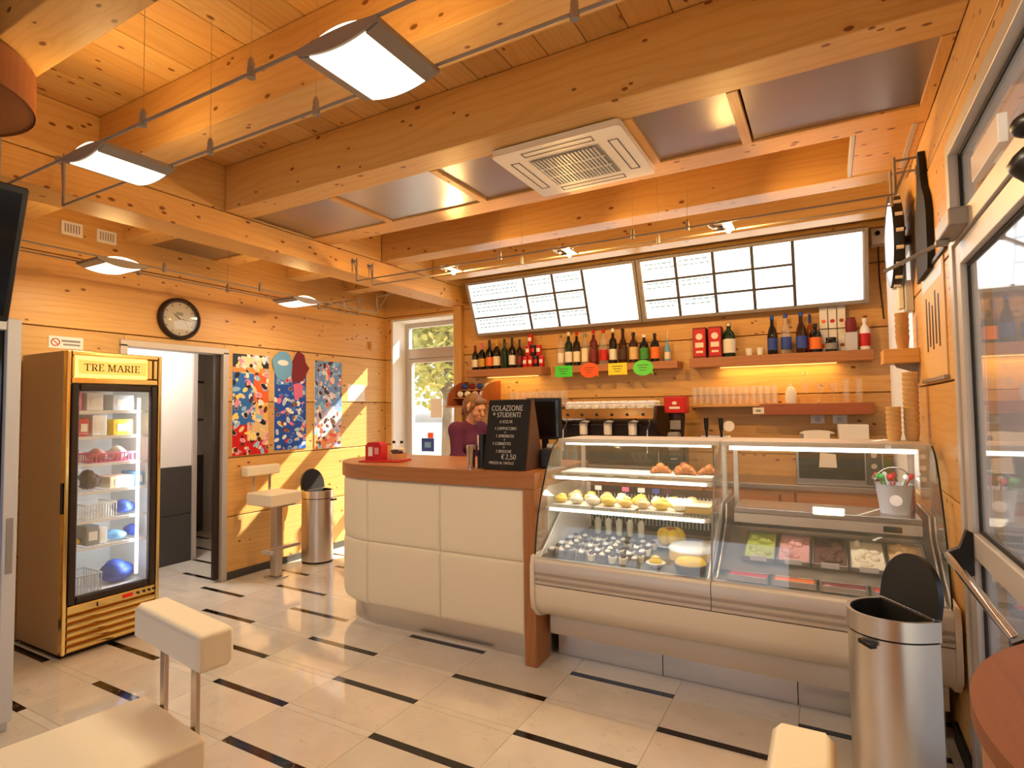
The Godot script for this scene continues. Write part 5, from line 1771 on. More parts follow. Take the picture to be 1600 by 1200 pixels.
func build_left_wall_things() -> void:
	var x := XL
	var c := thing("wall_clock", "round wall clock with dark rim above the washroom doorway", "clock", V(x, 2.378, -2.905))
	var g := G.new()
	g.xf = Transform3D(Basis(Vector3.BACK, -PI / 2), Vector3.ZERO)
	g.lathe(VV([0.145, 0.012, 0.15, 0.035, 0.165, 0.042, 0.182, 0.03, 0.185, 0.0]), 40)
	part(c, "rim", g, M.dark_brown)
	g = G.new()
	g.xf = Transform3D(Basis(Vector3.BACK, -PI / 2), Vector3.ZERO)
	g.lathe(VV([0.185, 0.001, 0.148, 0.014, 0.0, 0.014]), 40)
	var face := part(c, "dial", g, mat("dial", Color8(206, 200, 186), 0.5))
	g = G.new()
	for i in 12:
		var a := TAU * i / 12.0
		var d := V(0, cos(a), sin(a))
		g.rod(V(0.0155, 0, 0) + d * 0.118, V(0.0155, 0, 0) + d * 0.136, 0.003, 0.003, 5)
	part(face, "hour_marks", g, M.black)
	g = G.new()
	g.rod(V(0.018, 0, 0), V(0.018, 0.045, 0.055), 0.004, 0.002, 6)
	part(c, "hour_hand", g, M.black)
	g = G.new()
	g.rod(V(0.021, 0, 0), V(0.021, -0.008, -0.105), 0.003, 0.0015, 6)
	part(c, "minute_hand", g, M.black)
	g = G.new()
	g.flat(V(0.0145, 0.03, 0.03), V(0.0145, 0.03, -0.03), V(0.0145, 0.06, -0.03), V(0.0145, 0.06, 0.03), Vector3.RIGHT)
	part(face, "emblem", g, M.mid_grey)
	g = G.new()
	g.xf = Transform3D(Basis(Vector3.BACK, -PI / 2), Vector3.ZERO)
	g.lathe(VV([0.152, 0.032, 0.08, 0.038, 0.0, 0.04]), 32)
	part(c, "cover_glass", g, M.pane)
	# ice cream posters
	var W := Color8(238, 238, 236)
	var K := Color8(24, 22, 26)
	var B := Color8(44, 112, 196)
	var O := Color8(238, 104, 44)
	var Rd := Color8(208, 28, 32)
	var t1 := poster_image(160, 400, 3, [[0, 0, 1, 1, B], [0, 0, 1, 0.17, K], [0.22, 0.02, 0.58, 0.17, Color8(236, 222, 176)], [0.0, 0.13, 1.0, 0.05, Color8(238, 150, 70)], [0.58, 0.18, 0.42, 0.32, O], [0.62, 0.48, 0.38, 0.2, Color8(240, 190, 90)], [0, 0.70, 1, 0.30, Rd], [0.4, 0.68, 0.6, 0.18, Color8(230, 200, 150)]], [W, Color8(240, 214, 160), Color8(90, 48, 30), Color8(226, 150, 180), Color8(250, 226, 120), Color8(150, 196, 236), K], 150)
	var t2 := poster_image(160, 400, 5, [[0, 0, 1, 1, Color8(30, 84, 184)], [0.05, 0.0, 0.5, 0.25, Color8(90, 150, 216)]], [W, Color8(70, 130, 216), Color8(120, 60, 40), Color8(220, 50, 60), Color8(220, 200, 160), Color8(30, 70, 170), Color8(190, 206, 220), Color8(232, 120, 160)], 120)
	var t3 := poster_image(160, 400, 8, [[0, 0, 1, 0.55, Color8(110, 150, 206)], [0, 0.55, 1, 0.25, Color8(206, 190, 210)], [0, 0.8, 1, 0.2, Color8(236, 150, 100)]], [W, Color8(220, 226, 240), Color8(70, 50, 60), Color8(90, 60, 40), Color8(226, 90, 70), Color8(120, 190, 230), Color8(240, 196, 190), Color8(150, 160, 220)], 190)
	var ps := [[-3.619, 0.397, 1.145, 0.975, t1, "tall ice cream poster with black top and red foot nearest the doorway"], [-4.088, 0.403, 1.165, 0.90, t2, "tall bright blue ice cream poster with cut-out top"], [-4.607, 0.398, 1.145, 0.975, t3, "tall pastel ice cream poster nearest the window"]]
	for i in 3:
		var p: Array = ps[i]
		var o := thing("poster", p[5], "poster", V(x, p[2], p[0]), 0.0, "posters on the left wall")
		part(o, "board", bg(V(0.0, 0, -p[1] / 2), V(0.008, p[3], p[1] / 2), 0.0, -1), M.paper)
		wall_print(o, "print", p[1], p[3], 0.0085, print_mat("poster_%d" % i, p[4]))
		if i == 1:
			g = G.new()
			var pp := PackedVector2Array()
			for k in 20:
				var a := TAU * k / 20
				pp.append(Vector2(0.10 + cos(a) * (0.125 + 0.012 * sin(a * 4.0)), 0.87 + sin(a) * 0.15))
			g.ext(pp, Vector3.BACK, Vector3.UP, Vector3.RIGHT, 0.009, 0.014)
			part(o, "cut_out_badge", g, M.sky_blue)
			g = G.new()
			g.ball(V(0.0142, 0.90, 0.10), V(0.001, 0.03, 0.07), 14)
			part(o, "badge_print", g, M.white)
			g = G.new()
			g.ext(P2([-0.02, 0.70, -0.16, 0.72, -0.2, 0.80, -0.24, 0.86, -0.19, 0.92, -0.17, 1.0, -0.09, 1.04, -0.05, 0.98, -0.02, 0.92, -0.01, 0.80]), Vector3.BACK, Vector3.UP, Vector3.RIGHT, 0.009, 0.016)
			part(o, "cut_out_shape", g, M.dark_red)
			g = G.new()
			g.ext(P2([-0.05, 0.52, -0.14, 0.55, -0.16, 0.66, -0.12, 0.70, -0.03, 0.68]), Vector3.BACK, Vector3.UP, Vector3.RIGHT, 0.009, 0.013)
			part(o, "cut_out_shape", g, M.pink)
	var sh := thing("notice_sheet", "two white paper notices pinned beside the last poster", "paper", V(x, 1.672, -5.05))
	part(sh, "sheet", bg(V(0.0, 0, -0.14), V(0.0015, 0.2, -0.002), 0.0, -1), M.paper)
	part(sh, "sheet", bg(V(0.0, 0.002, 0.002), V(0.0015, 0.2, 0.14), 0.0, -1), M.paper)
	var sg := thing("no_smoking_sign", "small white no-smoking sign on the wall above the freezer", "sign", V(x, 2.045, -2.07))
	part(sg, "plate", bg(V(0.0, 0, -0.11), V(0.004, 0.09, 0.11), 0.001, -1), M.white)
	g = G.new()
	for k in 16:
		var a := TAU * k / 16
		var b := TAU * (k + 1) / 16
		g.rod(V(0.005, 0.045 + sin(a) * 0.026, 0.068 + cos(a) * 0.026), V(0.005, 0.045 + sin(b) * 0.026, 0.068 + cos(b) * 0.026), 0.0035, 0.0035, 5)
	g.rod(V(0.005, 0.027, 0.05), V(0.005, 0.063, 0.086), 0.003, 0.003, 5)
	part(sg, "symbol", g, M.red)
	g = G.new()
	g.b2(V(0.0041, 0.05, -0.09), V(0.005, 0.066, 0.03))
	g.b2(V(0.0041, 0.025, -0.09), V(0.005, 0.038, 0.02))
	part(sg, "print", g, M.mid_grey)
	for i in 2:
		var v := thing("wall_vent", ["small square wall vent nearer the shop window", "small square wall vent nearer the clock"][i], "vent", V(x, 2.90, -2.09 - 0.235 * i), 0.0, "vents high on the left wall")
		part(v, "frame", bg(V(0, 0, -0.07), V(0.012, 0.105, 0.07), 0.003, -1), M.white)
		for k in 6:
			part(v, "slot", bg(V(0.0121, 0.02, -0.048 + 0.018 * k), V(0.0128, 0.085, -0.040 + 0.018 * k), 0.0, -1), M.mid_grey)
	single("thermostat", bg(V(0, 0, -0.03), V(0.04, 0.10, 0.03), 0.006, -1), M.pine_b, "small box fixed to the wall next to the window corner", "thermostat", V(x, 2.31, -5.29))

# ================================================================ things on the right wall
func build_right_wall_things() -> void:
	var s := thing("cup_shelf", "thick wooden shelf for cups on the right wall", "shelf", V(0.39, 1.80, -4.1))
	part(s, "board", bg(V(-0.09, 0, -0.1), V(0.089, 0.085, 0.1), 0.004, 0), M.pine_c)
	var g := G.new()
	g.ext(P2([0.088, -0.001, -0.03, -0.001, -0.02, -0.02, 0.06, -0.05, 0.088, -0.12]), Vector3.RIGHT, Vector3.UP, Vector3.BACK, -0.01, 0.01)
	part(s, "shelf_bracket", g, M.fitting_grey)
	for i in 5:
		g = G.new()
		g.lathe(VV([0.026, 0.0, 0.036, 0.075, 0.038, 0.078, 0.036, 0.08, 0.034, 0.075, 0.024, 0.004, 0.0, 0.004]), 16)
		single("paper_cup", g, M.cardboard, "brown paper cup in the nested stack on the cup shelf, %s from the bottom" % ["first", "second", "third", "fourth", "fifth"][i], "cup", V(0.405, 1.886 + 0.034 * i, -4.08), 0.0, "paper cups on the cup shelf")
	# illuminated round clock sign
	var c := thing("round_light_sign", "round glowing white sign with a black and white rim on the right wall", "sign", V(0.40, 2.57, -4.22))
	g = G.new()
	g.xf = Transform3D(Basis(Vector3.BACK, PI / 2), Vector3.ZERO)
	g.lathe(VV([0.24, 0.028, 0.28, 0.03, 0.285, 0.02, 0.285, -0.02, 0.24, -0.03, 0.0, -0.03]), 36)
	part(c, "housing", g, M.black)
	g = G.new()
	g.xf = Transform3D(Basis(Vector3.BACK, PI / 2), Vector3.ZERO)
	g.lathe(VV([0.245, 0.027, 0.2, 0.032, 0.0, 0.034]), 36)
	part(c, "lit_face", g, glow("sign_face_glow", Color(0.93, 0.97, 1.0), 1.3))
	g = G.new()
	for i in 36:
		if i % 2 == 0:
			var a := TAU * i / 36.0
			g.rod(V(-0.018, sin(a) * 0.2865, cos(a) * 0.2865), V(0.018, sin(a) * 0.2865, cos(a) * 0.2865), 0.012, 0.012, 6)
	part(c, "rim_mark", g, M.white)
	g = G.new()
	g.rod(V(0.03, 0, 0), V(0.079, 0, 0), 0.03, 0.03, 12)
	part(c, "wall_mount", g, M.black)
	# black bottle-shaped board
	g = G.new()
	var pp := [-0.17, 0.0, 0.17, 0.0, 0.19, 0.06, 0.19, 0.28, 0.16, 0.36, 0.09, 0.43, 0.06, 0.50, 0.055, 0.58, 0.035, 0.60, 0.02, 0.64, -0.02, 0.64, -0.035, 0.60, -0.055, 0.58, -0.06, 0.50, -0.09, 0.43, -0.16, 0.36, -0.19, 0.28, -0.19, 0.06]
	g.ext(P2(pp), Vector3.BACK, Vector3.UP, Vector3.RIGHT, -0.03, 0.0)
	single("bottle_board", g, M.black_matt, "black bottle-shaped board hanging on the right wall", "board", V(XR - 0.001, 2.22, -3.56))
	# poster on the right wall
	var po := thing("wall_menu_poster", "pale brown poster with dark upright lettering on the right wall", "poster", V(XR - 0.001, 1.69, -3.48))
	part(po, "sheet", bg(V(-0.005, 0, -0.33), V(0.0, 0.54, 0.33), 0.0, -1), M.biscuit)
	g = G.new()
	for i in 5:
		g.b2(V(-0.0062, 0.14 + 0.02 * (i % 2), -0.2 + 0.09 * i), V(-0.0052, 0.42 - 0.03 * (i % 3), -0.165 + 0.09 * i))
	part(po, "print", g, M.dark_brown)
	part(po, "header", bg(V(-0.0062, 0.46, -0.3), V(-0.0052, 0.53, 0.3), 0.0, -1), M.light_grey)
	part(po, "hanging_bar", bg(V(-0.02, -0.02, -0.34), V(0.0, -0.001, 0.34), 0.003, -1), M.fitting_grey)
	single("wall_lath", bg(V(-0.014, -0.01, -0.42), V(0, 0.012, 0.42), 0.002, 2), M.dark_brown, "dark lath above the poster on the right wall", "lath", V(XR - 0.001, 2.245, -3.48))
	# camera in the corner
	var k := thing("security_camera", "small white security camera in the corner by the menu board", "camera", V(0.41, 2.86, ZB))
	part(k, "body", bg(V(-0.055, 0, 0.001), V(0.055, 0.13, 0.14), 0.01, -1), M.white)
	g = G.new()
	g.rod(V(-0.01, 0.085, 0.139), V(-0.01, 0.085, 0.155), 0.02, 0.018, 14)
	part(k, "lens", g, M.black_gloss)
	g = G.new()
	g.tube([V(0.0, 0.0, 0.03), V(0.0, -0.25, 0.012), V(0.02, -0.6, 0.012)], 0.006, 6)
	part(k, "cable", g, M.dark_brown)
	# pleated white curtain before the corner window
	var cu := PackedVector2Array()
	for i in 97:
		cu.append(Vector2(0.452 + 0.012 * sin(i * 0.92), lerpf(-5.36, -4.27, i / 96.0)))
	var ct := mat("curtain_cloth", Color8(238, 238, 240), 0.8)
	ct.backlight_enabled = true
	ct.backlight = Color(0.6, 0.6, 0.6)
	var cn := thing("window_curtain", "pleated white curtain before the narrow corner window", "curtain", V(0, 0, 0))
	g = G.new()
	g.ext(band(cu, 0.004), Vector3.RIGHT, Vector3.BACK, Vector3.UP, 0.99, 2.64, Vector3.ZERO, true, -0.5)
	part(cn, "cloth", g, ct)
	g = G.new()
	g.rod(V(0.455, 2.655, -5.38), V(0.455, 2.655, -4.25), 0.012, 0.012, 10)
	part(cn, "rail", g, M.alu_frame)
	rebase(cn, V(0.455, 0.99, -4.8))
	var ph := thing("wall_telephone", "pale wall telephone on the window frame in the corner", "telephone", V(0.455, 2.12, -4.2))
	part(ph, "base", bg(V(-0.02, 0, -0.05), V(0.024, 0.19, 0.05), 0.006, -1), M.light_grey)
	part(ph, "handset", bg(V(-0.055, 0.02, -0.025), V(-0.021, 0.17, 0.025), 0.01, -1), M.white)
	# black clip-on spotlight on the door frame
	var bl := thing("black_wall_light", "black clip-on wall spotlight beside the entrance door", "spotlight", V(0.472, 2.11, -1.70))
	bl.scale = Vector3.ONE * 0.72
	g = G.new()
	g.xf = Transform3D(Basis(Vector3.BACK, 0.9), V(-0.03, 0.0, -0.06))
	g.lathe(VV([0.0, -0.05, 0.04, -0.045, 0.055, -0.01, 0.05, 0.05, 0.035, 0.075, 0.0, 0.08]), 20)
	part(bl, "head", g, M.black)
	g = G.new()
	g.tube([V(-0.01, 0.0, 0.0), V(-0.04, 0.09, -0.03), V(-0.05, 0.14, -0.06)], 0.018)
	g.ball(V(-0.05, 0.15, -0.07), V(0.045, 0.04, 0.05), 14)
	part(bl, "arm", g, M.black)

# ================================================================ stools, bins, wall drum, left edge
func stool(label: String, at: Vector3, turn: float) -> void:
	var s := thing("bar_stool", label, "stool", at, turn, "white bar stools")
	part(s, "seat", bg(V(-0.175, 0.685, -0.21), V(0.175, 0.80, 0.15), 0.014, -1), M.leather)
	part(s, "seat_plate", bg(V(-0.12, 0.672, -0.12), V(0.12, 0.684, 0.12), 0.002, -1), M.brushed)
	part(s, "column", bg(V(-0.035, 0.012, -0.045), V(0.035, 0.671, 0.045), 0.004, -1), M.brushed)
	part(s, "floor_plate", bg(V(-0.07, 0.0, -0.09), V(0.07, 0.0115, 0.09), 0.003, -1), M.brushed)
	part(s, "footrest", bg(V(-0.2, 0.27, 0.046), V(0.2, 0.30, 0.10), 0.004, -1), M.brushed)
	part(s, "footrest_arm", bg(V(-0.2, 0.27, 0.101), V(-0.17, 0.30, 0.20), 0.003, -1), M.brushed)
	for x in [-0.09, 0.09]:
		part(s, "back_post", bg(V(x - 0.014, 0.70, -0.222), V(x + 0.014, 0.965, -0.2105), 0.002, -1), M.brushed)
	part(s, "backrest", bg(V(-0.19, 0.95, -0.265), V(0.19, 1.045, -0.175), 0.014, -1), M.leather)

func bin(label: String, at: Vector3, turn: float) -> void:
	var b := thing("waste_bin", label, "bin", at, turn, "steel lid bins")
	var ring := func(o: float) -> PackedVector2Array:
		var p := PackedVector2Array([Vector2(-0.15 - o, -o), Vector2(0.15 + o, -o), Vector2(0.15 + o, 0.06)])
		for i in range(1, 24):
			var a := PI * i / 24.0
			p.append(Vector2(cos(a) * (0.15 + o), 0.06 + sin(a) * (0.175 + o)))
		p.append(Vector2(-0.15 - o, 0.06))
		return p
	var g := G.new()
	g.ext(ring.call(-0.004), Vector3.RIGHT, Vector3.BACK, Vector3.UP, 0.0, 0.02)
	part(b, "base_ring", g, M.rubber)
	var walls := func(o: float, t: float, y0: float, y1: float) -> G:
		var w := G.new()
		var outer: PackedVector2Array = ring.call(o)
		var inner: PackedVector2Array = ring.call(o - t)
		w.ext(outer, Vector3.RIGHT, Vector3.BACK, Vector3.UP, y0, y1, Vector3.ZERO, false)
		var k := outer.size()
		for i in k:
			var a := outer[i]
			var c := outer[(i + 1) % k]
			var d := inner[(i + 1) % k]
			var e := inner[i]
			w.flat(V(a.x, y1, a.y), V(c.x, y1, c.y), V(d.x, y1, d.y), V(e.x, y1, e.y), Vector3.UP)
			w.flat(V(a.x, y0, a.y), V(c.x, y0, c.y), V(d.x, y0, d.y), V(e.x, y0, e.y), Vector3.DOWN)
			var m := Vector3(-(c.y - a.y), 0, c.x - a.x).normalized()
			var mid := V((a.x + c.x) / 2, 0, (a.y + c.y) / 2 - 0.09)
			if m.dot(mid) > 0.0:
				m = -m
			w.flat(V(e.x, y0, e.y), V(d.x, y0, d.y), V(d.x, y1, d.y), V(e.x, y1, e.y), m)
		return w
	part(b, "drum", walls.call(0.0, 0.003, 0.021, 0.655), M.brushed)
	part(b, "seam", walls.call(-0.003, 0.01, 0.656, 0.662), M.black)
	part(b, "rim", walls.call(0.003, 0.014, 0.663, 0.738), M.brushed)
	part(b, "liner", walls.call(-0.012, 0.003, 0.05, 0.735), M.black_matt)
	g = G.new()
	g.ext(ring.call(-0.02), Vector3.RIGHT, Vector3.BACK, Vector3.UP, 0.045, 0.05)
	part(b, "liner_floor", g, M.black_matt)
	# lid standing open on its hinge
	g = G.new()
	var pp := PackedVector2Array()
	for q in ring.call(0.002):
		pp.append(Vector2(q.x * 0.97, q.y * 0.88))
	g.ext(pp, Vector3.RIGHT, V(0, 0.985, -0.17), V(0, -0.17, -0.985), -0.012, 0.012, V(0, 0.745, 0.0))
	part(b, "lid", g, M.black)
	g = G.new()
	g.rod(V(-0.13, 0.742, 0.006), V(0.13, 0.742, 0.006), 0.006, 0.006, 10)
	part(b, "hinge_bar", g, M.chrome)
	g = G.new()
	g.b2(V(0.03, 0.628, 0.215), V(0.10, 0.646, 0.245), 0.003)
	part(b, "catch", g, M.black)

func build_furniture() -> void:
	stool("white bar stool beside the steel bin below the posters", V(-4.60, 0, -3.66), PI / 2)
	stool("white bar stool in the open floor before the gold freezer", V(-1.50, 0, -0.665), -0.145)
	stool("white bar stool by the wooden wall drum, back to the display case bin", V(-0.27, 0, -0.86), -PI / 2)
	bin("steel waste bin with open black lid against the poster wall", V(-4.77, 0, -4.25), PI / 2)
	bin("steel waste bin with open black lid at the end of the display case", V(0.262, 0, -2.80), -0.985)
	# round wooden drum table against the right wall
	var t := thing("wall_drum_table", "round wooden drum table against the right wall", "table", V(XR, 0, -1.12))
	var pp := PackedVector2Array()
	for i in 33:
		var a := lerpf(-1.05, 1.05, i / 32.0)
		pp.append(Vector2(0.29 - 0.585 * cos(a), 0.585 * sin(a)))
	var sh := PackedVector2Array()
	for q in pp:
		sh.append(Vector2(minf(q.x, -0.001), q.y))
	var g := G.new()
	g.grain = 2
	g.ext(sh, Vector3.RIGHT, Vector3.BACK, Vector3.UP, 1.05, 1.08)
	part(t, "top", g, M.oak_brown)
	var bd := PackedVector2Array()
	for q in sh:
		bd.append(Vector2(minf(q.x + 0.012, -0.0005), q.y * 0.98))
	g = G.new()
	g.grain = 1
	g.ext(bd, Vector3.RIGHT, Vector3.BACK, Vector3.UP, 0.0, 1.049)
	part(t, "drum", g, M.oak)
	# round hanging canopy at the ceiling
	var d := thing("ceiling_drum", "round wooden drum hanging from the ceiling by two rods", "soffit", V(-3.0, 2.79, -0.70))
	g = G.new()
	g.grain = 1
	g.lathe(VV([0.40, 0.0, 0.40, 0.16, 0.0, 0.16]), 48)
	part(d, "side_band", g, M.oak_brown)
	g = G.new()
	g.lathe(VV([0.0, 0.006, 0.396, 0.006]), 48)
	g.lathe(VV([0.396, 0.0, 0.396, 0.006]), 48)
	part(d, "underside", g, M.oak_brown)
	for x in [-0.2, 0.2]:
		g = G.new()
		g.rod(V(x, 0.16, 0), V(x, 0.489, 0), 0.008, 0.008, 8)
		part(d, "hanging_rod", g, M.fitting_grey)
	# drinks fridge at the left edge
	var f := thing("drinks_fridge", "tall grey-framed drinks fridge with a recessed handle", "fridge", V(-3.88, 0, -0.97))
	part(f, "cabinet", bg(V(-0.32, 0.0, -0.33), V(0.28, 2.05, 0.33), 0.006, -1), M.light_grey)
	g = G.new()
	frame_rect(g, 2, -0.33, 0.33, 0.06, 2.04, 0.281, 0.33, 0.06, 0.006)
	var dr := part(f, "door", g, M.light_grey)
	part(dr, "dark_pane", bg(V(0.285, 0.12, -0.27), V(0.30, 1.98, 0.27), 0.0, -1), M.black_gloss)
	part(dr, "recessed_handle", bg(V(0.3305, 0.78, -0.312), V(0.334, 1.05, -0.285), 0.001, -1), M.mid_grey)
	# television above it
	var tv := thing("television", "black flat television tilted down above the drinks fridge", "television", V(-3.33, 2.31, -0.80))
	tv.rotation = V(0, 0, -0.3)
	part(tv, "casing", bg(V(-0.05, -0.32, -0.40), V(0.0, 0.32, 0.40), 0.008, -1), M.black)
	part(tv, "screen", bg(V(0.0005, -0.29, -0.375), V(0.004, 0.29, 0.375), 0.0, -1), M.black_gloss)
	g = G.new()
	g.tube([V(-0.05, 0.1, 0), V(-0.3, 0.15, 0), V(-0.42, 0.36, 0)], 0.02)
	part(tv, "wall_arm", g, M.fitting_grey)

# ================================================================ on the counter
func build_counter_things() -> void:
	var y := 1.166
	var tr := thing("red_tray", "red plastic tray under the napkin holder at the counter's rounded end", "tray", V(-3.02, y, -3.40), 0.25)
	part(tr, "plate", bg(V(-0.17, 0, -0.11), V(0.17, 0.01, 0.11), 0.003, -1), M.red)
	var n := thing("napkin_dispenser", "red napkin dispenser on the counter's rounded end", "napkin holder", V(-3.10, y + 0.011, -3.39), 0.3)
	var g := G.new()
	g.ext(P2([-0.065, 0.0, 0.065, 0.0, 0.065, 0.11, 0.045, 0.135, -0.045, 0.135, -0.065, 0.11]), Vector3.RIGHT, Vector3.UP, Vector3.BACK, -0.06, 0.06)
	part(n, "shell", g, M.red)
	for s in [-1.0, 1.0]:
		part(n, "napkins", bg(V(-0.04, 0.03, minf(s * 0.0605, s * 0.064)), V(-0.005, 0.10, maxf(s * 0.0605, s * 0.064)), 0.0, -1), M.white)
	part(n, "label", bg(V(0.012, 0.045, 0.0605), V(0.045, 0.095, 0.062), 0.0, -1), M.strawberry)
	var b := thing("snack_basket", "small wicker basket of sweets beside the napkin dispenser", "basket", V(-2.93, y + 0.011, -3.44))
	g = G.new()
	g.lathe(VV([0.0, 0.0, 0.055, 0.0, 0.075, 0.05, 0.07, 0.05, 0.05, 0.008, 0.0, 0.008]), 18)
	part(b, "bowl", g, M.biscuit)
	for i in 9:
		g = G.new()
		g.ball(V(cos(i * 2.4) * 0.035, 0.055 + 0.012 * (i % 3), sin(i * 2.4) * 0.035), V(0.022, 0.012, 0.015), 8)
		part(b, "sweet", g, [M.purple, M.choc, M.cream_food][i % 3])
	# price board standing on the counter
	var w := thing("chalkboard", "black chalkboard tent sign with white handwriting on the counter", "chalkboard", V(-1.835, y, -3.30), 0.0)
	g = G.new()
	g.ext(P2([0.11, 0.0, 0.02, 0.455, -0.02, 0.455, -0.15, 0.0, -0.13, 0.0, -0.01, 0.40, 0.0, 0.40, 0.085, 0.0]), Vector3.BACK, Vector3.UP, Vector3.RIGHT, -0.155, 0.155)
	part(w, "wooden_frame", g, M.walnut)
	var tilt := atan2(0.09, 0.455)
	var face := Node3D.new()
	g = G.new()
	g.xf = Transform3D(Basis(Vector3.RIGHT, -tilt), V(0, 0.0, 0.112))
	g.b2(V(-0.155, 0.002, 0.0), V(0.155, 0.46, 0.006), 0.002)
	var bd := part(w, "slate", g, M.black_matt)
	part(w, "side_cheek", side_cheek(), M.walnut)
	var chalk := mat("chalk", Color8(226, 222, 214), 0.9)
	var lines := [["COLAZIONE", 0.405, 0.034, 0.0], ["* STUDENTI", 0.360, 0.030, 0.0], ["A SCELTA", 0.315, 0.018, 0.0], ["1 CAPPUCCINO", 0.270, 0.018, 0.0], ["+", 0.245, 0.018, 0.0], ["1 SPREMUTA", 0.220, 0.018, 0.0], ["+", 0.196, 0.018, 0.0], ["1 CORNETTO", 0.170, 0.018, -0.02], ["+", 0.146, 0.018, 0.0], ["1 BRIOCHE", 0.120, 0.018, 0.0], ["€ 2,50", 0.085, 0.030, 0.04], ["PREZZO AL TAVOLO", 0.045, 0.016, -0.01]]
	for l in lines:
		var hh: float = l[1]
		lettering(bd, l[0], V(l[3] - 0.01, hh * cos(tilt), 0.112 - hh * sin(tilt) + 0.0075), l[2], chalk, V(-tilt, 0, 0), "Droid Sans", 0.001, "chalk_writing", 0.95)
	face.free()
	# cash screen and till
	var m := thing("cash_screen", "black touch screen of the till behind the chalkboard", "screen", V(-1.80, y, -3.72), 0.25)
	part(m, "stand", bg(V(-0.09, 0, -0.09), V(0.09, 0.02, 0.09), 0.006, -1), M.black)
	part(m, "neck", bg(V(-0.025, 0.021, -0.05), V(0.025, 0.2, -0.02), 0.006, -1), M.black)
	part(m, "casing", bg(V(-0.13, 0.17, -0.02), V(0.13, 0.47, 0.03), 0.01, -1), M.black)
	part(m, "display", bg(V(-0.11, 0.19, 0.0305), V(0.11, 0.45, 0.033), 0.0, -1), M.black_gloss)
	var ti := thing("till_printer", "black receipt printer between till screen and display case", "printer", V(-1.625, y, -3.45), 0.1)
	part(ti, "body", bg(V(-0.045, 0, -0.09), V(0.045, 0.13, 0.09), 0.012, -1), M.black)
	part(ti, "paper", bg(V(-0.03, 0.131, -0.02), V(0.03, 0.155, -0.018), 0.0, -1), M.white)
	g = G.new()
	g.lathe(VV([0.0, 0.0, 0.028, 0.0, 0.034, 0.15, 0.031, 0.15, 0.025, 0.006, 0.0, 0.006]), 16)
	single("straw_glass", g, M.chrome, "shiny steel cup beside the black straw holder", "cup", V(-2.125, y, -3.25))
	var st := thing("straw_holder", "tall black straw holder with steel band left of the chalkboard", "holder", V(-2.045, y, -3.27))
	g = G.new()
	g.lathe(VV([0.0, 0.0, 0.036, 0.0, 0.036, 0.225, 0.03, 0.225, 0.03, 0.01, 0.0, 0.01]), 18)
	part(st, "tube", g, M.black)
	g = G.new()
	g.lathe(VV([0.0368, 0.12, 0.0368, 0.22]), 10, Vector3.ZERO, 1.7, 3.2)
	part(st, "steel_band", g, M.chrome)
	for i in 2:
		var o := thing("small_bottle", ["small clear water bottle with dark cap, nearer the window end", "small clear water bottle with dark cap, nearer the screen"][i], "bottle", V(-3.33 + 0.07 * i, y, -3.86 - 0.02 * i), 0.0, "water bottles on the counter")
		g = G.new()
		g.lathe(VV([0.0, 0.0, 0.024, 0.0, 0.026, 0.01, 0.026, 0.08, 0.012, 0.105]), 14)
		part(o, "glass_body", g, M.tumbler)
		g = G.new()
		g.lathe(VV([0.013, 0.105, 0.014, 0.106, 0.014, 0.125, 0.0, 0.127]), 12)
		part(o, "cap", g, M.black)
	# stickers on the window pane
	var wk := thing("window_sticker", "blue and orange square sticker on the bar window pane", "sticker", V(-4.46, 1.03, -5.818))
	part(wk, "sheet", bg(V(-0.10, 0, 0.0), V(0.10, 0.17, 0.002), 0.0, -1), M.blue)
	part(wk, "print", bg(V(-0.05, 0.05, 0.0021), V(0.05, 0.12, 0.003), 0.0, -1), M.sky_blue)
	part(wk, "upper_print", bg(V(-0.0, 0.171, 0.0), V(0.09, 0.24, 0.002), 0.0, -1), M.neon_orange)
	single("window_notice", bg(V(-0.09, 0, 0), V(0.09, 0.24, 0.002), 0.0, -1), M.paper, "white paper notice stuck on the bar window pane", "paper", V(-4.32, 1.46, -5.818))

func side_cheek() -> G:
	var g := G.new()
	g.grain = 1
	g.ext(P2([0.105, 0.0, 0.018, 0.45, -0.018, 0.45, -0.145, 0.0]), Vector3.BACK, Vector3.UP, Vector3.RIGHT, 0.1555, 0.16)
	return g

# ================================================================ food in the display case
func tray(label: String, at: Vector3, w: float, d: float, m: Material, group := "") -> void:
	var t := thing("serving_tray", label, "tray", at, 0.0, group)
	part(t, "plate", bg(V(-w / 2, 0, -d / 2), V(w / 2, 0.006, d / 2), 0.002, -1), m)

func croissant(label: String, at: Vector3, turn: float, size: float) -> void:
	var g := G.new()
	for i in 9:
		var a := lerpf(-1.25, 1.25, i / 8.0)
		var r := (0.034 - 0.022 * absf(a) / 1.25) * size * (1.0 if i % 2 == 0 else 0.88)
		g.ball(V(sin(a) * 0.06 * size, r * 0.95, -cos(a) * 0.06 * size), V(r * 0.95, r, r * 1.05), 10)
	single("croissant", g, M.crust, label, "croissant", at, turn, "croissants on the top case shelf")

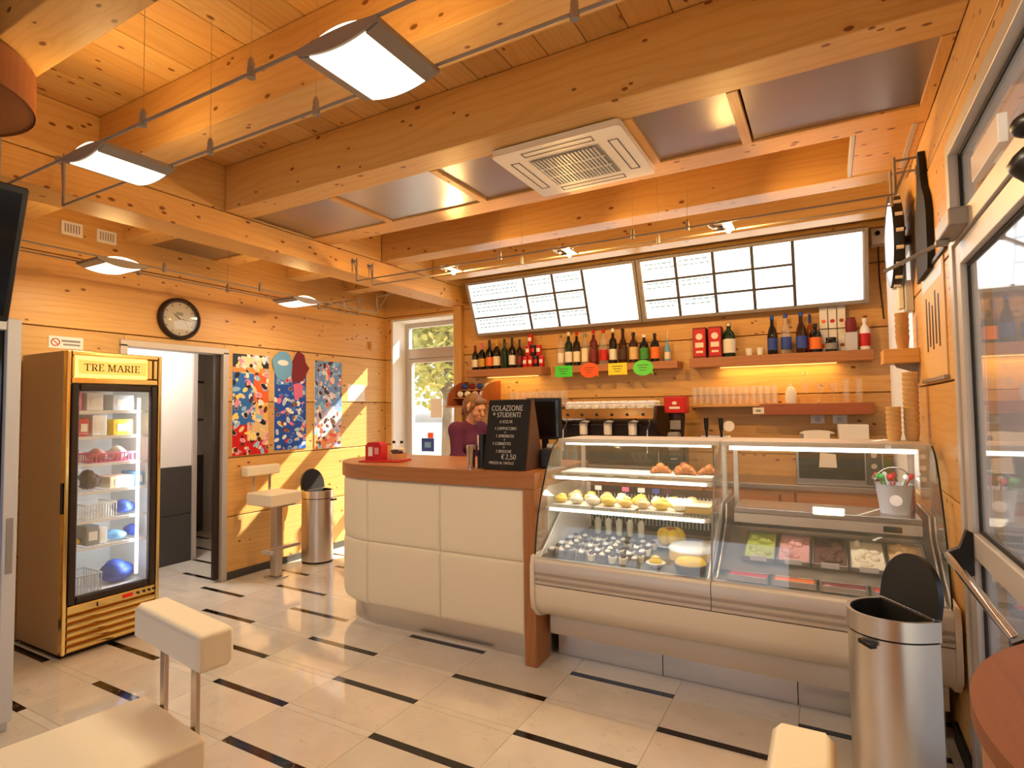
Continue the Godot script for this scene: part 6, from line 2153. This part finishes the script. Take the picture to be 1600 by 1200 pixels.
func build_foods() -> void:
	var g: G
	# top shelf: paper tray and croissants
	tray("long white paper tray on the top glass shelf of the case", V(-1.05, 1.149, -3.50), 0.93, 0.26, M.white)
	var cp := [[-0.89, -3.45, 0.3], [-0.775, -3.55, 0.2], [-0.74, -3.42, 0.1], [-0.62, -3.46, 0.0]]
	var cn := ["croissant at the free end of the paper tray", "croissant lying behind the others on the paper tray", "croissant in front of the pile on the paper tray", "croissant next to the case divider on the paper tray"]
	for i in 4:
		croissant(cn[i], V(cp[i][0], 1.156, cp[i][1]), cp[i][2], 0.95)
	# middle shelf: cakes on trays
	for i in 3:
		tray("white tray of pastries on the middle case shelf, %s from the counter" % ["first", "second", "third"][i], V(-1.38 + 0.27 * i, 0.967, -3.36), 0.25, 0.30, M.white, "trays on the middle case shelf")
	var kinds := ["custard", "biscuit", "cream_food", "custard", "cream_food", "biscuit", "custard", "cream_food", "sponge", "custard", "biscuit", "cream_food", "custard", "custard", "cream_food", "biscuit"]
	var q := RandomNumberGenerator.new()
	q.seed = 77
	for i in 16:
		g = G.new()
		var r := q.randf_range(0.04, 0.052)
		g.ball(V(0, r * 0.56, 0), V(r, r * 0.55, r * 0.9), 10)
		g.ball(V(r * 0.2, r * 0.95, 0), V(r * 0.65, r * 0.4, r * 0.6), 9)
		var kk: String = kinds[i]
		var cw: Dictionary = {"custard": "yellow custard", "biscuit": "brown biscuit", "cream_food": "pale cream", "sponge": "golden sponge"}
		single("pastry", g, M[kk], "%s pastry in the %s row on the middle case shelf" % [cw[kk], "front" if i % 2 == 0 else "back"], "pastry", V(-1.47 + 0.052 * i, 0.974, -3.265 - 0.11 * (i % 2)), q.randf() * 3.0, "pastries on the middle case shelf")
	var tg := [[-1.30, "white"], [-1.12, "pink"], [-1.02, "white"], [-0.93, "blue"], [-0.86, "purple"]]
	for i in tg.size():
		var t := thing("price_flag", "small %s price flag among the pastries" % ["white", "pink", "plain white", "blue", "purple"][i], "price flag", V(tg[i][0], 0.974, -3.47), 0.0, "price flags in the case")
		g = G.new()
		g.rod(V(0, 0, 0), V(0, 0.07, 0), 0.0015, 0.0015, 5)
		part(t, "stick", g, M.white)
		part(t, "flag", bg(V(-0.022, 0.06, 0), V(0.022, 0.088, 0.002), 0.0, -1), M[tg[i][1]])
	var sl := thing("slab_cake", "pale rectangular slab cake next to the divider on the middle shelf", "cake", V(-0.65, 0.967, -3.35))
	part(sl, "sponge", bg(V(-0.06, 0, -0.11), V(0.075, 0.035, 0.11), 0.008, -1), M.sponge)
	part(sl, "icing", bg(V(-0.06, 0.0351, -0.11), V(0.075, 0.045, 0.11), 0.004, -1), M.cream_food)
	g = G.new()
	g.b2(V(-0.07, 0.0, -0.006), V(0.0, 0.004, 0.006), 0.001)
	g.b2(V(0.0, 0.0, -0.012), V(0.045, 0.004, 0.012), 0.001)
	single("cake_server", g, M.dark_grey, "dark cake server lying beside the slab cake", "server", V(-0.62, 0.968, -3.215), -0.1)
	# dessert cups in the well
	var cup_src := {}
	var tops := ["white", "choc", "cream_food", "choc", "mid_grey", "cream_food"]
	var names := {"cream_food": "cream-topped", "choc": "chocolate", "white": "white-topped", "mid_grey": "grey-dusted"}
	for j in 6:
		for i in 9:
			var kind: String = tops[(i * 2 + j * 3 + i / 4) % tops.size()]
			var z := -3.135 - 0.071 * j
			var at := V(-1.478 + 0.0635 * i + 0.01 * (j % 2), 0.668 + (-3.07 - z) * 0.0368 + 0.002, z)
			if cup_src.has(kind):
				copy(cup_src[kind], at, 0.7 * i, "", "dessert_cup")
				continue
			var c := thing("dessert_cup", names[kind] + " dessert in a little glass cup in the pastry well", "dessert", at, 0.0, "dessert cups in the well")
			g = G.new()
			g.lathe(VV([0.0, 0.0, 0.024, 0.0, 0.030, 0.045, 0.028, 0.045, 0.022, 0.004, 0.0, 0.004]), 12)
			part(c, "glass", g, M.tumbler)
			g = G.new()
			g.lathe(VV([0.0, 0.0045, 0.0215, 0.0045, 0.0265, 0.04, 0.0, 0.042]), 12)
			part(c, "filling", g, M.choc if kind != "choc" else M.cream_food)
			g = G.new()
			g.lathe(VV([0.016, 0.0415, 0.017, 0.047, 0.008, 0.056, 0.0, 0.058]), 10)
			part(c, "topping", g, M[kind])
			cup_src[kind] = c
	for i in 5:
		var c := thing("tall_dessert_glass", "tall glass of pale cream in the back row of the pastry well", "dessert", V(-1.40 + 0.075 * i, 0.698, -3.72), 0.0, "tall dessert glasses in the well")
		g = G.new()
		g.lathe(VV([0.0, 0.0, 0.022, 0.0, 0.026, 0.10, 0.024, 0.10, 0.02, 0.004, 0.0, 0.004]), 12)
		part(c, "glass", g, M.tumbler)
		g = G.new()
		g.lathe(VV([0.0, 0.005, 0.0195, 0.005, 0.023, 0.09, 0.012, 0.11, 0.0, 0.115]), 12)
		part(c, "cream", g, M.cream_food)
	# cakes by the divider
	var pl := thing("cake_plate", "pale round cake plate holding the flower-shaped cake", "plate", V(-0.88, 0.694, -3.62))
	g = G.new()
	g.lathe(VV([0.0, 0.0, 0.05, 0.0, 0.13, 0.012, 0.128, 0.016, 0.05, 0.006, 0.0, 0.006]), 24)
	part(pl, "dish", g, M.white_gloss)
	var fc := thing("flower_cake", "bright yellow flower-shaped cake at the back of the well", "cake", V(-0.88, 0.703, -3.62))
	for i in 6:
		g = G.new()
		g.ball(V(cos(TAU * i / 6) * 0.05, 0.05, sin(TAU * i / 6) * 0.05), V(0.04, 0.05, 0.04), 10)
		part(fc, "petal", g, M.yellow)
	g = G.new()
	g.ball(V(0, 0.085, 0), V(0.035, 0.025, 0.035), 10)
	part(fc, "centre", g, M.amber)
	var wc := thing("white_cream_cake", "round white cream cake with pale sponge side in the well", "cake", V(-0.71, 0.6865, -3.39))
	g = G.new()
	g.lathe(VV([0.0, 0.0, 0.125, 0.0, 0.125, 0.055]), 28)
	part(wc, "sponge", g, M.sponge)
	g = G.new()
	g.lathe(VV([0.126, 0.05, 0.128, 0.06, 0.115, 0.075, 0.06, 0.082, 0.0, 0.083]), 28)
	part(wc, "icing", g, M.white)
	var yt := thing("lemon_tart", "yellow lemon tart with brown crust next to the case divider", "tart", V(-0.67, 0.6765, -3.165))
	g = G.new()
	g.lathe(VV([0.0, 0.0, 0.075, 0.0, 0.09, 0.04, 0.082, 0.043]), 26)
	part(yt, "crust", g, M.choc)
	g = G.new()
	g.lathe(VV([0.082, 0.042, 0.07, 0.062, 0.03, 0.068, 0.0, 0.068]), 26)
	part(yt, "filling", g, M.yellow)
	var cbw := thing("cream_bowl", "small white bowl with a cream swirl at the glass front", "bowl", V(-0.86, 0.675, -3.17))
	g = G.new()
	g.lathe(VV([0.0, 0.0, 0.03, 0.0, 0.055, 0.025, 0.052, 0.027, 0.0, 0.012]), 20)
	part(cbw, "dish", g, M.white_gloss)
	g = G.new()
	g.lathe(VV([0.035, 0.018, 0.036, 0.035, 0.02, 0.05, 0.022, 0.055, 0.0, 0.066]), 16)
	part(cbw, "swirl", g, M.custard)
	single("tart_slice_plate", plate_g(0.085), M.biscuit, "flat pale biscuit base on the well floor behind the cream cake", "tart", V(-0.665, 0.699, -3.66))
	# ice cream pans on the sloped bed
	var ice := [["pistachio", "pistachio green"], ["strawberry", "pale pink"], ["choc_ice", "chocolate brown"], ["cream_food", "cream and chocolate chip"], ["biscuit", "hazelnut brown"]]
	var slope := atan2(0.13, 0.46)
	for i in 5:
		var p := thing("ice_cream_pan", "steel pan of %s ice cream in the upper row" % ice[i][1], "ice cream pan", V(-0.345 + 0.166 * i, 0.7705, -3.44))
		p.rotation.x = slope
		g = G.new()
		frame_rect(g, 0, -0.08, 0.08, -0.15, 0.15, 0, 0, 0.008, 0.0)
		g = G.new()
		for s in [-1.0, 1.0]:
			g.b2(V(minf(s * 0.072, s * 0.08), 0.001, -0.15), V(maxf(s * 0.072, s * 0.08), 0.03, 0.15), 0.002)
			g.b2(V(-0.072, 0.001, minf(s * 0.142, s * 0.15)), V(0.072, 0.03, maxf(s * 0.142, s * 0.15)), 0.002)
		part(p, "pan", g, M.steel)
		g = G.new()
		g.b2(V(-0.0715, 0.002, -0.1415), V(0.0715, 0.022, 0.1415), 0.0)
		q.seed = 100 + i
		for k in 14:
			g.ball(V(q.randf_range(-0.04, 0.04), 0.0218, q.randf_range(-0.11, 0.11)), V(q.randf_range(0.018, 0.03), q.randf_range(0.01, 0.026), q.randf_range(0.018, 0.025)), 9, true)
		part(p, "ice_cream", g, M[ice[i][0]])
		part(p, "price_tag", bg(V(-0.04, 0.012, 0.151), V(0.04, 0.04, 0.154), 0.0, -1), M.white)
	for i in 4:
		var p := thing("ice_cream_tub", "low tub of %s ice cream in the front row behind the glass" % ["red berry", "orange", "dark cherry", "second red berry"][i], "ice cream tub", V(-0.38 + 0.21 * i, 0.676, -3.14))
		g = G.new()
		for s in [-1.0, 1.0]:
			g.b2(V(minf(s * 0.09, s * 0.098), 0.0, -0.045), V(maxf(s * 0.09, s * 0.098), 0.03, 0.045), 0.002)
			g.b2(V(-0.09, 0.0, minf(s * 0.038, s * 0.045)), V(0.09, 0.03, maxf(s * 0.038, s * 0.045)), 0.002)
		part(p, "tub", g, M.steel)
		part(p, "ice_cream", bg(V(-0.0895, 0.001, -0.0375), V(0.0895, 0.024, 0.0375), 0.004, -1), [M.red, M.orange, M.dark_red, M.red][i])
	# spoon pail on the back ledge
	var bk := thing("spoon_pail", "grey pail of red and green plastic spoons on the case ledge", "pail", V(0.295, 0.986, -3.62))
	g = G.new()
	g.lathe(VV([0.0, 0.0, 0.065, 0.0, 0.085, 0.15, 0.09, 0.155, 0.082, 0.15, 0.06, 0.006, 0.0, 0.006]), 22)
	part(bk, "pail", g, M.light_grey)
	g = G.new()
	for k in 12:
		var a := PI * k / 12.0
		var b := PI * (k + 1) / 12.0
		g.rod(V(cos(a) * 0.085, 0.15 + sin(a) * 0.09, 0), V(cos(b) * 0.085, 0.15 + sin(b) * 0.09, 0), 0.004, 0.004, 6)
	part(bk, "handle", g, M.chrome)
	for k in 10:
		g = G.new()
		var a := k * 2.4
		g.rod(V(cos(a) * 0.03, 0.10, sin(a) * 0.03), V(cos(a) * 0.075, 0.19, sin(a) * 0.06), 0.004, 0.004, 5)
		g.ball(V(cos(a) * 0.078, 0.195, sin(a) * 0.062), V(0.014, 0.016, 0.008), 8)
		part(bk, "spoon", g, [M.red, M.green, M.red, M.white][k % 4])
	g = G.new()
	g.rod(V(0.0, 0.075, 0.0735), V(0.0, 0.075, 0.079), 0.028, 0.028, 14)
	part(bk, "emblem", g, M.white)
	var jr := thing("syrup_jug", "red squeeze bottle with white cap on the case ledge by the wall", "bottle", V(0.365, 0.986, -3.73))
	g = G.new()
	g.lathe(VV([0.0, 0.0, 0.028, 0.0, 0.03, 0.01, 0.03, 0.13, 0.015, 0.15]), 16)
	part(jr, "body", g, M.red)
	g = G.new()
	g.lathe(VV([0.016, 0.15, 0.017, 0.151, 0.014, 0.175, 0.004, 0.2, 0.0, 0.2]), 12)
	part(jr, "nozzle", g, M.white)
	# wafer cup stacks on top of the case
	for s in [[0.318, -3.77, 6, 0.037, "short"], [0.402, -3.79, 13, 0.038, "tall"]]:
		var src: Node3D = null
		for i in s[2]:
			var at := V(s[0], 1.361 + 0.027 * i, s[1])
			var lab := "wafer cup in the %s stack on top of the display case, %s from the bottom" % [s[4], ["first", "second", "third", "fourth", "fifth", "sixth", "seventh", "eighth", "ninth", "tenth", "eleventh", "twelfth", "thirteenth"][i]]
			if src == null:
				g = G.new()
				var r: float = s[3]
				g.lathe(VV([0.0, 0.0, r * 0.78, 0.0, r * 0.97, 0.040, r, 0.041, r, 0.049, r * 0.92, 0.05, r * 0.72, 0.006, 0.0, 0.006]), 18)
				src = single("wafer_cup", g, M.biscuit, lab, "wafer cup", at, 0.0, "wafer cups on the case")
			else:
				copy(src, at, 0.4 * i, lab, "wafer_cup")

func plate_g(r: float) -> G:
	var g := G.new()
	g.lathe(VV([0.0, 0.0, r * 0.9, 0.0, r, 0.012, r * 0.95, 0.018, 0.0, 0.016]), 26)
	return g

# ================================================================ the barista
# signed distance of a tapered capsule
func cap_d(p: Vector3, a: Vector3, b: Vector3, ra: float, rb: float) -> float:
	var ab := b - a
	var t := clampf((p - a).dot(ab) / maxf(ab.length_squared(), 1e-9), 0.0, 1.0)
	return p.distance_to(a + ab * t) - lerpf(ra, rb, t)

# mesh the smooth union of capsules [a, b, ra, rb] as surface nets
func nets(g: G, caps: Array, cell: float, k: float) -> void:
	var lo := Vector3.INF
	var hi := -Vector3.INF
	for c in caps:
		var r: float = maxf(c[2], c[3]) + cell * 2.0
		for p in [c[0], c[1]]:
			lo = lo.min(p - Vector3.ONE * r)
			hi = hi.max(p + Vector3.ONE * r)
	var nx := int((hi.x - lo.x) / cell) + 2
	var ny := int((hi.y - lo.y) / cell) + 2
	var nz := int((hi.z - lo.z) / cell) + 2
	var d := PackedFloat32Array()
	d.resize(nx * ny * nz)
	d.fill(1.0)
	for c in caps:
		var r: float = maxf(c[2], c[3]) + k + cell * 2.0
		var a0: Vector3 = (c[0].min(c[1]) - Vector3.ONE * r - lo) / cell
		var a1: Vector3 = (c[0].max(c[1]) + Vector3.ONE * r - lo) / cell
		for z in range(maxi(0, int(a0.z)), mini(nz, int(a1.z) + 1)):
			for y in range(maxi(0, int(a0.y)), mini(ny, int(a1.y) + 1)):
				for x in range(maxi(0, int(a0.x)), mini(nx, int(a1.x) + 1)):
					var i := (z * ny + y) * nx + x
					var e := cap_d(lo + V(x, y, z) * cell, c[0], c[1], c[2], c[3])
					var o := d[i]
					var h := maxf(k - absf(o - e), 0.0) / k
					d[i] = minf(o, e) - h * h * k * 0.25
	var vert := {}
	var nor := {}
	var step := [1, nx, nx * ny]
	for z in nz - 1:
		for y in ny - 1:
			for x in nx - 1:
				var i := (z * ny + y) * nx + x
				var neg := 0
				for q in 8:
					if d[i + (q & 1) + ((q >> 1) & 1) * nx + (q >> 2) * nx * ny] < 0.0:
						neg += 1
				if neg == 0 or neg == 8:
					continue
				var sum := Vector3.ZERO
				var cnt := 0
				for ax in 3:
					for q in 4:
						var o := [0, 0, 0]
						o[(ax + 1) % 3] = q & 1
						o[(ax + 2) % 3] = q >> 1
						var j: int = i + o[0] + o[1] * nx + o[2] * nx * ny
						var v0 := d[j]
						var v1 := d[j + step[ax]]
						if (v0 < 0.0) != (v1 < 0.0):
							var p := V(o[0], o[1], o[2])
							p[ax] = v0 / (v0 - v1)
							sum += p
							cnt += 1
				vert[i] = lo + (V(x, y, z) + sum / cnt) * cell
				nor[i] = V(d[i + 1] - d[i] + d[i + 1 + nx] - d[i + nx] + d[i + 1 + nx * ny] - d[i + nx * ny], d[i + nx] - d[i] + d[i + nx + 1] - d[i + 1] + d[i + nx + nx * ny] - d[i + nx * ny], d[i + nx * ny] - d[i] + d[i + nx * ny + 1] - d[i + 1] + d[i + nx * ny + nx] - d[i + nx]).normalized()
	for i in vert:
		for ax in 3:
			var j: int = i + step[ax]
			if j >= d.size() or (d[i] < 0.0) == (d[j] < 0.0):
				continue
			var s1: int = step[(ax + 1) % 3]
			var s2: int = step[(ax + 2) % 3]
			if vert.has(i - s1) and vert.has(i - s2) and vert.has(i - s1 - s2):
				g.q4(vert[i], vert[i - s1], vert[i - s1 - s2], vert[i - s2], nor[i], nor[i - s1], nor[i - s1 - s2], nor[i - s2])

func build_person() -> void:
	var p := thing("person", "person in a purple long-sleeved top holding a cup behind the counter, face turned down", "person", V(-3.0, 0, -4.45), 1.42)
	var skin := mat("skin", Color8(214, 160, 128), 0.5)
	var cloth := mat("plum_cloth", Color8(92, 34, 74), 0.85)
	var jeans := mat("dark_trousers", Color8(34, 34, 46), 0.85)
	var hair := mat("hair", Color8(124, 88, 56), 0.6)
	# joints: faces local +z, leaning forward
	var pel := V(0, 0.93, -0.02)
	var waist := V(0, 1.08, 0.0)
	var chest := V(0, 1.26, 0.05)
	var neck := V(0, 1.43, 0.10)
	var head := V(0, 1.565, 0.155)
	var sh := [V(-0.165, 1.375, 0.07), V(0.165, 1.375, 0.07)]
	var el := [V(-0.225, 1.12, 0.13), V(0.225, 1.12, 0.13)]
	var wr := [V(-0.075, 1.09, 0.33), V(0.075, 1.09, 0.33)]
	var hip := [V(-0.09, 0.90, -0.02), V(0.09, 0.90, -0.02)]
	var kn := [V(-0.10, 0.49, 0.0), V(0.10, 0.49, 0.0)]
	var an := [V(-0.10, 0.075, -0.03), V(0.10, 0.075, -0.03)]
	var toe := [V(-0.11, 0.035, 0.12), V(0.11, 0.035, 0.12)]
	var torso := [[pel + V(-0.05, 0, 0), pel + V(0.05, 0, 0), 0.115, 0.115], [waist + V(-0.04, 0, 0), waist + V(0.04, 0, 0), 0.098, 0.098], [waist, chest, 0.10, 0.11], [chest + V(-0.07, 0.02, 0), chest + V(0.07, 0.02, 0), 0.095, 0.095], [chest + V(-0.065, -0.03, 0.055), chest + V(0.065, -0.03, 0.055), 0.055, 0.055], [sh[0], sh[1], 0.055, 0.055]]
	var arms := []
	var legs := []
	for s in 2:
		arms.append([sh[s], el[s], 0.052, 0.040])
		arms.append([el[s], wr[s], 0.040, 0.028])
		legs.append([hip[s], kn[s], 0.085, 0.056])
		legs.append([kn[s], an[s], 0.056, 0.038])
	var bodyg := G.new()
	var feet := []
	for s in 2:
		feet.append([an[s] - V(0, 0.035, 0.02), toe[s], 0.038, 0.032])
	nets(bodyg, torso + arms + legs + feet + [[neck - V(0, 0.06, 0.02), head - V(0, 0.04, 0.02), 0.05, 0.048]], 0.016, 0.04)
	# head with face
	var f := head
	var hd := [[f + V(0, 0.035, -0.02), f + V(0, 0.02, 0.01), 0.086, 0.080], [f + V(0, -0.035, 0.03), f + V(0, -0.075, 0.05), 0.058, 0.036], [f + V(-0.03, -0.03, 0.045), f + V(0.03, -0.03, 0.045), 0.036, 0.036], [f + V(0, 0.01, 0.085), f + V(0, -0.028, 0.105), 0.010, 0.015], [f + V(-0.014, -0.058, 0.083), f + V(0.014, -0.058, 0.083), 0.010, 0.010], [f + V(-0.03, 0.025, 0.078), f + V(0.03, 0.025, 0.078), 0.014, 0.014], [f + V(-0.082, -0.015, -0.005), f + V(-0.085, 0.02, -0.012), 0.012, 0.015], [f + V(0.082, -0.015, -0.005), f + V(0.085, 0.02, -0.012), 0.012, 0.015], [neck, f + V(0, -0.05, 0.0), 0.048, 0.046]]
	var tilt := Transform3D(Basis(Vector3.RIGHT, 0.30), Vector3.ZERO)
	var turned := []
	for c in hd:
		turned.append([f + tilt.basis * (c[0] - f), f + tilt.basis * (c[1] - f), c[2], c[3]])
	turned[turned.size() - 1] = hd[hd.size() - 1]
	nets(bodyg, turned, 0.006, 0.014)
	# hands closed round a cup
	for s in 2:
		var sg := -1.0 if s == 0 else 1.0
		var w: Vector3 = wr[s]
		var dir := V(-sg * 0.05, 0.02, 0.98).normalized()
		var sd := V(0, 1, 0)
		var hc := [[w, w + dir * 0.05, 0.026, 0.024], [w + dir * 0.03 - sd * 0.022, w + dir * 0.085 - sd * 0.026, 0.016, 0.013], [w + dir * 0.03 + sd * 0.022, w + dir * 0.085 + sd * 0.026, 0.016, 0.013], [w + dir * 0.04, w + dir * 0.088, 0.017, 0.014]]
		var len := [0.058, 0.072, 0.078, 0.070]
		for i in 4:
			var r0 := w + dir * 0.085 + sd * (-0.030 + 0.02 * i)
			var k1: Vector3 = r0 + dir * len[i] * 0.55 + V(sg * 0.002, 0, 0)
			hc.append([r0, k1, 0.0095, 0.0088])
			hc.append([k1, k1 + (dir * 0.5 + V(-sg * 0.85, 0, 0)).normalized() * len[i] * 0.45, 0.0088, 0.0075])
		var t0 := w + dir * 0.035 + sd * 0.026 - V(sg * 0.012, 0, 0)
		hc.append([t0, t0 + dir * 0.03 + sd * 0.014 - V(sg * 0.016, 0, 0), 0.012, 0.010])
		hc.append([t0 + dir * 0.03 + sd * 0.014 - V(sg * 0.016, 0, 0), t0 + dir * 0.058 + sd * 0.016 - V(sg * 0.024, 0, 0), 0.010, 0.0085])
		nets(bodyg, hc, 0.0045, 0.006)
	part(p, "body", bodyg, skin)
	# clothing
	var grow := func(cs: Array, by: float) -> Array:
		var out := []
		for c in cs:
			out.append([c[0], c[1], c[2] + by, c[3] + by])
		return out
	var tg := G.new()
	var sleeves := []
	for s in 2:
		sleeves.append([sh[s], el[s], 0.052, 0.042])
		sleeves.append([el[s], el[s].lerp(wr[s], 0.88), 0.042, 0.033])
	nets(tg, grow.call(torso.slice(0, 6), 0.012) + grow.call(sleeves, 0.010) + [[V(0, 1.40, 0.08), V(0, 1.405, 0.085), 0.066, 0.06]], 0.014, 0.045)
	part(p, "top", tg, cloth)
	tg = G.new()
	nets(tg, grow.call(legs, 0.012) + [[hip[0], hip[1], 0.115, 0.115]], 0.018, 0.04)
	part(p, "trousers", tg, jeans)
	tg = G.new()
	nets(tg, grow.call(feet, 0.008), 0.012, 0.02)
	part(p, "shoes", tg, M.black)
	# hair: cap over the skull and a tied tail
	tg = G.new()
	var hr := [[f + V(0, 0.05, -0.035), f + V(0, 0.045, -0.005), 0.090, 0.080], [f + V(0, 0.0, -0.055), f + V(0, -0.04, -0.05), 0.075, 0.055], [f + V(-0.05, 0.075, 0.045), f + V(0.05, 0.075, 0.045), 0.030, 0.030], [f + V(-0.072, 0.03, 0.03), f + V(-0.078, -0.02, 0.01), 0.022, 0.016], [f + V(0.072, 0.03, 0.03), f + V(0.078, -0.02, 0.01), 0.022, 0.016], [f + V(0, 0.03, -0.12), f + V(0, -0.09, -0.135), 0.035, 0.018]]
	var ht := []
	for c in hr:
		ht.append([f + tilt.basis * (c[0] - f), f + tilt.basis * (c[1] - f), c[2], c[3]])
	nets(tg, ht, 0.008, 0.02)
	part(p, "hair", tg, hair)
	for s in [-1.0, 1.0]:
		tg = G.new()
		tg.ball(f + tilt.basis * V(s * 0.03, 0.006, 0.083), V(0.011, 0.006, 0.006), 8)
		part(p, "eye", tg, M.dark_brown)
	tg = G.new()
	tg.ball(f + tilt.basis * V(0, -0.058, 0.0925), V(0.02, 0.005, 0.004), 8)
	part(p, "lips", tg, M.strawberry)
	# cup held between the hands
	var cp := thing("held_cup", "white cup held in both hands of the person behind the counter", "cup", p.transform * V(0, 1.045, 0.43))
	tg = G.new()
	tg.lathe(VV([0.0, 0.0, 0.026, 0.0, 0.028, 0.05, 0.029, 0.095, 0.027, 0.095, 0.025, 0.05, 0.022, 0.006, 0.0, 0.006]), 16)
	part(cp, "bowl", tg, M.white_gloss)
